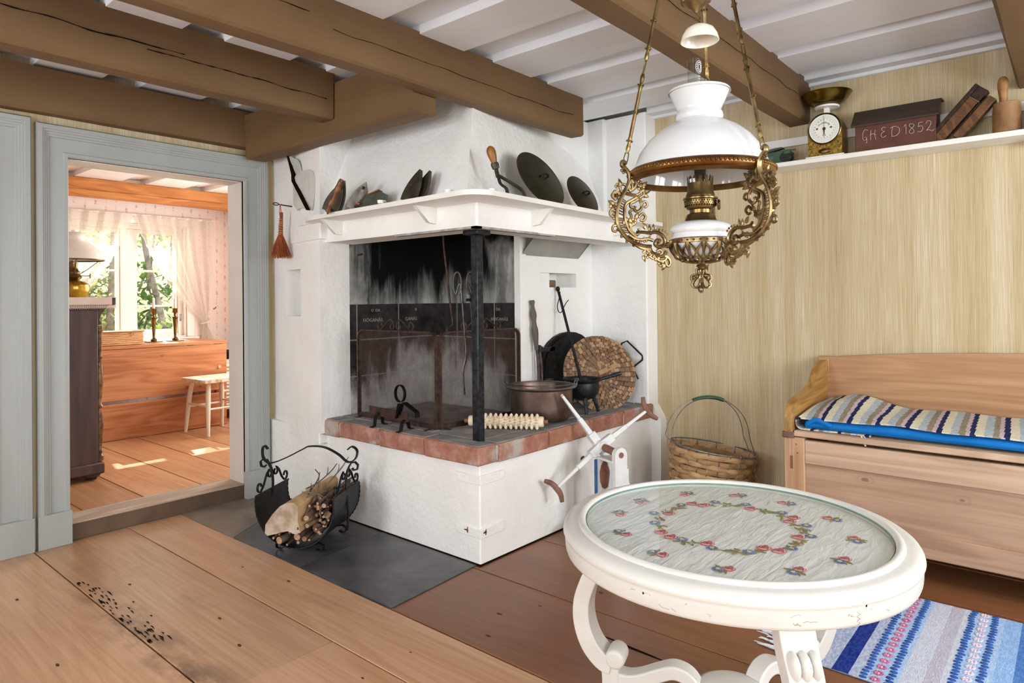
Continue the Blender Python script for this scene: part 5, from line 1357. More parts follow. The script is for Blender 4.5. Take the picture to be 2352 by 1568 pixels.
strokes = [  # G H E D 1852 in chalky hand lettering, x along the front, y up
 [(.058,.094),(.046,.100),(.037,.090),(.034,.070),(.036,.052),(.044,.046),(.052,.056),(.050,.062),(.043,.060)], [(.052,.060),(.053,.040),(.050,.032)],
 [(.072,.092),(.069,.070),(.070,.044)], [(.090,.092),(.088,.066),(.093,.044)], [(.066,.070),(.080,.074),(.094,.066)],
 [(.136,.094),(.124,.098),(.118,.088),(.126,.078),(.132,.076)], [(.130,.076),(.118,.070),(.116,.056),(.126,.048),(.138,.056)],
 [(.166,.092),(.162,.070),(.163,.048)], [(.156,.088),(.172,.094),(.192,.084),(.194,.064),(.180,.048),(.160,.048)],
 [(.214,.086),(.222,.094),(.222,.048)],
 [(.250,.092),(.240,.094),(.236,.084),(.250,.070),(.256,.056),(.246,.047),(.235,.056),(.244,.070),(.256,.082),(.252,.092)],
 [(.292,.094),(.276,.092),(.273,.074)], [(.273,.074),(.286,.078),(.292,.064),(.284,.050),(.270,.052)],
 [(.304,.084),(.312,.096),(.324,.090),(.322,.074),(.306,.050)], [(.306,.050),(.316,.054),(.328,.046),(.338,.052)]]
mb = MB()
for s_ in strokes:
    mb.strap([LM @ p for p in bez([(x, y+.006, .0006) for x, y in s_], 4)], .0022, .0012, (1, 0, 0))
build(mb, 'lettering', mat('chalk_white_letters', 'cfc3b6', None, .9), t)
# moulding plane box tilted against the mortar
t = thing('wooden_mould', 'brown wooden two-part butter mould tilted between red box and mortar', 'mould', (3.70, .40, ST))
wd1 = wood('old_brown_mould', '4d321c', '7a5330', 'X', .6, 1.5, None, .3, bump=.3); wd2 = wood('dark_brown_mould', '24150c', '43291a', 'X', .6, 1.5, None, .3)
Q = rotm((3.672, .474, ST+.078), (0, -.70, .80), (-1, 0, 0))
mb = MB(); mb.bx(-.075, .205, -.005, .012, -.05, .012, 0, Q); mb.bx(-.085, .150, -.050, -.005, -.03, .004, 1, Q); mb.bx(.150, .205, -.052, -.005, -.05, .002, 0, Q); mb.bx(.145, .150, -.055, .0, -.02, .008, 2, Q); build(mb, 'upper_part', [wd2, wd1, mat('old_brass_strip', '8d8068', None, .4, .7)], t, bevel=.002)
mb = MB(); mb.bx(-.022, .190, -.102, -.066, -.05, .010, 0, Q); mb.bx(-.01, .185, -.066, -.055, -.045, -.01, 1, Q); build(mb, 'lower_part', [wd1, wd2], t, bevel=.003)
# wooden mortar, pestle standing in it
mw = mat('turned_birch', '7d5935', 'a0764a', .55, sc_=14, bump=.25, bsc=40)
mb = MB(); mb.lathe([(0, 0), (.050, 0), (.0535, .004), (.053, .10), (.051, .122), (.0515, .134), (.048, .136), (.044, .132), (.040, .03), (0, .022)], 36, 0, None, (3.70, .238, ST)); solo(mb, 'mortar', mw, 'brown turned wooden mortar at the right end of the wall shelf', 'mortar', None, 0, (3.70, .238, ST), sharp=40)
mb = MB(); pr = [(.0, .024), (.020, .025), (.022, .05), (.015, .12), (.0145, .150), (.017, .175), (.021, .205), (.0215, .228), (.018, .246), (.010, .256), (0, .258)]
mb.lathe(pr, 24, 0, None, (3.70, .25, ST)); solo(mb, 'pestle', mat('honey_wood', '8a5f30', 'b07f48', .4, sc_=16), 'honey coloured wooden pestle standing in the turned mortar', 'pestle', None, 0, (3.70, .25, ST+.024))
# green tin device with rod and dark wheel, half hidden by the lamp shade
t = thing('green_tin_device', 'small green enamelled metal device with rod and black wheel behind the lamp shade', 'device', (3.70, 1.24, ST))
gm = mat('green_enamel', '2f4a34', '3d5c42', .45, sc_=20, spec=.4)
TMx = Matrix(((0, 0, -1, 3.665), (-1, 0, 0, 1.31), (0, 1, 0, ST), (0, 0, 0, 1)))
mb = MB(); mb.prism([(0, .0), (.11, .0), (.112, .030), (.125, .045), (.142, .046), (.142, .062), (.0, .058)], -.07, 0, 0, TMx); mb.bx(.112, .142, .046, .068, .0, .004, 0, TMx); mb.prism([(.0, .066), (.05, .086), (.098, .088), (.104, .082), (.08, .078), (.04, .070)], -.05, -.008, 0, TMx); build(mb, 'housing', gm, t, bevel=.003)
mb = MB(); mb.tube([TMx @ Vector((.0, .062, -.01)), TMx @ Vector((.165, .064, -.01))], .0045, 8); mb.ball(tuple(TMx @ Vector((.166, .064, -.01))), .007, 0, 8); build(mb, 'rod', M['steel'], t)
mb = MB(); mb.lathe([(0, -.05), (.028, -.05), (.030, -.046), (.030, -.004), (.026, 0), (0, 0)], 28, 0, TMx @ Matrix.Translation((.118, .030, .002))); build(mb, 'wheel', mat('black_rubber', '101010', None, .6), t)
mb = MB()
for k, (tx_, x_, y_) in enumerate((('1166 M 2', .018, .036), ('80M NB', .024, .027), ('52251', .020, .018))): mb.join(text_mb(tx_, .009, .0002, TMx @ Matrix.Translation((x_, y_, .0005)), 0, 'LEFT'))
build(mb, 'plate_lettering', mat('pale_green_ink', '7f9b80', None, .7), t)

# ================================================================ round table with embroidered cloth under glass
M['table_paint'] = mat('cracked_cream_paint', 'd0cec8', 'd9d7d1', .36, sc_=5, stretch=(1,1,3), bump=.12, bsc=26, bd=.002, spec=.45)
TX, TY = 1.680, .696
t = thing('round_table', 'round cream painted table with glass covered top and scrolled legs in the foreground', 'table', (TX, TY, 0))
TL = (TX, TY, 0)
prof = [(.372, .600), (.372, .613), (.3745, .620), (.380, .624), (.387, .624), (.392, .620), (.394, .616), (.399, .6155), (.410, .6155), (.420, .613), (.427, .608), (.431, .601), (.4325, .594), (.4305, .589), (.4285, .586), (.4285, .582), (.428, .578), (.4265, .553), (.424, .546), (.419, .543), (.395, .543), (.392, .55), (.392, .585)]
mb = MB(); mb.lathe(prof, 96, 0, None, TL); mb.lathe([(.392, .585), (0, .585)], 96, 0, None, TL); mb.lathe([(.372, .603), (0, .603)], 96, 0, None, TL)
build(mb, 'tabletop', M['table_paint'], t, sharp=50)
# hairline cracks and a chip in the paint
mb = MB(); rr = random.Random(8)
def rim_pt(a, z): 
    r_ = .4278
    return Vector((TX+r_*math.cos(a), TY+r_*math.sin(a), z))
for k in range(26):
    a = R(rr.uniform(165, 300)); z = rr.uniform(.552, .584); pts = []
    for i in range(5): pts.append(rim_pt(a, z)); a += rr.uniform(-.006, .022); z = min(.584, max(.552, z+rr.uniform(-.004, .004)))
    mb.tube(pts, .00035, 4)
zz = .512; aa = R(236)
pts = []
for i in range(9): pts.append(rim_pt(aa+(.018 if i % 2 else 0),   .549+i*.0044))
mb.tube(pts, .0005, 4)
build(mb, 'paint_cracks', mat('crack_grey', '8d867c', None, .9), t)['kind'] = 'stuff'
mb = MB(); mb.ball(tuple(rim_pt(R(239), .588)), (.002, .003, .006), 0, 6); mb.ball(tuple(rim_pt(R(178), .575)), (.0015, .002, .003), 0, 6); build(mb, 'paint_chip', M['crack'], t)
def tleg(az, roll=False):
    MM = Matrix.Translation(TL) @ Matrix.Rotation(R(az), 4, 'Z')
    pts = bez([(.322, 0, .55), (.332, 0, .512), (.350, 0, .465), (.374, 0, .42), (.394, 0, .36), (.394, 0, .30), (.374, 0, .243), (.340, 0, .205), (.312, 0, .196)], 7)
    mb = MB(); n = len(pts)
    mb.strap([MM @ p for p in pts], [lerp(.082, .064, i/n) for i in range(n)], [lerp(.040, .050, i/n) for i in range(n)], MM.to_3x3() @ Vector((0, 1, 0)))
    lo = bez([(.322, 0, .205), (.317, 0, .17), (.320, 0, .12), (.340, 0, .06), (.362, 0, .02), (.372, 0, .0)], 6); n = len(lo)
    mb.strap([MM @ p for p in lo], .056, [lerp(.05, .034, i/n) for i in range(n)], MM.to_3x3() @ Vector((0, 1, 0)))
    RX_ = MM @ Matrix.Translation((.303, 0, .216)) @ Matrix.Rotation(R(90), 4, 'X')
    mb.lathe([(0, -.036), (.020, -.036), (.026, -.031), (.0275, -.02), (.0275, .02), (.026, .031), (.020, .036), (0, .036)], 24, 0, RX_)
    lg = build(mb, 'leg', M['table_paint'], t, bevel=.006, sharp=50)
    if roll:                                                        # the carved roll under the apron
        mb = MB()
        for (y_, r_, h_) in ((-.022, .022, .0115), (0, .024, .0125), (.022, .022, .0115)):
            mb.ball((.376, y_, .450), (r_*1.25, h_*1.1, .030), 0, 16, MM)
        build(mb, 'carved_roll', M['table_paint'], lg)
tleg(108); tleg(342); tleg(224, True)
for az in (108, 342, 224):
    MM = Matrix.Translation(TL) @ Matrix.Rotation(R(az), 4, 'Z')
    pts = bez([(.315, 0, .163), (.275, 0, .158), (.235, 0, .168), (.185, 0, .192), (.150, 0, .206), (.120, 0, .202), (.100, 0, .186), (.088, 0, .160)], 6)
    mb = MB(); mb.strap([MM @ p for p in pts], .050, .036, MM.to_3x3() @ Vector((0, 1, 0))); build(mb, 'stretcher', M['table_paint'], t, bevel=.006)
mb = MB(); mb.lathe([(0, .150), (.085, .150), (.095, .156), (.098, .172), (.094, .183), (.082, .188), (0, .190)], 48, 0, None, TL); build(mb, 'stretcher_plate', M['table_paint'], t, sharp=50)
# the cloth, softly wrinkled, with its embroidery
def cz(x, y): return .6055+.0016*noise.noise((x*9, y*42, 1))+.0012*noise.noise((x*22, y*70, 5))
def m_silk():
    t = NT('ivory_cloth'); v = t.coord('Position', (14, 62, 1), (0, 0, 0), (0, 0, R(48)))
    n = t.noise(v, 1, 3, .5, .6)
    t.set(t.ramp(n, [(.3, 'd3d6d4'), (.7, 'e3e4e0')]), .5, 0, .35)
    return t.bump(n, .55, .01).mat
cm = [m_silk(), mat('rose_thread', 'b04a58', 'c4626c', .7, sc_=90), mat('deep_rose_thread', '8d2f44', None, .7), mat('blue_thread', '5874a8', '6f8bbb', .7, sc_=90), mat('navy_thread', '3a4f86', None, .7), mat('yellow_thread', 'd9c578', None, .7), mat('olive_thread', '6f6a35', '857c45', .7, sc_=60)]
mb = MB()
nr, na = 46, 120
mb.grid(lambda u, v: (TX+.3695*u*math.cos(2*PI*v), TY+.3695*u*math.sin(2*PI*v), cz(.37*u*math.cos(2*PI*v), .37*u*math.sin(2*PI*v))), nr, na)
EZ = .0024
def patch(px, py, poly, mi, dz=0):
    vs = [(TX+px+x, TY+py+y, cz(px, py)+EZ+dz) for x, y in poly]; n = len(vs)
    lo = [(v[0], v[1], v[2]-.002) for v in vs]
    mb.add(vs+lo, [list(range(n))]+[(i, (i+1) % n, n+(i+1) % n, n+i) for i in range(n)], mi)
def rose(px, py, s, a=0):
    for (r_, mi, dz) in ((1, 1, 0), (.62, 2, .0003), (.50, 1, .0005), (.26, 2, .0007)):
        patch(px, py, [(s*r_*(1+.07*math.cos(5*t_))*math.cos(t_), s*r_*.92*(1+.07*math.cos(5*t_))*math.sin(t_)) for t_ in [2*PI*i/20 for i in range(20)]], mi, dz)
    for q0, q1, rr_ in ((.3, 1.7, .80), (2.6, 4.0, .78), (4.5, 5.7, .82)):    # pale gaps between the petals
        arc = [(s*rr_*math.cos(q0+(q1-q0)*i/6), s*rr_*math.sin(q0+(q1-q0)*i/6)) for i in range(7)]
        patch(px, py, arc+[(x*.90, y*.90) for x, y in arc[::-1]], 0, .0009)
def daisy(px, py, s, a=0):
    patch(px, py, [(s*(1 if i % 2 else .66)*math.cos(a+PI*i/14), s*(1 if i % 2 else .66)*math.sin(a+PI*i/14)) for i in range(28)], 3)
    for i in range(7):
        b = a+2*PI*i/7; patch(px+s*.62*math.cos(b), py+s*.62*math.sin(b), [(s*.24*math.cos(c), s*.2*math.sin(c)) for c in [2*PI*j/6 for j in range(6)]], 4, .0004)
    patch(px, py, [(s*.36*math.cos(c), s*.36*math.sin(c)) for c in [2*PI*j/10 for j in range(10)]], 5, .0006)
def leafp(px, py, L, a):
    c, s_ = math.cos(a), math.sin(a)
    patch(px, py, [(L*x*c-L*y*s_, L*x*s_+L*y*c) for x, y in [(0, 0), (.35, .17), (.7, .14), (1, 0), (.65, -.08), (.3, -.10)]], 6)
def stem(pl):
    mb.tube([(TX+x, TY+y, cz(x, y)+.0016) for x, y in pl], .0009, 4, 6)
def pol(r_, a): return (r_*math.cos(R(a)), r_*math.sin(R(a)))
for r_, a in [(.173, 91.5), (.187, 153.5), (.191, 141), (.153, -178), (.155, -129), (.180, -121), (.163, -80.6), (.170, -38.5), (.200, -31.5), (.178, 4.6), (.177, 47), (.197, 54)]: rose(*pol(r_, a), .0178)
for r_, a in [(.205, 99.3), (.192, 121.4), (.178, 163), (.178, -171), (.180, -144.4), (.182, -108.7), (.191, -74.5), (.196, -50.4), (.201, -19.9), (.202, 10.3), (.201, 34.2), (.195, 65.3)]: daisy(*pol(r_, a), .0150, R(a))
rr = random.Random(3)
for a in [110, 85, 131, 172, 166, -158, -151, -137, -113, -100, -92, -63, -44, -58, -27, -8, -13, 18, 24, 40, 72, 77]:
    r_ = .178+rr.uniform(-.006, .006); x, y = pol(r_, a)
    for k in range(5): leafp(x+rr.uniform(-.012, .012), y+rr.uniform(-.008, .008), .017, R(a+90+rr.choice((-40, 35, 140, 215))+rr.uniform(-15, 15)))
for a0_, a1_ in ((102, 120), (124, 138), (-172, -150), (-150, -133), (-112, -84), (-72, -52), (-28, 2), (10, 32), (67, 88), (156, 174)):
    stem([pol(.184+.005*math.sin(i*1.4), lerp(a0_, a1_, i/10)) for i in range(11)])
for i in range(12):
    a = 79.3-i*30+rr.uniform(-2, 2); r_ = .290; x, y = pol(r_, a); tq = R(a+rr.uniform(-20, 20))
    rose(x+.012*math.cos(tq+1.9), y+.012*math.sin(tq+1.9), .0150); daisy(x-.013*math.cos(tq+1.9), y-.013*math.sin(tq+1.9), .0135, a)
    for k in (0, 1, 2): leafp(x, y, .026, tq+.1+(k-1)*.55+PI*(k == 2))
solo(mb, 'embroidered_cloth', cm, 'ivory cloth embroidered with rose and blue flower wreath under the table glass', 'cloth', None, 0, (TX, TY, .604), sharp=20)
M['table_glass'] = glass('table_glass', (.975, .985, .985, 1), 1.5, .0, 1.0)
mb = MB(); mb.lathe([(0, .6105), (.3705, .6105), (.3705, .6165), (0, .6165)], 96, 0, None, TL); build(mb, 'glass_top', M['table_glass'], t)
mb = MB(); mb.lathe([(.3706, .6110), (.3716, .6110), (.3716, .6163), (.3706, .6163)], 96, 0, None, TL); build(mb, 'glass_edge', mat('green_glass_edge', '2f6b58', '4a8a74', .15, spec=.6), t)

# ================================================================ rag rug
RUGX0, RUGX1 = 2.287, 3.04
def rugz(x, y): return .006+.0016*noise.noise((x*5, y*5, 0))+.0012*math.sin(x*140)*0
C_ = {'mix': ('9db0d6', 'c9cfe0'), 'navy': ('1c2f7c', '2f479a'), 'pale': ('c3cbe0', 'd6d9e4'), 'lilac': ('b7b5c8', 'c8c5d2'), 'light': ('9cc0ea', 'b9d2ee'), 'sky': ('88b2e6', 'a4c5ee'), 'deep': ('4775bc', '5f8bcc')}
rm = []; ri = {}
for k_, (a, b) in C_.items():
    ri[k_] = len(rm); m_ = mat('rag_'+k_, a, b, .9, sc_=55, stretch=(1, 2.2, 1), bump=.8, bsc=110, bd=.004, spec=.1, lo=.4, hi=.6); rm.append(m_)
ri['dot'] = len(rm); rm.append(mat('rag_dot_blue', '1f4a94', '2b5aa8', .9, bump=.3)); ri['pink'] = len(rm); rm.append(mat('rag_dot_rose', 'bd5c86', 'cf7d9f', .9, bump=.3)); ri['palepink'] = len(rm); rm.append(mat('rag_dot_pale', 'd3bfd0', 'dfd0da', .9, bump=.3)); ri['fringe'] = len(rm); rm.append(mat('white_fringe', 'd9deea', 'e8ebf2', .9, sc_=60))
stripes = [(.80, 'sky'), (.765, 'light'), (.74, 'mix'), (.621, 'navy'), (.572, 'mix'), (.537, 'light'), (.437, 'pale'), (.385, 'lilac'), (.345, 'pale'), (.322, 'light'), (.225, 'light'), (.215, 'sky'), (.172, 'deep'), (.09, 'sky'), (.05, 'mix'), (-.05, 'navy'), (-.1, 'mix'), (-.2, 'pale'), (-.35, 'lilac'), (-.42, 'light'), (-.5, 'deep'), (-.6, 'mix'), (-.75, 'pale')]
def stripe_at(y):
    c = 'sky'
    for s_, n_ in stripes:
        if y <= s_: c = n_
    return ri[c]
mb = MB(); ry0, ry1 = .80, -1.0
mb.grid(lambda u, v: (lerp(RUGX0, RUGX1, v)+(.004*noise.noise((u*30, 0, 3)) if v in (0, 1) else 0), lerp(ry0, ry1, u), rugz(lerp(RUGX0, RUGX1, v), lerp(ry0, ry1, u))), 220, 30, lambda u, v: stripe_at(lerp(ry0, ry1, u)))
mb.bx(RUGX0+.004, RUGX1-.004, ry1+.002, ry0-.002, .001, .0045, ri['mix'])
rr = random.Random(12)
for (ya, yb, yp, pk) in ((.531, .463, .497, 'pink'), (.314, .246, .280, 'palepink'), (.722, .690, None, None)):
    for yy in (ya, yb):
        if yy is None: continue
        n = 34
        for i in range(n):
            x = lerp(RUGX0+.012, RUGX1-.012, i/(n-1)); mb.ball((x, yy+rr.uniform(-.003, .003), rugz(x, yy)+.001), (.0085, .0125, .0035), ri['dot'], 6)
    if yp:
        n = 17
        for i in range(n):
            x = lerp(RUGX0+.02, RUGX1-.02, i/(n-1))
            for k in range(8):
                a = 2*PI*k/8; mb.ball((x+.0105*math.cos(a), yp+.0105*math.sin(a), rugz(x, yp)+.001), (.0055, .0055, .0032), ri[pk], 5)
            mb.ball((x, yp, rugz(x, yp)+.0005), (.005, .005, .0025), ri['fringe'], 5)
rug = solo(mb, 'rag_rug', rm, 'blue and white striped rag rug with rose dots on the floor by the round table', 'rug', None, 0, (2.66, 0, 0), sharp=50)
mb = MB()
for i in range(46):
    x = lerp(RUGX0, RUGX1, (i+.5)/46); y = ry0; pts = [(x, y-.01, .006)]
    L = rr.uniform(.05, .10); dx = rr.uniform(-.4, .4)
    for k in range(1, 6): pts.append((x+dx*L*k/5+rr.uniform(-.003, .003), y+L*k/5, .004+rr.uniform(0, .003)))
    mb.tube(pts, [.0045, .004, .0035, .003, .0022, .001], 5)
fo = build(mb, 'fringe', rm[ri['fringe']], rug); fo['kind'] = 'stuff'

# ================================================================ pine box settle along the right wall
M['pine'] = wood('waxed_pine', 'a0754f', 'c0946b', 'Y', .45, 1.0, 1.6, .4, False, .1, 0, '6d452c')
M['pine_x'] = wood('waxed_pine_end', '8d642e', 'b58c50', 'X', .45, 1.0, None, .4)
M['pine_z'] = wood('waxed_pine_upright', 'b48a66', 'cfa984', 'Z', .45, 1.2, None, .4)
M['pine_pink'] = wood('pink_pine', 'ab876e', 'c8a589', 'Y', .5, 1.0, 1.6, .35, False, .1, 0, '70483a')
BF, BB, BL, BR_ = 3.21, 3.80, 1.058, -.95
t = thing('box_settle', 'long waxed pine box settle with curved arm against the wallpapered wall', 'bench', (3.5, .1, 0))
mb = MB(); mb.bx(BF+.012, BF+.035, BR_, BL-.04, .107, .535); build(mb, 'front_panel', M['pine_pink'], t, bevel=.002)
M['pine_pale'] = wood('scrubbed_pale_pine', 'b99a80', 'd6b89b', 'Y', .55, 1.0, None, .3)
mb = MB(); mb.bx(BF, BF+.03, BR_, BL-.085, .43, .538); build(mb, 'top_rail', M['pine_pale'], t, bevel=.004)
mb = MB(); mb.bx(BF+.002, BF+.03, BR_, BL-.085, .107, .205); build(mb, 'bottom_rail', M['pine_pink'], t, bevel=.004)
mb = MB(); mb.bx(BF-.004, BF+.05, BL-.085, BL+.006, .107, .548); build(mb, 'corner_stile', M['pine_z'], t, bevel=.004)
mb = MB(); mb.bx(BF-.0055, BF, BL-.034, BL-.022, .40, .46); dp = mat('dark_peg', '7a5236', '8d6244', .6); build(mb, 'tenon_end', dp, t)
for (y_, z_) in ((BL-.05, .515), (BL-.055, .475)):
    mb = MB(); mb.ball((BF-.004, y_, z_), (.003, .004, .004), 0, 6); build(mb, 'dowel_peg', dp, t)
mb = MB(); mb.bx(BF-.014, BB-.06, BR_, BL-.042, .553, .580); build(mb, 'seat_lid', M['pine_pale'], t, bevel=.004)
MYp = Matrix(((1,0,0,0),(0,0,1,0),(0,1,0,0),(0,0,0,1)))
arm_ = bez([(3.198, 0, .548), (3.196, 0, .60), (3.202, 0, .653), (3.222, 0, .69), (3.262, 0, .708), (3.32, 0, .718), (3.40, 0, .727), (3.49, 0, .744), (3.565, 0, .775), (3.61, 0, .815), (3.66, 0, .845), (3.72, 0, .858), (3.785, 0, .866)], 5)
mb = MB(); mb.prism([(p.x, p.z) for p in arm_]+[(3.785, .08), (3.23, .08), (3.215, .54)], BL-.038, BL, 0, MYp); build(mb, 'end_panel', M['pine_x'], t, bevel=.004)
mb = MB(); mb.bx(BF-.018, BF+.06, BL-.043, BL+.010, .543, .572); build(mb, 'end_moulding', mat('dark_pine_moulding', '5f4034', '7a5546', .5), t, bevel=.004)
def bz(y): return .872+.062*(1-((y-.02)/1.06)**2) if abs(y-.02) < 1.06 else .872
mb = MB(); n = 20; mb.prism([(lerp(BL-.03, BR_, i/n), bz(lerp(BL-.03, BR_, i/n))) for i in range(n+1)]+[(BR_, .45), (BL-.03, .45)], 3.765, 3.795, 0, Matrix(((0,0,1,0),(1,0,0,0),(0,1,0,0),(0,0,0,1)))); build(mb, 'backrest', M['pine'], t, bevel=.003)
mb = MB(); mb.bx(3.76, 3.80, BL-.046, BL+.006, .80, bz(BL)+.008); build(mb, 'back_post', M['pine'], t, bevel=.003)
for y in (BL-.045, BR_+.04):
    for x in (BF+.03, BB-.06):
        mb = MB(); mb.bx(x, x+.05, y-.02, y+.02, 0, .12); build(mb, 'foot', M['pine_z'], t, bevel=.003)
# blue pad and the striped runner folded round its end
YL, XF, XB = .985, 3.225, 3.72
def bump(x, y): 
    v = (x-XF)/(XB-XF)
    return .045*math.exp(-((y-.87)/.15)**2)*min(1, v*1.5+.05)+.010*math.exp(-((y-.62)/.1)**2)*(1-v)+.012*math.sin(y*17)*v*.5+.006*noise.noise((x*6, y*5, 2))
def ptop(x, y): return .583+.057+bump(x, y)
mb = MB(); nu, nv = 60, 10
y_a, y_b = .975, -.93
def xfe(y): return XF+.012+.006*noise.noise((y*6, 0, 0))
mb.grid(lambda u, v: (lerp(xfe(lerp(y_a, y_b, u)), XB, v), lerp(y_a, y_b, u), ptop(lerp(XF, XB, v), lerp(y_a, y_b, u))-.003-(.014*(1-min(1, v*8)))), nu, nv)
mb.grid(lambda u, v: (xfe(lerp(y_a, y_b, u))-.010*math.sin(PI*v), lerp(y_a, y_b, u), lerp(.593, ptop(XF, lerp(y_a, y_b, u))-.017, v)), nu, 8)
mb.grid(lambda u, v: (lerp(xfe(y_a), XB, u), y_a+.012*math.sin(PI*v), lerp(.593, ptop(lerp(XF, XB, u), y_a)-.004-(.013*(1-min(1, u*8))), v)), 10, 8)
mb.bx(XF+.02, XB, y_b, y_a-.004, .590, .60)
mb.tube(bez([(XF+.004, .965, .612), (XF+.006, .93, .632), (XF+.006, .89, .622), (XF+.004, .86, .608)], 5), .012, 8)
solo(mb, 'blue_seat_pad', mat('blue_felt', '1268b2', '1c78c4', .85, sc_=9, bump=.3, bsc=160, bd=.002, spec=.15), 'bright blue seat pad under the striped runner on the pine settle', 'cushion', None, 0, (3.45, .1, .581), weld=True)
seq = [('navy', .018), ('cream', .030), ('greyblue', .028), ('taupe', .022), ('pink', .015)]
RM_ = {'navy': ('1c2248', '2b3160'), 'cream': ('cfc9ae', 'ddd8c2'), 'greyblue': ('9fabb4', 'b9c2c8'), 'taupe': ('857a67', '9d927e'), 'pink': ('b9a6ac', 'cdbcc0')}
keys = list(RM_); rmm = [mat('runner_'+k_, a, b, .92, sc_=60, stretch=(2.2, 1, 1), bump=.9, bsc=100, bd=.004, spec=.1, lo=.4, hi=.6) for k_, (a, b) in RM_.items()]
per = sum(w_ for _, w_ in seq)
def run_col(s_):
    s_ = s_ % per
    for k_, w_ in seq:
        if s_ < w_: return keys.index(k_)
        s_ -= w_
    return 0
# path along the runner: under the pad, round the left end, then over the top to the right
def rpath(s_, x):
    v = (x-XF)/(XB-XF)
    yb_ = .70; L1 = YL-yb_
    if s_ < L1: return (yb_+s_, .5835)
    h = ptop(x, YL-.01)+.004-.5835; La = PI*.06/2
    if s_ < L1+La:
        a = min(1, (s_-L1)/La)*PI; return (YL+.030*math.sin(a), .5835+h/2*(1-math.cos(a)))
    y = YL-(s_-L1-La); return (y, ptop(x, y)+.004)
mb = MB(); LT = .285+.09+1.92; NU = 460
def rfn(off):
    def f(u, v):
        x = lerp(XF-.004+.004*noise.noise((u*60, 0, 9)), XB, v)
        y, z = rpath(u*LT, x); 
        if u*LT > .37: z += -.010*max(0, 1-v*9)
        return (x+.004*math.sin(u*40)*(v == 0), y, z+off)
    return f
mb.grid(rfn(.0), NU, 12, lambda u, v: run_col(u*LT-.345+.03*v))
mb.grid(rfn(.006), NU, 12, lambda u, v: run_col(u*LT-.345+.03*v))
k_ = (NU+1)*13
mb.add([], [])
for i in range(NU):                                                # thick front edge
    a = i*13; mb.f.append([a, a+13, k_+a+13, k_+a]); mb.m.append(run_col((i+.5)/NU*LT-.345)); mb.s.append(True)
mb.tube(bez([(XF-.012, .735, .585), (XF-.018, .728, .572), (XF-.017, .722, .556), (XF-.019, .716, .545)], 4), [.004]*13, 5, 1)
mb.tube(bez([(XF-.012, .725, .585), (XF-.018, .71, .570), (XF-.019, .70, .556)], 4), [.004]*9, 5, 2)
solo(mb, 'striped_runner', rmm, 'striped grey, cream and navy rag runner folded over the blue seat pad', 'runner', None, 0, (3.45, .1, .583), sharp=50)

# ================================================================ wicker basket with wire handle, standing by the right wall
bc = Vector((3.545, 1.62, 0)); tilt = Matrix.Translation(bc) @ Matrix.Rotation(R(-40.5), 4, 'Z') @ Matrix.Translation((-.2, 0, 0)) @ Matrix.Rotation(R(9), 4, 'Y') @ Matrix.Translation((.2, 0, .006))
# local x points to the photograph's right, so the right rim hangs lower
t = thing('wicker_basket', 'round splint basket with wire handle and green grip standing by the wallpapered wall', 'basket', tuple(bc))
wk = [mat('basket_splint_a', 'b08a5c', 'c9a478', .6, sc_=18, stretch=(1,1,4), bump=.2), mat('basket_splint_b', '9a7448', 'b48e60', .6, sc_=18, stretch=(1,1,4), bump=.2)]
H, RB, RT2 = .385, .185, .238
mb = MB(); ns = 26; nrow = 13
for k in range(nrow):
    z0 = .02+(H-.03)*k/nrow; z1 = .02+(H-.03)*(k+1)/nrow; zc = (z0+z1)/2; rr_ = lerp(RB, RT2, zc/H); h = (z1-z0)*.52
    n = ns*4
    prof = []
    for i in range(n):
        a = 2*PI*i/n; r_ = rr_+.0065*math.cos(ns/2*a+PI*k)
        prof.append((r_, a))
    vs = []; 
    for (r_, a) in prof:
        c, s_ = math.cos(a), math.sin(a); dz = .004*math.sin(3*a+k*2.1)
        for (dr, z) in ((-.002, zc-h), (.0025, zc-h*.5), (.0035, zc), (.0025, zc+h*.5), (-.002, zc+h)): vs.append(((r_+dr)*c, (r_+dr)*s_, z+dz))
    fs = []
    for i in range(n):
        for j in range(4): fs.append((i*5+j, ((i+1) % n)*5+j, ((i+1) % n)*5+j+1, i*5+j+1))
        fs.append((i*5+4, ((i+1) % n)*5+4, ((i+1) % n)*5, i*5))
    mb.add(vs, fs, k % 2, True, tilt)
mb.lathe([(0, .012), (RB-.01, .012), (RB, .02)], 40, 1, tilt)
build(mb, 'woven_body', wk, t)
wire = mat('dull_steel_wire', '77797a', '9a9c9c', .45, .8, sc_=40)
mb = MB()
for i in range(ns):
    a = 2*PI*(i+.25)/ns; c, s_ = math.cos(a), math.sin(a)
    mb.tube([tilt @ Vector(((lerp(RB, RT2, z/H)+(.0075 if k % 2 else -.0065))*c, (lerp(RB, RT2, z/H)+(.0075 if k % 2 else -.0065))*s_, z)) for k, z in enumerate([.02+(H-.03)*(k+.5)/nrow for k in range(nrow)])]+[tilt @ Vector((RT2*c, RT2*s_, H))], .0022, 5)
rim = [tilt @ Vector((RT2*math.cos(2*PI*i/60), RT2*math.sin(2*PI*i/60), H)) for i in range(60)]
mb.tube(rim, .0036, 6, 0, True)
for i in range(ns):
    a = 2*PI*(i+.25)/ns; c = tilt @ Vector((RT2*math.cos(a), RT2*math.sin(a), H)); mb.ball(tuple(c), .006, 0, 6)
build(mb, 'wire_frame', wire, t)
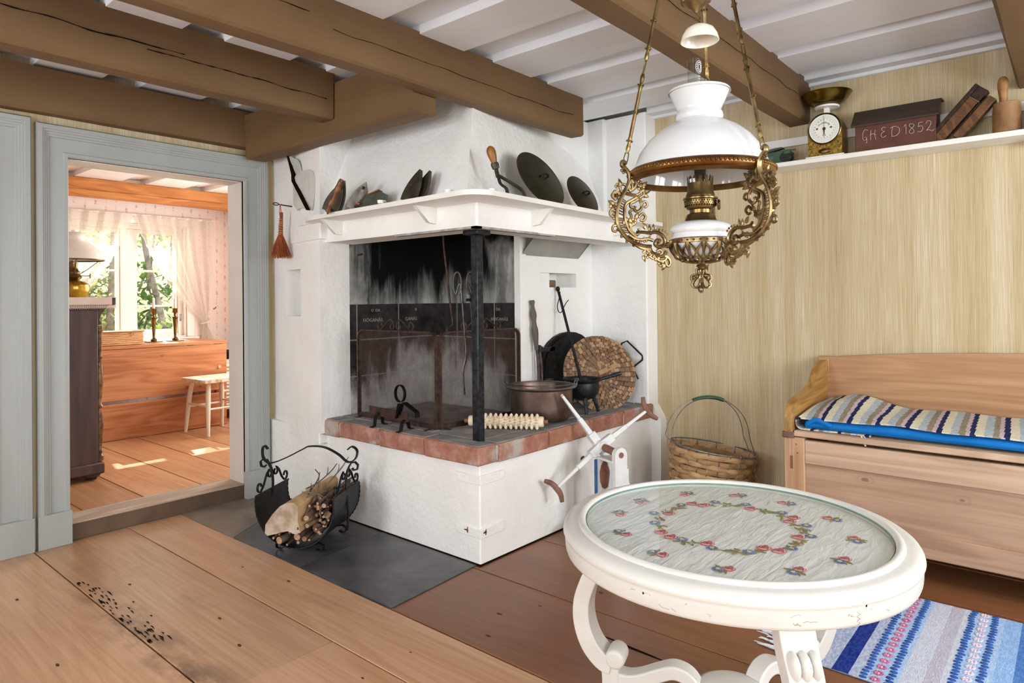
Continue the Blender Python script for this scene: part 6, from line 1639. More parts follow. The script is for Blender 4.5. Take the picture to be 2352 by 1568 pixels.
for k, off in enumerate((-.012, .012)):
    pl = [tilt @ Vector((-RT2+.004, off*.6, H)), tilt @ Vector((-RT2-.004, off, H+.06)), Vector((-.215, off, 0))+bc*0+Vector((0,0,0))] if False else None
    arch = []
    for i in range(25):
        f = i/24; a = PI*(1-f); x = .236*math.cos(a); z = H+.005+.275*math.sin(a)**.8 if 0 < f < 1 else H+.005
        arch.append(tilt @ Matrix.Rotation(R(-7), 4, 'Y') @ Vector((x+.012, off*(1.0+2.2*abs(math.cos(a))), z)) if 0 < i < 24 else tilt @ Vector((x, off*2.5, H)))
    mb = MB(); mb.tube(arch, .0024, 6); build(mb, 'handle_wire', wire, t)
    if k == 0: gp = [p for p in arch[9:16]]
    else: gp = [(p+q)*.5 for p, q in zip(gp, arch[9:16])]
mb = MB(); mb.tube(bez(gp, 3), .0105, 10); build(mb, 'green_grip', mat('green_grip_plastic', '16402e', '1f5a40', .5, sc_=120, bump=.5, bsc=200), t)
mb = MB(); rr = random.Random(9)
for i in range(7):
    a = R(-25+rr.uniform(-15, 25)); c = tilt @ Vector((.232*math.cos(a), .232*math.sin(a), .24+rr.uniform(-.05, .05)))
    d = Vector((.7, -.65, 0)); mb.tube(bez([c, c+d*.02+Vector((0,0,rr.uniform(-.02,.02))), c+d*rr.uniform(.03,.05)+Vector((0,0,rr.uniform(-.05,.05)))], 4), .0012, 4)
build(mb, 'loose_splinter', wk[0], t)

# ================================================================ yarn winder by the plinth
t = thing('yarn_winder', 'old white and blue painted wooden yarn winder with crossed arms beside the white plinth', 'yarn winder', (2.83, 1.76, 0))
wp = mat('worn_white_paint', 'd5d5d3', 'e2e2df', .6, sc_=14, bump=.3, bsc=30); wr = mat('bare_red_brown_wood', '6f4a38', '8d6450', .65, sc_=16, bump=.3); wbl = mat('blue_paint', '2a5688', '3a6a9e', .55, sc_=12)
hub = Vector((2.888, 1.88, .4486))
tips = [Vector((-.109, .1435, .2457)), Vector((.232, -.128, .1536)), Vector((-.237, .120, -.198)), Vector((.109, -.1435, -.2457))]
nrm = tips[0].cross(tips[1]).normalized()
if nrm.y > 0: nrm = -nrm
for i, d in enumerate(tips):
    u = d.normalized(); L = .318; side = nrm.cross(u).normalized(); h = hub+nrm*(.014 if i in (1, 2) else -.014)
    mb = MB(); mb.strap([h, h+u*.075], .050, .042, nrm); mb.strap([h+u*.06, h+u*.17], [.030, .027], [.026, .023], nrm); mb.strap([h+u*.17, h+u*(L-.005)], [.022, .016], [.018, .014], nrm)
    am = build(mb, 'arm', wp, t, bevel=.003)
    if i == 0:
        mb = MB(); mb.tube([h+u*(L-.02), h+u*(L+.006)], .0085, 8); build(mb, 'bare_tip', mat('bare_pale_tip', 'b58d70', 'cda68a', .7), am)
    else:
        mb = MB(); e = h+u*L
        mb.tube(bez([e-side*.068+u*.022, e-side*.035+u*.004, e, e+side*.035+u*.004, e+side*.068+u*.022], 4), [.010, .0115, .0125, .013, .0135, .014, .0145, .015, .0155, .015, .0145, .014, .0135, .013, .012, .011, .010], 8); build(mb, 'crutch', wr, am)
ax = Vector((-.064, -.16, -.017)).normalized()
mb = MB(); mb.tube([hub-ax*.03, hub+ax*.04], .030, 16); build(mb, 'hub', wp, t, bevel=.003)
mb = MB(); mb.tube([hub+ax*.04]+[hub+ax*(.05+.004*i) for i in range(26)], [.018]+[.0195 if i % 2 else .0175 for i in range(26)], 14); build(mb, 'threaded_axle', wr, t)
pe = hub+ax*.165; sd = Vector((-ax.y, ax.x, 0)).normalized(); 
PMx = Matrix(((sd.x, 0, -ax.x, pe.x), (sd.y, 0, -ax.y, pe.y), (0, 1, 0, 0), (0, 0, 0, 1)))
mb = MB(); zt = pe.z
mb.prism([(-.036, .05), (.036, .05), (.036, zt)]+[(.036*math.cos(R(a)), zt+.036*math.sin(R(a))) for a in range(20, 180, 20)]+[(-.036, zt)], -.014, .014, 0, PMx); build(mb, 'post', wp, t, bevel=.004)
mb = MB(); mb.lathe([(0, -.016), (.014, -.016), (.015, -.013), (.015, .0)], 18, 0, PMx @ Matrix.Translation((0, zt, 0))); build(mb, 'axle_end', wr, t)
mb = MB(); mb.bx(.036, .046, .05, zt-.07, -.012, .012, 0, PMx); mb.ball((-.0, zt-.11, -.0145), (.0045, .0045, .002), 0, 8, PMx); build(mb, 'edge_strip', wp, t)
be = hub+ax*.035; BMx = PMx.copy(); BMx.translation = (be.x-.01, be.y, 0)
mb = MB(); mb.bx(-.062, .062, .05, be.z-.045, -.012, .012, 0, BMx); bb = build(mb, 'back_board', wp, t, bevel=.003)
for x0 in (-.062, .045):
    mb = MB(); mb.bx(x0, x0+.017, .05, be.z-.05, -.0145, -.011, 0, BMx); build(mb, 'blue_border', wbl, bb)
mb = MB(); zc = be.z-.135; rr = random.Random(4)
mb.prism([(.030*math.cos(a)*(1+.25*noise.noise((math.cos(a)*2, math.sin(a)*2, 0))), zc+.072*math.sin(a)*(1+.2*noise.noise((math.cos(a)*2, math.sin(a)*2, 4)))) for a in [2*PI*i/26 for i in range(26)]], -.0145, -.011, 0, BMx); mb.ball((0, zc+.01, -.0145), (.006, .007, .003), 0, 8, BMx); build(mb, 'bare_oval', wr, bb)
mb = MB(); mb.ball((-.028, zc-.098, -.0125), (.012, .016, .003), 0, 10, BMx); mb.ball((.028, zc-.098, -.0125), (.012, .016, .003), 0, 10, BMx); build(mb, 'blue_flourish', wbl, bb)
mb = MB(); a = be.z-.048
for s0 in (-.045,): mb.bar(Vector((be.x, be.y, a)), Vector((pe.x, pe.y, a)), .012, .085); build(mb, 'cross_shelf', wp, t, bevel=.002)
mb = MB(); mb.bx(2.70, 2.98, 1.66, 1.94, .035, .07); mb.bx(2.70, 2.74, 1.66, 1.70, 0, .04); mb.bx(2.94, 2.98, 1.66, 1.70, 0, .04); mb.bx(2.70, 2.74, 1.90, 1.94, 0, .04); mb.bx(2.94, 2.98, 1.90, 1.94, 0, .04); build(mb, 'base', wp, t, bevel=.004)

# ================================================================ the far room beyond the doorway
FZ = .09
xs2 = [-.25, .12, .50, .86, 1.22, 1.53, 1.86, 2.17, 2.50, 2.84, 3.2, 3.6]
struct(planks(xs2, 4.06, 6.76, FZ, lambda x: 0, 6), 'floor_2', [M['floor_far'], M['floor_far'], M['gap']], bevel=.0016)
lapped('ceiling_2', -.3, 3.7, 4.07, 6.95, 2.312, 2.272, [(-.2,.15),(.32,.66),(.84,1.18),(1.36,1.66),(1.86,2.22),(2.42,2.76),(2.96,3.3),(3.45,3.6)], mat('far_ceiling_paint', 'eceae6', 'f4f2ee', .6, sc_=4, bump=.15, bsc=14))
def m_floral():
    """pale wallpaper with thin stripes and trailing rose sprigs"""
    t = NT('floral_wallpaper'); v = t.coord('Position'); x, y, z = t.sep(v)
    u = t.math('ADD', x, y)
    st = t.math('SINE', t.math('MULTIPLY', u, 2*PI/.012)); base = t.mix(t.smooth(st, .2, .9), 'f3e4dc', 'efdcd2')
    fr = t.math('FRACT', t.math('MULTIPLY', u, 1/.085)); line = t.smooth(t.math('ABSOLUTE', t.math('SUBTRACT', fr, .5)), .16, .05)
    cb = t.new('ShaderNodeCombineXYZ'); t.link(t.math('MULTIPLY', u, 1/.085), cb.inputs[0]); t.link(t.math('MULTIPLY', z, 1/.10), cb.inputs[1])
    n = t.noise(t.coord('Position', (1, 1, 1)), 62, 3, .6)
    bl = t.smooth(t.math('SINE', t.math('ADD', t.math('MULTIPLY', z, 2*PI/.11), t.math('MULTIPLY', t.math('FLOOR', t.math('MULTIPLY', u, 1/.085)), PI))), .1, .6)
    spot = t.math('MULTIPLY', t.math('MULTIPLY', line, bl), t.smooth(n, .46, .54))
    col = t.mix(t.math('MULTIPLY', spot, .75), base, 'd59a8c')
    vine = t.math('MULTIPLY', t.smooth(t.math('ABSOLUTE', t.math('SUBTRACT', fr, t.math('ADD', .5, t.math('MULTIPLY', t.math('SINE', t.math('MULTIPLY', z, 60)), .06)))), .05, .015), t.smooth(n, .48, .55))
    col = t.mix(t.math('MULTIPLY', vine, .5), col, 'b9a597')
    return t.set(col, .8, 0, .2).mat
M['floral'] = m_floral()
WX0, WX1, WZ0, WZ1 = 1.90, 2.93, .865, 1.95
mb = MB()
mb.bx(-.3, WX0, YF, YF+.18, 0, 2.5); mb.bx(WX1, 3.7, YF, YF+.18, 0, 2.5); mb.bx(WX0, WX1, YF, YF+.18, 0, WZ0); mb.bx(WX0, WX1, YF, YF+.18, WZ1, 2.5)
struct(mb, 'wall_far', M['floral'])
mb = MB(); mb.bx(3.55, 3.7, 4.06, 4.6, 0, 2.5); mb.bx(3.55, 3.7, 5.8, 6.95, 0, 2.5); mb.bx(3.55, 3.7, 4.6, 5.8, 0, .9); mb.bx(3.55, 3.7, 4.6, 5.8, 2.1, 2.5); struct(mb, 'wall_far_right', M['floral'])  # the opening is added to let the fill lamp shine in
mb = MB(); mb.bx(-.25, -.1, 4.06, 6.95, 0, 2.5); struct(mb, 'wall_far_left', M['floral'])
mb = MB(); mb.bx(-.25, DX0-.02, YD+.16, YD+.17, 0, 2.5); mb.bx(DX1+.02, 3.7, YD+.16, YD+.17, 0, 2.5); mb.bx(DX0-.02, DX1+.02, YD+.16, YD+.17, DZ+.02, 2.5); struct(mb, 'wall_far_front', M['floral'])
# window with two casements
M['wf'] = mat('window_white_paint', 'efe6dc', 'f4ede5', .45, sc_=5)
fm = MB(); y0, y1 = YF+.05, YF+.12
for k, (a, b, c, d) in enumerate([(WX0, WX0+.06, WZ0, WZ1), (WX1-.06, WX1, WZ0, WZ1), (2.35, 2.465, WZ0+.04, WZ1-.05), (WX0+.06, WX1-.06, WZ0, WZ0+.04), (WX0+.06, WX1-.06, WZ1-.05, WZ1)]): fm.bx(a+.0005, b-.0005, y0+.0007*k, y1-.0007*k, c+.0005, d-.0005)
w_ = struct(fm, 'window_1', M['wf'], bevel=.004)
for (a, b) in ((WX0+.06, 2.35), (2.465, WX1-.06)):
    s_ = MB(); z0, z1 = WZ0+.04, WZ1-.05
    for (p, q, r_, u_) in [(a+.001, a+.035, z0+.001, z1-.001), (b-.035, b-.001, z0+.001, z1-.001), (a+.035, b-.035, z0+.001, z0+.04), (a+.035, b-.035, z1-.035, z1-.001), (a+.035, b-.035, 1.163, 1.181), (a+.035, b-.035, 1.498, 1.517)]: s_.bx(p, q, y0+.012, y0+.045, r_, u_)
    so = build(s_, 'casement', M['wf'], w_, bevel=.003)
    g = MB(); g.bx(a+.03, b-.03, y0+.026, y0+.030, z0+.03, z1-.03); build(g, 'pane', M['pane'], so)
mb = MB(); mb.bx(2.885, 2.9, y0-.004, y0+.012, 1.02, 1.09); build(mb, 'window_latch', M['steel'], w_)
mb = MB()
for (a, b, c, d) in [(WX0-.07, WX0-.001, WZ0+.001, WZ1), (WX1+.001, WX1+.07, WZ0+.001, WZ1), (WX0-.07, WX1+.07, WZ1+.001, WZ1+.07)]: mb.bx(a, b, YF-.018, YF-.001, c, d)
mb.bx(WX0+.001, WX0+.012, YF-.001, YF+.049, WZ0, WZ1-.001); mb.bx(WX1-.012, WX1-.001, YF-.001, YF+.049, WZ0, WZ1-.001); mb.bx(WX0+.012, WX1-.012, YF-.001, YF+.049, WZ1-.012, WZ1-.001)
mb.bx(WX0-.08, WX1+.08, YF-.10, YF-.001, WZ0-.03, WZ0); mb.bx(WX0+.001, WX1-.001, YF-.001, YF+.049, WZ0-.0, WZ0+.012)
struct(mb, 'trim_6', M['wf'], bevel=.005)
# unpainted beam
mb = beam_mb('X', -.2, 3.6, 6.40, 6.52, 2.115, 2.268, 9); crack_line(mb, 'X', [(lerp(1.7, 3.3, i/14), 2.17+.004*noise.noise((i*1.3, 0, 0))) for i in range(15)], 6.3945, .0014)
solo(mb, 'ceiling_beam', [wood('honey_pine_beam', 'a8652f', 'cd8a4c', 'X', .5, 1.0, 1.4, .35, bump=.2, dark='6d3a18'), M['crack']], 'honey coloured pine beam crossing the far room above the lace curtains', 'beam', None, 0, (2, 6.45, 2.115), sharp=25)
# lace curtains
def m_lace():
    t = NT('white_lace'); v = t.coord('UV') if False else t.coord('Object')
    vo = t.new('ShaderNodeTexVoronoi'); vo.inputs['Scale'].default_value = 20; t.link(v, vo.inputs['Vector'])
    fl = t.math('SINE', t.math('MULTIPLY', vo.outputs['Distance'], 34))
    n = t.noise(v, 260, 2)
    a = t.math('MAXIMUM', t.smooth(fl, -.1, .5), t.smooth(n, .47, .55))
    a = t.math('ADD', t.math('MULTIPLY', a, .66), .14, True)
    df = t.new('ShaderNodeBsdfDiffuse'); df.inputs[0].default_value = lin('f6efe6'); tl = t.new('ShaderNodeBsdfTranslucent'); tl.inputs[0].default_value = lin('f6efe6')
    m1 = t.new('ShaderNodeMixShader'); m1.inputs[0].default_value = .45; t.link(df.outputs[0], m1.inputs[1]); t.link(tl.outputs[0], m1.inputs[2])
    tr = t.new('ShaderNodeBsdfTransparent'); m2 = t.new('ShaderNodeMixShader'); t.link(a, m2.inputs[0]); t.link(tr.outputs[0], m2.inputs[1]); t.link(m1.outputs[0], m2.inputs[2]); t.link(m2.outputs[0], t.out.inputs[0])
    return t.mat
M['lace'] = m_lace()
def ci(pts, z):
    """x of an edge at height z, piecewise through (z, x) pairs"""
    for (za, xa), (zb, xb) in zip(pts[:-1], pts[1:]):
        if za >= z >= zb: return lerp(xa, xb, (za-z)/(za-zb))
    return pts[-1][1]
def curtain(label, inner, outer, ztop, zbot, tie, seed, loc):
    t = thing('lace_curtain', label, 'curtain', loc)
    mb = MB()
    def f(u, v):
        z = lerp(ztop, zbot, u); xi, xo = ci(inner, z), ci(outer, z); x = lerp(xo, xi, v)
        w_ = abs(xo-xi); am = .016 if w_ > .3 else .010
        y = YF-.05+am*math.sin(v*38+seed)+.006*math.sin(v*71+seed*2)
        if v > .97: x += .006*math.sin(u*90)*(1 if xi > xo else -1)
        return (x, y, z)
    mb.grid(f, 60, 90); build(mb, 'lace', M['lace'], t)
    mb = MB(); xo, xi = ci(outer, tie), ci(inner, tie); mb.tube([((xo+xi)/2+(abs(xo-xi)/2+.012)*math.cos(a), YF-.05+.03*math.sin(a), tie+.012*math.cos(a)) for a in [2*PI*i/20 for i in range(20)]], .006, 6, 0, True); build(mb, 'tie_band', M['wf'], t)
    mb = MB(); mb.bx(min(inner[0][1], outer[0][1])-.01, max(inner[0][1], outer[0][1])+.01, YF-.035, YF-.022, ztop-.012, ztop+.006); build(mb, 'curtain_rail', M['wf'], t)
curtain('lace curtain swept to the right side of the far window behind two candlesticks', [(2.03, 2.445), (1.85, 2.50), (1.6, 2.61), (1.35, 2.76), (1.15, 2.92), (1.02, 3.06), (.97, 3.07), (.80, 3.05)], [(2.03, 3.19), (1.5, 3.185), (1.15, 3.155), (1.0, 3.115), (.97, 3.115), (.80, 3.20)], 2.03, .80, 1.0, 1.0, (2.8, 6.7, .8))
curtain('lace curtain swept to the left side of the far window behind the table lamp', [(2.03, 2.425), (1.85, 2.38), (1.6, 2.25), (1.35, 2.08), (1.15, 1.93), (1.02, 1.80), (.97, 1.79), (.80, 1.80)], [(2.03, 1.66), (1.5, 1.67), (1.15, 1.70), (1.0, 1.74), (.97, 1.74), (.80, 1.66)], 2.03, .80, 1.0, 3.0, (2.0, 6.7, .8))
mb = MB(); mb.tube([(3.20, YF, 1.135), (3.20, YF-.04, 1.14), (3.205, YF-.045, 1.155)], .004, 6); solo(mb, 'curtain_hook', M['iron'], 'small dark curtain hook on the floral wall right of the far window', 'hook', None, 0, (3.2, YF, 1.135))

# drop-leaf table below the window
M['op'] = wood('orange_pine', 'a4633a', 'c98a5c', 'X', .5, 1.0, 1.5, .35, bump=.12, dark='6b3a20')
t = thing('drop_leaf_table', 'orange pine drop-leaf table standing under the far window with its leaf down', 'table', (2.4, 6.2, FZ))
mb = MB(); mb.bx(1.70, 2.935, 5.925, 6.60, .828, .855); build(mb, 'top', M['op'], t, bevel=.004)
mb = MB(); mb.bx(1.70, 2.93, 5.93, 5.953, .412, .824); build(mb, 'drop_leaf', M['op'], t, bevel=.003)
mb = MB(); mb.bx(1.70, 2.93, 5.935, 5.958, FZ+.004, .385); build(mb, 'lower_board', M['op'], t, bevel=.003)
for (x, y) in ((1.76, 5.98), (2.86, 5.98), (1.76, 6.54), (2.86, 6.54)):
    mb = MB(); mb.bx(x, x+.05, y, y+.05, FZ, .83); build(mb, 'leg', M['op'], t)
mb = MB(); mb.tube([(2.58, 5.953, .468), (2.58, 5.90, .468)], [.009, .016], 10); mb.ball((2.58, 5.898, .468), .017, 0, 10); build(mb, 'knob', M['op'], t)
mb = MB(); mb.tube([(2.86, 5.93, .62), (2.86, 5.918, .62)], .014, 12); build(mb, 'wooden_plug', mat('pale_plug', 'd6a680', None, .6), t)
# wicker box and two candlesticks on it
t = thing('wicker_box', 'low straw coloured wicker box at the left end of the drop-leaf table', 'box', (2.08, 6.05, .855))
mb = MB(); bxm = mat('straw_wicker', 'c08a55', 'dcae7c', .6, sc_=40, stretch=(.3,1,3), bump=.5)
for k in range(7): z = .858+k*.0148; mb.bx(1.905-.002*(k % 2), 2.235+.002*(k % 2), 5.965-.002*(k % 2), 6.17, z, z+.0138)
build(mb, 'body', bxm, t, bevel=.003)
mb = MB(); mb.bx(1.90, 2.24, 5.96, 6.175, .9625, .972); build(mb, 'lid', bxm, t, bevel=.003)
mb = MB(); mb.tube([(1.90+.34*i/60, 5.958, .862+.002*(i % 2)) for i in range(61)], [.004 if i % 2 else .006 for i in range(61)], 5); mb.tube([(1.90+.34*i/60, 5.958, .968+.002*(i % 2)) for i in range(61)], [.004 if i % 2 else .006 for i in range(61)], 5); build(mb, 'braided_edge', bxm, t)
mb = MB(); mb.tube(loopy((2.15, 5.957, .945), (1,0,0), (0,0,1), .010, .014, 12), .0025, 5, 0, True); mb.tube(loopy((1.915, 5.957, .945), (1,0,0), (0,0,1), .010, .014, 12), .0025, 5, 0, True); build(mb, 'clasp_loop', bxm, t)
cs = mat('dark_brass_candlestick', '54401e', '7d6232', .35, .85, sc_=20)
def candlestick(x, y, lab, lab2):
    t = thing('candlestick', lab, 'candlestick', (x, y, .855))
    c = (x, y, .855)
    mb = MB(); mb.prism([(-.062, -.040), (.062, -.040), (.062, .040), (-.062, .040)], 0, .008, 0, Matrix.Translation(c)); mb.lathe([(0, .007), (.022, .008), (.026, .020), (.018, .032), (.010, .038), (.0095, .05), (.020, .20), (.0215, .212), (.026, .215), (.026, .222), (.013, .226), (.011, .24), (.012, .252), (.019, .258), (.020, .29), (.022, .292), (.022, .297), (0, .297)], 24, 0, None, c); build(mb, 'stem', cs, t, sharp=50)
    mb = MB(); mb.lathe([(0, .29), (.0115, .29), (.0105, .385), (.006, .39), (0, .391)], 16, 0, None, c); mb.tube([(x, y, .855+.39), (x+.001, y, .855+.402)], .001, 5)
    solo(mb, 'candle', mat('ivory_wax', 'f2ead6', None, .5, spec=.4) if 'wax' not in M else M['wax'], lab2, 'candle', None, 0, (x, y, 1.145))
candlestick(2.408, 6.2, 'left of the two brass candlesticks on the drop-leaf table', 'white candle in the left brass candlestick')
candlestick(2.590, 6.2, 'right of the two brass candlesticks on the drop-leaf table', 'white candle in the right brass candlestick')
# stool
t = thing('stool', 'worn cream painted wooden stool in front of the drop-leaf table', 'stool', (2.70, 5.68, FZ))
sp = mat('worn_cream_paint', 'e6d6c2', 'efe3d2', .55, sc_=9, bump=.2); spw = mat('chipped_cream_paint', 'c79a6c', 'eee0cc', .55, sc_=26, stretch=(1,3,1), lo=.38, hi=.5)
SM = Matrix.Translation((2.705, 5.685, 0)) @ Matrix.Rotation(R(3), 4, 'Z')
mb = MB(); mb.prism([(-.185, -.19), (.185, -.19), (.205, -.17), (.205, .17), (.185, .19), (-.185, .19), (-.205, .17), (-.205, -.17)], .530, .560, 0, SM); build(mb, 'seat', spw, t, bevel=.006)
for sx in (-1, 1):
    for sy in (-1, 1):
        mb = MB(); mb.tube([SM @ Vector((sx*.13, sy*.135, .532)), SM @ Vector((sx*.145, sy*.155, .40)), SM @ Vector((sx*.165, sy*.19, FZ))], [.019, .021, .014], 10); build(mb, 'leg', sp, t)
for (a, b) in (((-.150, -.163, .31), (.150, -.163, .31)), ((-.150, .163, .31), (.150, .163, .31)), ((-.152, -.16, .335), (-.152, .16, .335)), ((.152, -.16, .335), (.152, .16, .335))):
    mb = MB(); mb.tube([SM @ Vector(a), SM @ Vector(b)], .0095, 8); build(mb, 'rung', sp, t)
# white louvred cupboard end seen behind the stool
t = thing('louvred_cupboard', 'sliver of a white louvred cupboard behind the stool at the right door jamb', 'cupboard', (3.2, 6.3, FZ))
mb = MB(); mb.bx(2.97, 3.50, 6.15, 6.60, FZ+.10, .62); mb.bx(2.97, 3.01, 6.15, 6.60, FZ, FZ+.1); mb.bx(3.46, 3.5, 6.15, 6.6, FZ, FZ+.1); build(mb, 'body', sp, t)
mb = MB()
for k in range(12): z = .22+k*.033; mb.add([(2.99, 6.148, z), (3.48, 6.148, z), (3.48, 6.132, z+.012), (2.99, 6.132, z+.012), (2.99, 6.148, z+.024), (3.48, 6.148, z+.024)], [(0,1,2,3), (3,2,5,4), (0,3,4), (1,5,2)])
build(mb, 'louvre', sp, t)
mb = MB(); mb.bx(2.98, 3.4, 6.18, 6.5, .62, .655); solo(mb, 'folded_cloth', mat('grey_white_cloth', 'c9beb2', 'dad0c6', .9, sc_=20), 'folded pale cloth on the louvred cupboard by the door jamb', 'cloth', None, .006, (3.2, 6.3, .62))
mb = MB(); mb.lathe([(0, .655), (.07, .655), (.10, .69), (.105, .73), (.09, .735), (.06, .70), (0, .69)], 24, 0, None, (3.10, 6.30, 0)); solo(mb, 'dark_bowl', M['iron'], 'small dark bowl on the folded cloth by the door jamb', 'bowl', None, 0, (3.10, 6.3, .655))

# dark chest of drawers, its side toward the door
M['dark_wood'] = mat('old_dark_stained_wood', '3a2620', '59413a', .5, sc_=22, stretch=(1,1,.08), bump=.35, bsc=40, lo=.3, hi=.7)
t = thing('chest_of_drawers', 'tall dark stained chest of drawers with flared cornice and bun feet in the far room', 'chest', (1.25, 5.2, FZ))
mb = MB(); mb.bx(.95, 1.505, 4.735, 5.75, .18, 1.16); build(mb, 'case', M['dark_wood'], t, bevel=.004)
mb = MB(); mb.bx(.95, 1.535, 4.715, 5.77, .125, .195); build(mb, 'plinth_moulding', M['dark_wood'], t, bevel=.01)
cp = [(1.505, 1.06), (1.53, 1.075), (1.515, 1.09), (1.525, 1.13), (1.56, 1.18), (1.60, 1.215), (1.605, 1.235), (.95, 1.235), (.95, 1.06)]
mb = MB(); mb.prism(cp, 4.74, 5.78, 0, MXZ); build(mb, 'cornice', M['dark_wood'], t)
for k, (a, b) in enumerate(((.21, .46), (.48, .73), (.75, 1.04))):
    mb = MB(); mb.bx(1.50, 1.518, 4.80, 5.69, a, b); d_ = build(mb, 'drawer', M['dark_wood'], t, bevel=.004)
    for yk in (5.0, 5.5): mb = MB(); mb.ball((1.53, yk, (a+b)/2), .016, 0, 10); build(mb, 'knob', cs, d_)
for yq in (4.765, 5.725):
    mb = MB(); pr = [(0, .20), (.022, .20), (.024, .23), (.012, .245), (.020, .26), (.012, .275), (.016, .33), (.022, .42), (.016, .50), (.012, .53), (.022, .545), (.012, .56), (.016, .62), (.024, .72), (.018, .80), (.012, .84), (.022, .86), (.012, .875), (.018, .93), (.014, 1.0), (.024, 1.03), (.024, 1.06), (0, 1.06)]
    mb.lathe(pr, 16, 0, None, (1.520, yq, 0)); build(mb, 'turned_column', mat('gilt_dark_column', '4a2e20', '8d6a3a', .4, .3, sc_=30), t)
for (x, y) in ((1.475, 4.775), (1.475, 5.70), (1.0, 4.775), (1.0, 5.70)):
    mb = MB(); mb.lathe([(0, FZ), (.030, FZ), (.034, FZ+.006), (.026, FZ+.010), (.048, FZ+.018), (.054, FZ+.030), (.044, FZ+.040), (0, FZ+.042)], 20, 0, None, (x, y, 0)); build(mb, 'bun_foot', M['dark_wood'], t)
# lace-edged cloth over it
lc = mat('cream_linen', 'e6d6c6', 'efe2d5', .8, sc_=10, bump=.15, bsc=60)
t = thing('linen_runner', 'cream linen cloth with lace border draped over the dark chest', 'cloth', (1.3, 5.2, 1.236))
mb = MB(); mb.bx(.96, 1.585, 4.728, 5.79, 1.2365, 1.2405); mb.bx(.96, 1.585, 4.728, 4.732, 1.195, 1.239); mb.bx(1.608, 1.612, 4.74, 5.78, 1.19, 1.239); mb.bx(1.58, 1.612, 4.735, 5.785, 1.2365, 1.2405); build(mb, 'linen', lc, t, bevel=.0015)
mb = MB(); n = 50
for i in range(n):
    x = lerp(.97, 1.58, i/n); mb.tube([(x, 4.7295, 1.196), (x+.006, 4.7285, 1.180), (x+.0122, 4.7295, 1.196)], .0016, 4); mb.tube([(x, 4.7295, 1.180), (x+.006, 4.7285, 1.196), (x+.0122, 4.7295, 1.180)], .0016, 4); mb.tube([(x, 4.7295, 1.176), (x+.006, 4.7285, 1.168), (x+.0122, 4.7295, 1.176)], .0018, 4)
mb.tube([(.97, 4.7295, 1.178), (1.585, 4.7295, 1.178)], .002, 4); mb.tube([(.97, 4.7295, 1.195), (1.585, 4.7295, 1.195)], .002, 4)
for i in range(50):
    y = lerp(4.745, 5.77, i/50); mb.tube([(1.61, y, 1.192), (1.612, y+.01, 1.172), (1.61, y+.02, 1.192)], .0018, 4)
build(mb, 'lace_border', lc, t)
# oil lamp standing on it
lx, ly = 1.470, 5.08
t = thing('table_oil_lamp', 'brass oil lamp with cream glass shade on the chest in the far room', 'lamp', (lx, ly, 1.2405)); c = (lx, ly, 1.2405)
mb = MB(); mb.lathe([(0, 0), (.075, .0), (.082, .012), (.092, .035), (.098, .062), (.094, .085), (.075, .102), (.045, .112), (.034, .118), (0, .118)], 32, 0, None, c); build(mb, 'font', mat('yellow_brass_font', '8a6a1e', 'c9a63e', .25, .8, sc_=8), t)
mb = MB(); mb.lathe([(.034, .115), (.040, .122), (.052, .135), (.044, .150), (.036, .158), (.040, .172), (.030, .182), (.026, .20), (.026, .235), (.0, .235)], 24, 0, None, c); mb.tube([(lx+.03, ly-.03, 1.2405+.145), (lx+.085, ly-.05, 1.2405+.145)], .003, 6); mb.tube([(lx+.085, ly-.05, 1.37), (lx+.085, ly-.05, 1.40)], .004, 6); build(mb, 'burner', M['brass'], t)
mb = MB(); mb.lathe([(.178, .252), (.182, .255), (.180, .268), (.165, .300), (.135, .335), (.098, .362), (.070, .378), (.062, .392), (.066, .415), (.088, .430), (.086, .432), (.062, .418), (.057, .393), (.066, .374), (.094, .357), (.131, .330), (.160, .297), (.175, .266), (.176, .255)], 48, 0, None, c); build(mb, 'shade', mat('cream_glass_shade', 'e4d8cb', 'ece2d7', .3, spec=.5), t, sharp=60)
mb = MB(); mb.lathe([(.176, .246), (.181, .246), (.183, .252), (.177, .253)], 48, 0, None, c)
for a in (20, 140, 260): mb.tube([(lx+.04*math.cos(R(a)), ly+.04*math.sin(R(a)), 1.2405+.155), (lx+.10*math.cos(R(a)), ly+.10*math.sin(R(a)), 1.2405+.19), (lx+.178*math.cos(R(a)), ly+.178*math.sin(R(a)), 1.2405+.248)], .0028, 6)
build(mb, 'shade_holder', M['brass'], t)
mb = MB(); mb.lathe([(.022, .23), (.026, .26), (.020, .30), (.018, .45), (.0165, .45), (.0185, .30), (.024, .26), (.0205, .23)], 20, 0, None, c); build(mb, 'lamp_chimney', M['clear'], t)

# ================================================================ garden outside the far window
def m_leaf(name, c1, c2):
    t = NT(name); g = t.new('ShaderNodeNewGeometry'); col = t.ramp(g.outputs['Random Per Island'], [(0, c1), (1, c2)])
    t.set(col, .55, 0, .3)
    tl = t.new('ShaderNodeBsdfTranslucent'); t.link(col, tl.inputs[0]); mx = t.new('ShaderNodeMixShader'); mx.inputs[0].default_value = .5
    t.link(t.b.outputs[0], mx.inputs[1]); t.link(tl.outputs[0], mx.inputs[2]); t.link(mx.outputs[0], t.out.inputs[0]); return t.mat
lf = [m_leaf('yellow_green_leaf', '5f7a2c', 'a3b850'), m_leaf('dark_leaf', '3c5524', '6f8a3c'), m_leaf('dry_leaf', '6f6d42', '99925f')]  # three leaf colours, given to the shrubs in turn
bk_ = mat('grey_bark', '574c42', '7d7062', .9, sc_=12, bump=.5)
mb = MB(); mb.grid(lambda u, v: (lerp(-5, 11, u), lerp(6.95, 19, v), .10+max(0, (v-.12))*3.4+.12*noise.noise((u*9, v*9, 0))), 40, 40)
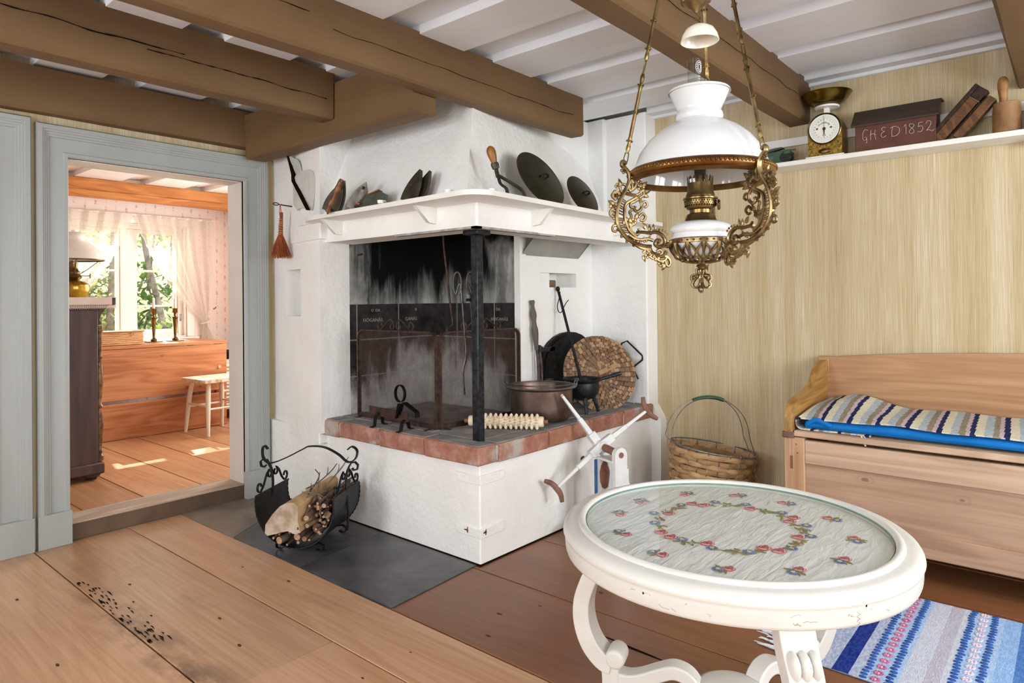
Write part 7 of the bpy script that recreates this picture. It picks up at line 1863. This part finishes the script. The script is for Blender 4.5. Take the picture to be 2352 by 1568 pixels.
g_ = solo(mb, 'garden_bank', mat('leafy_ground', '66713f', '8d9260', .95, sc_=6, bump=.6), 'sunlit overgrown bank rising outside the far window', 'ground', None, 0, (3, 12, 0)); g_['kind'] = 'structure'
def leaves(mb, c, rad, n, s, mi, rr):
    for i in range(n):
        while True:
            p = Vector((rr.uniform(-1,1), rr.uniform(-1,1), rr.uniform(-1,1)))
            if p.length < 1: break
        p = Vector(c)+Vector((p.x*rad[0], p.y*rad[1], p.z*rad[2]))
        q = Matrix.Rotation(rr.uniform(0, 6.28), 3, 'Z') @ Matrix.Rotation(rr.uniform(-1, 1), 3, 'X'); k = s*rr.uniform(.6, 1.2)
        mb.add([p+q @ Vector(v)*k for v in ((0,-.5,0), (.28,0,.05), (0,.6,0), (-.28,0,.05))], [(0,1,2,3)], mi, True)
rr = random.Random(31)
gl = ['low sunlit shrub at the foot of the garden bank', 'spreading shrub in the middle of the bank', 'dense shrub seen through the left casement', 'tall bush seen through the upper right panes', 'bush behind the curtain to the right', 'bush far up the bank', 'ivy covered bush close to the window']
for k, (x, y, z, rx, ry, rz_, n, s) in enumerate([(4.4, 9.2, .55, 1.3, .7, .5, 900, .13), (3.6, 10.6, 1.2, 1.3, .8, .7, 900, .14), (2.6, 9.6, 1.0, .8, .7, .8, 800, .13), (4.6, 11.6, 2.9, 1.2, .9, 1.1, 700, .16), (5.6, 10.4, 1.6, 1.0, .8, 1.2, 800, .15), (3.2, 13.0, 3.2, 1.8, .9, 1.4, 900, .18), (3.5, 8.2, .45, .9, .5, .38, 700, .10)]):
    t = thing('garden_shrub', gl[k], 'shrub', (x, y, max(.1, z-rz_)))
    mb = MB(); leaves(mb, (x, y, z), (rx, ry, rz_), n, s, 0, rr); o = build(mb, 'foliage', lf[k % 3], t); o['kind'] = 'stuff'
    mb = MB()
    for q in range(5): mb.tube([(x+rr.uniform(-.3,.3)*rx, y, z-rz_-.4), (x+rr.uniform(-.5,.5)*rx, y+rr.uniform(-.3,.3), z), (x+rr.uniform(-.8,.8)*rx, y+rr.uniform(-.3,.3), z+rz_*.8)], [.022, .016, .006], 6)
    build(mb, 'stem', bk_, t)
for k, (x, y, lean, lab) in enumerate([(4.10, 9.9, -.25, 'slanting grey tree trunk seen through the right casement'), (4.5, 10.8, .05, 'upright tree trunk behind the slanting one outside the window'), (3.05, 9.4, .12, 'thin tree trunk seen through the left casement')]):
    mb = MB(); mb.tube(bez([(x, y, -.1), (x+lean*.6, y, 1.0), (x+lean*1.3, y+.1, 2.0), (x+lean*1.6, y+.2, 3.4), (x+lean*2, y+.2, 5)], 5), [.055-.0018*i for i in range(21)], 8)
    solo(mb, 'tree_trunk', bk_, lab, 'tree trunk', None, 0, (x, y, 0))
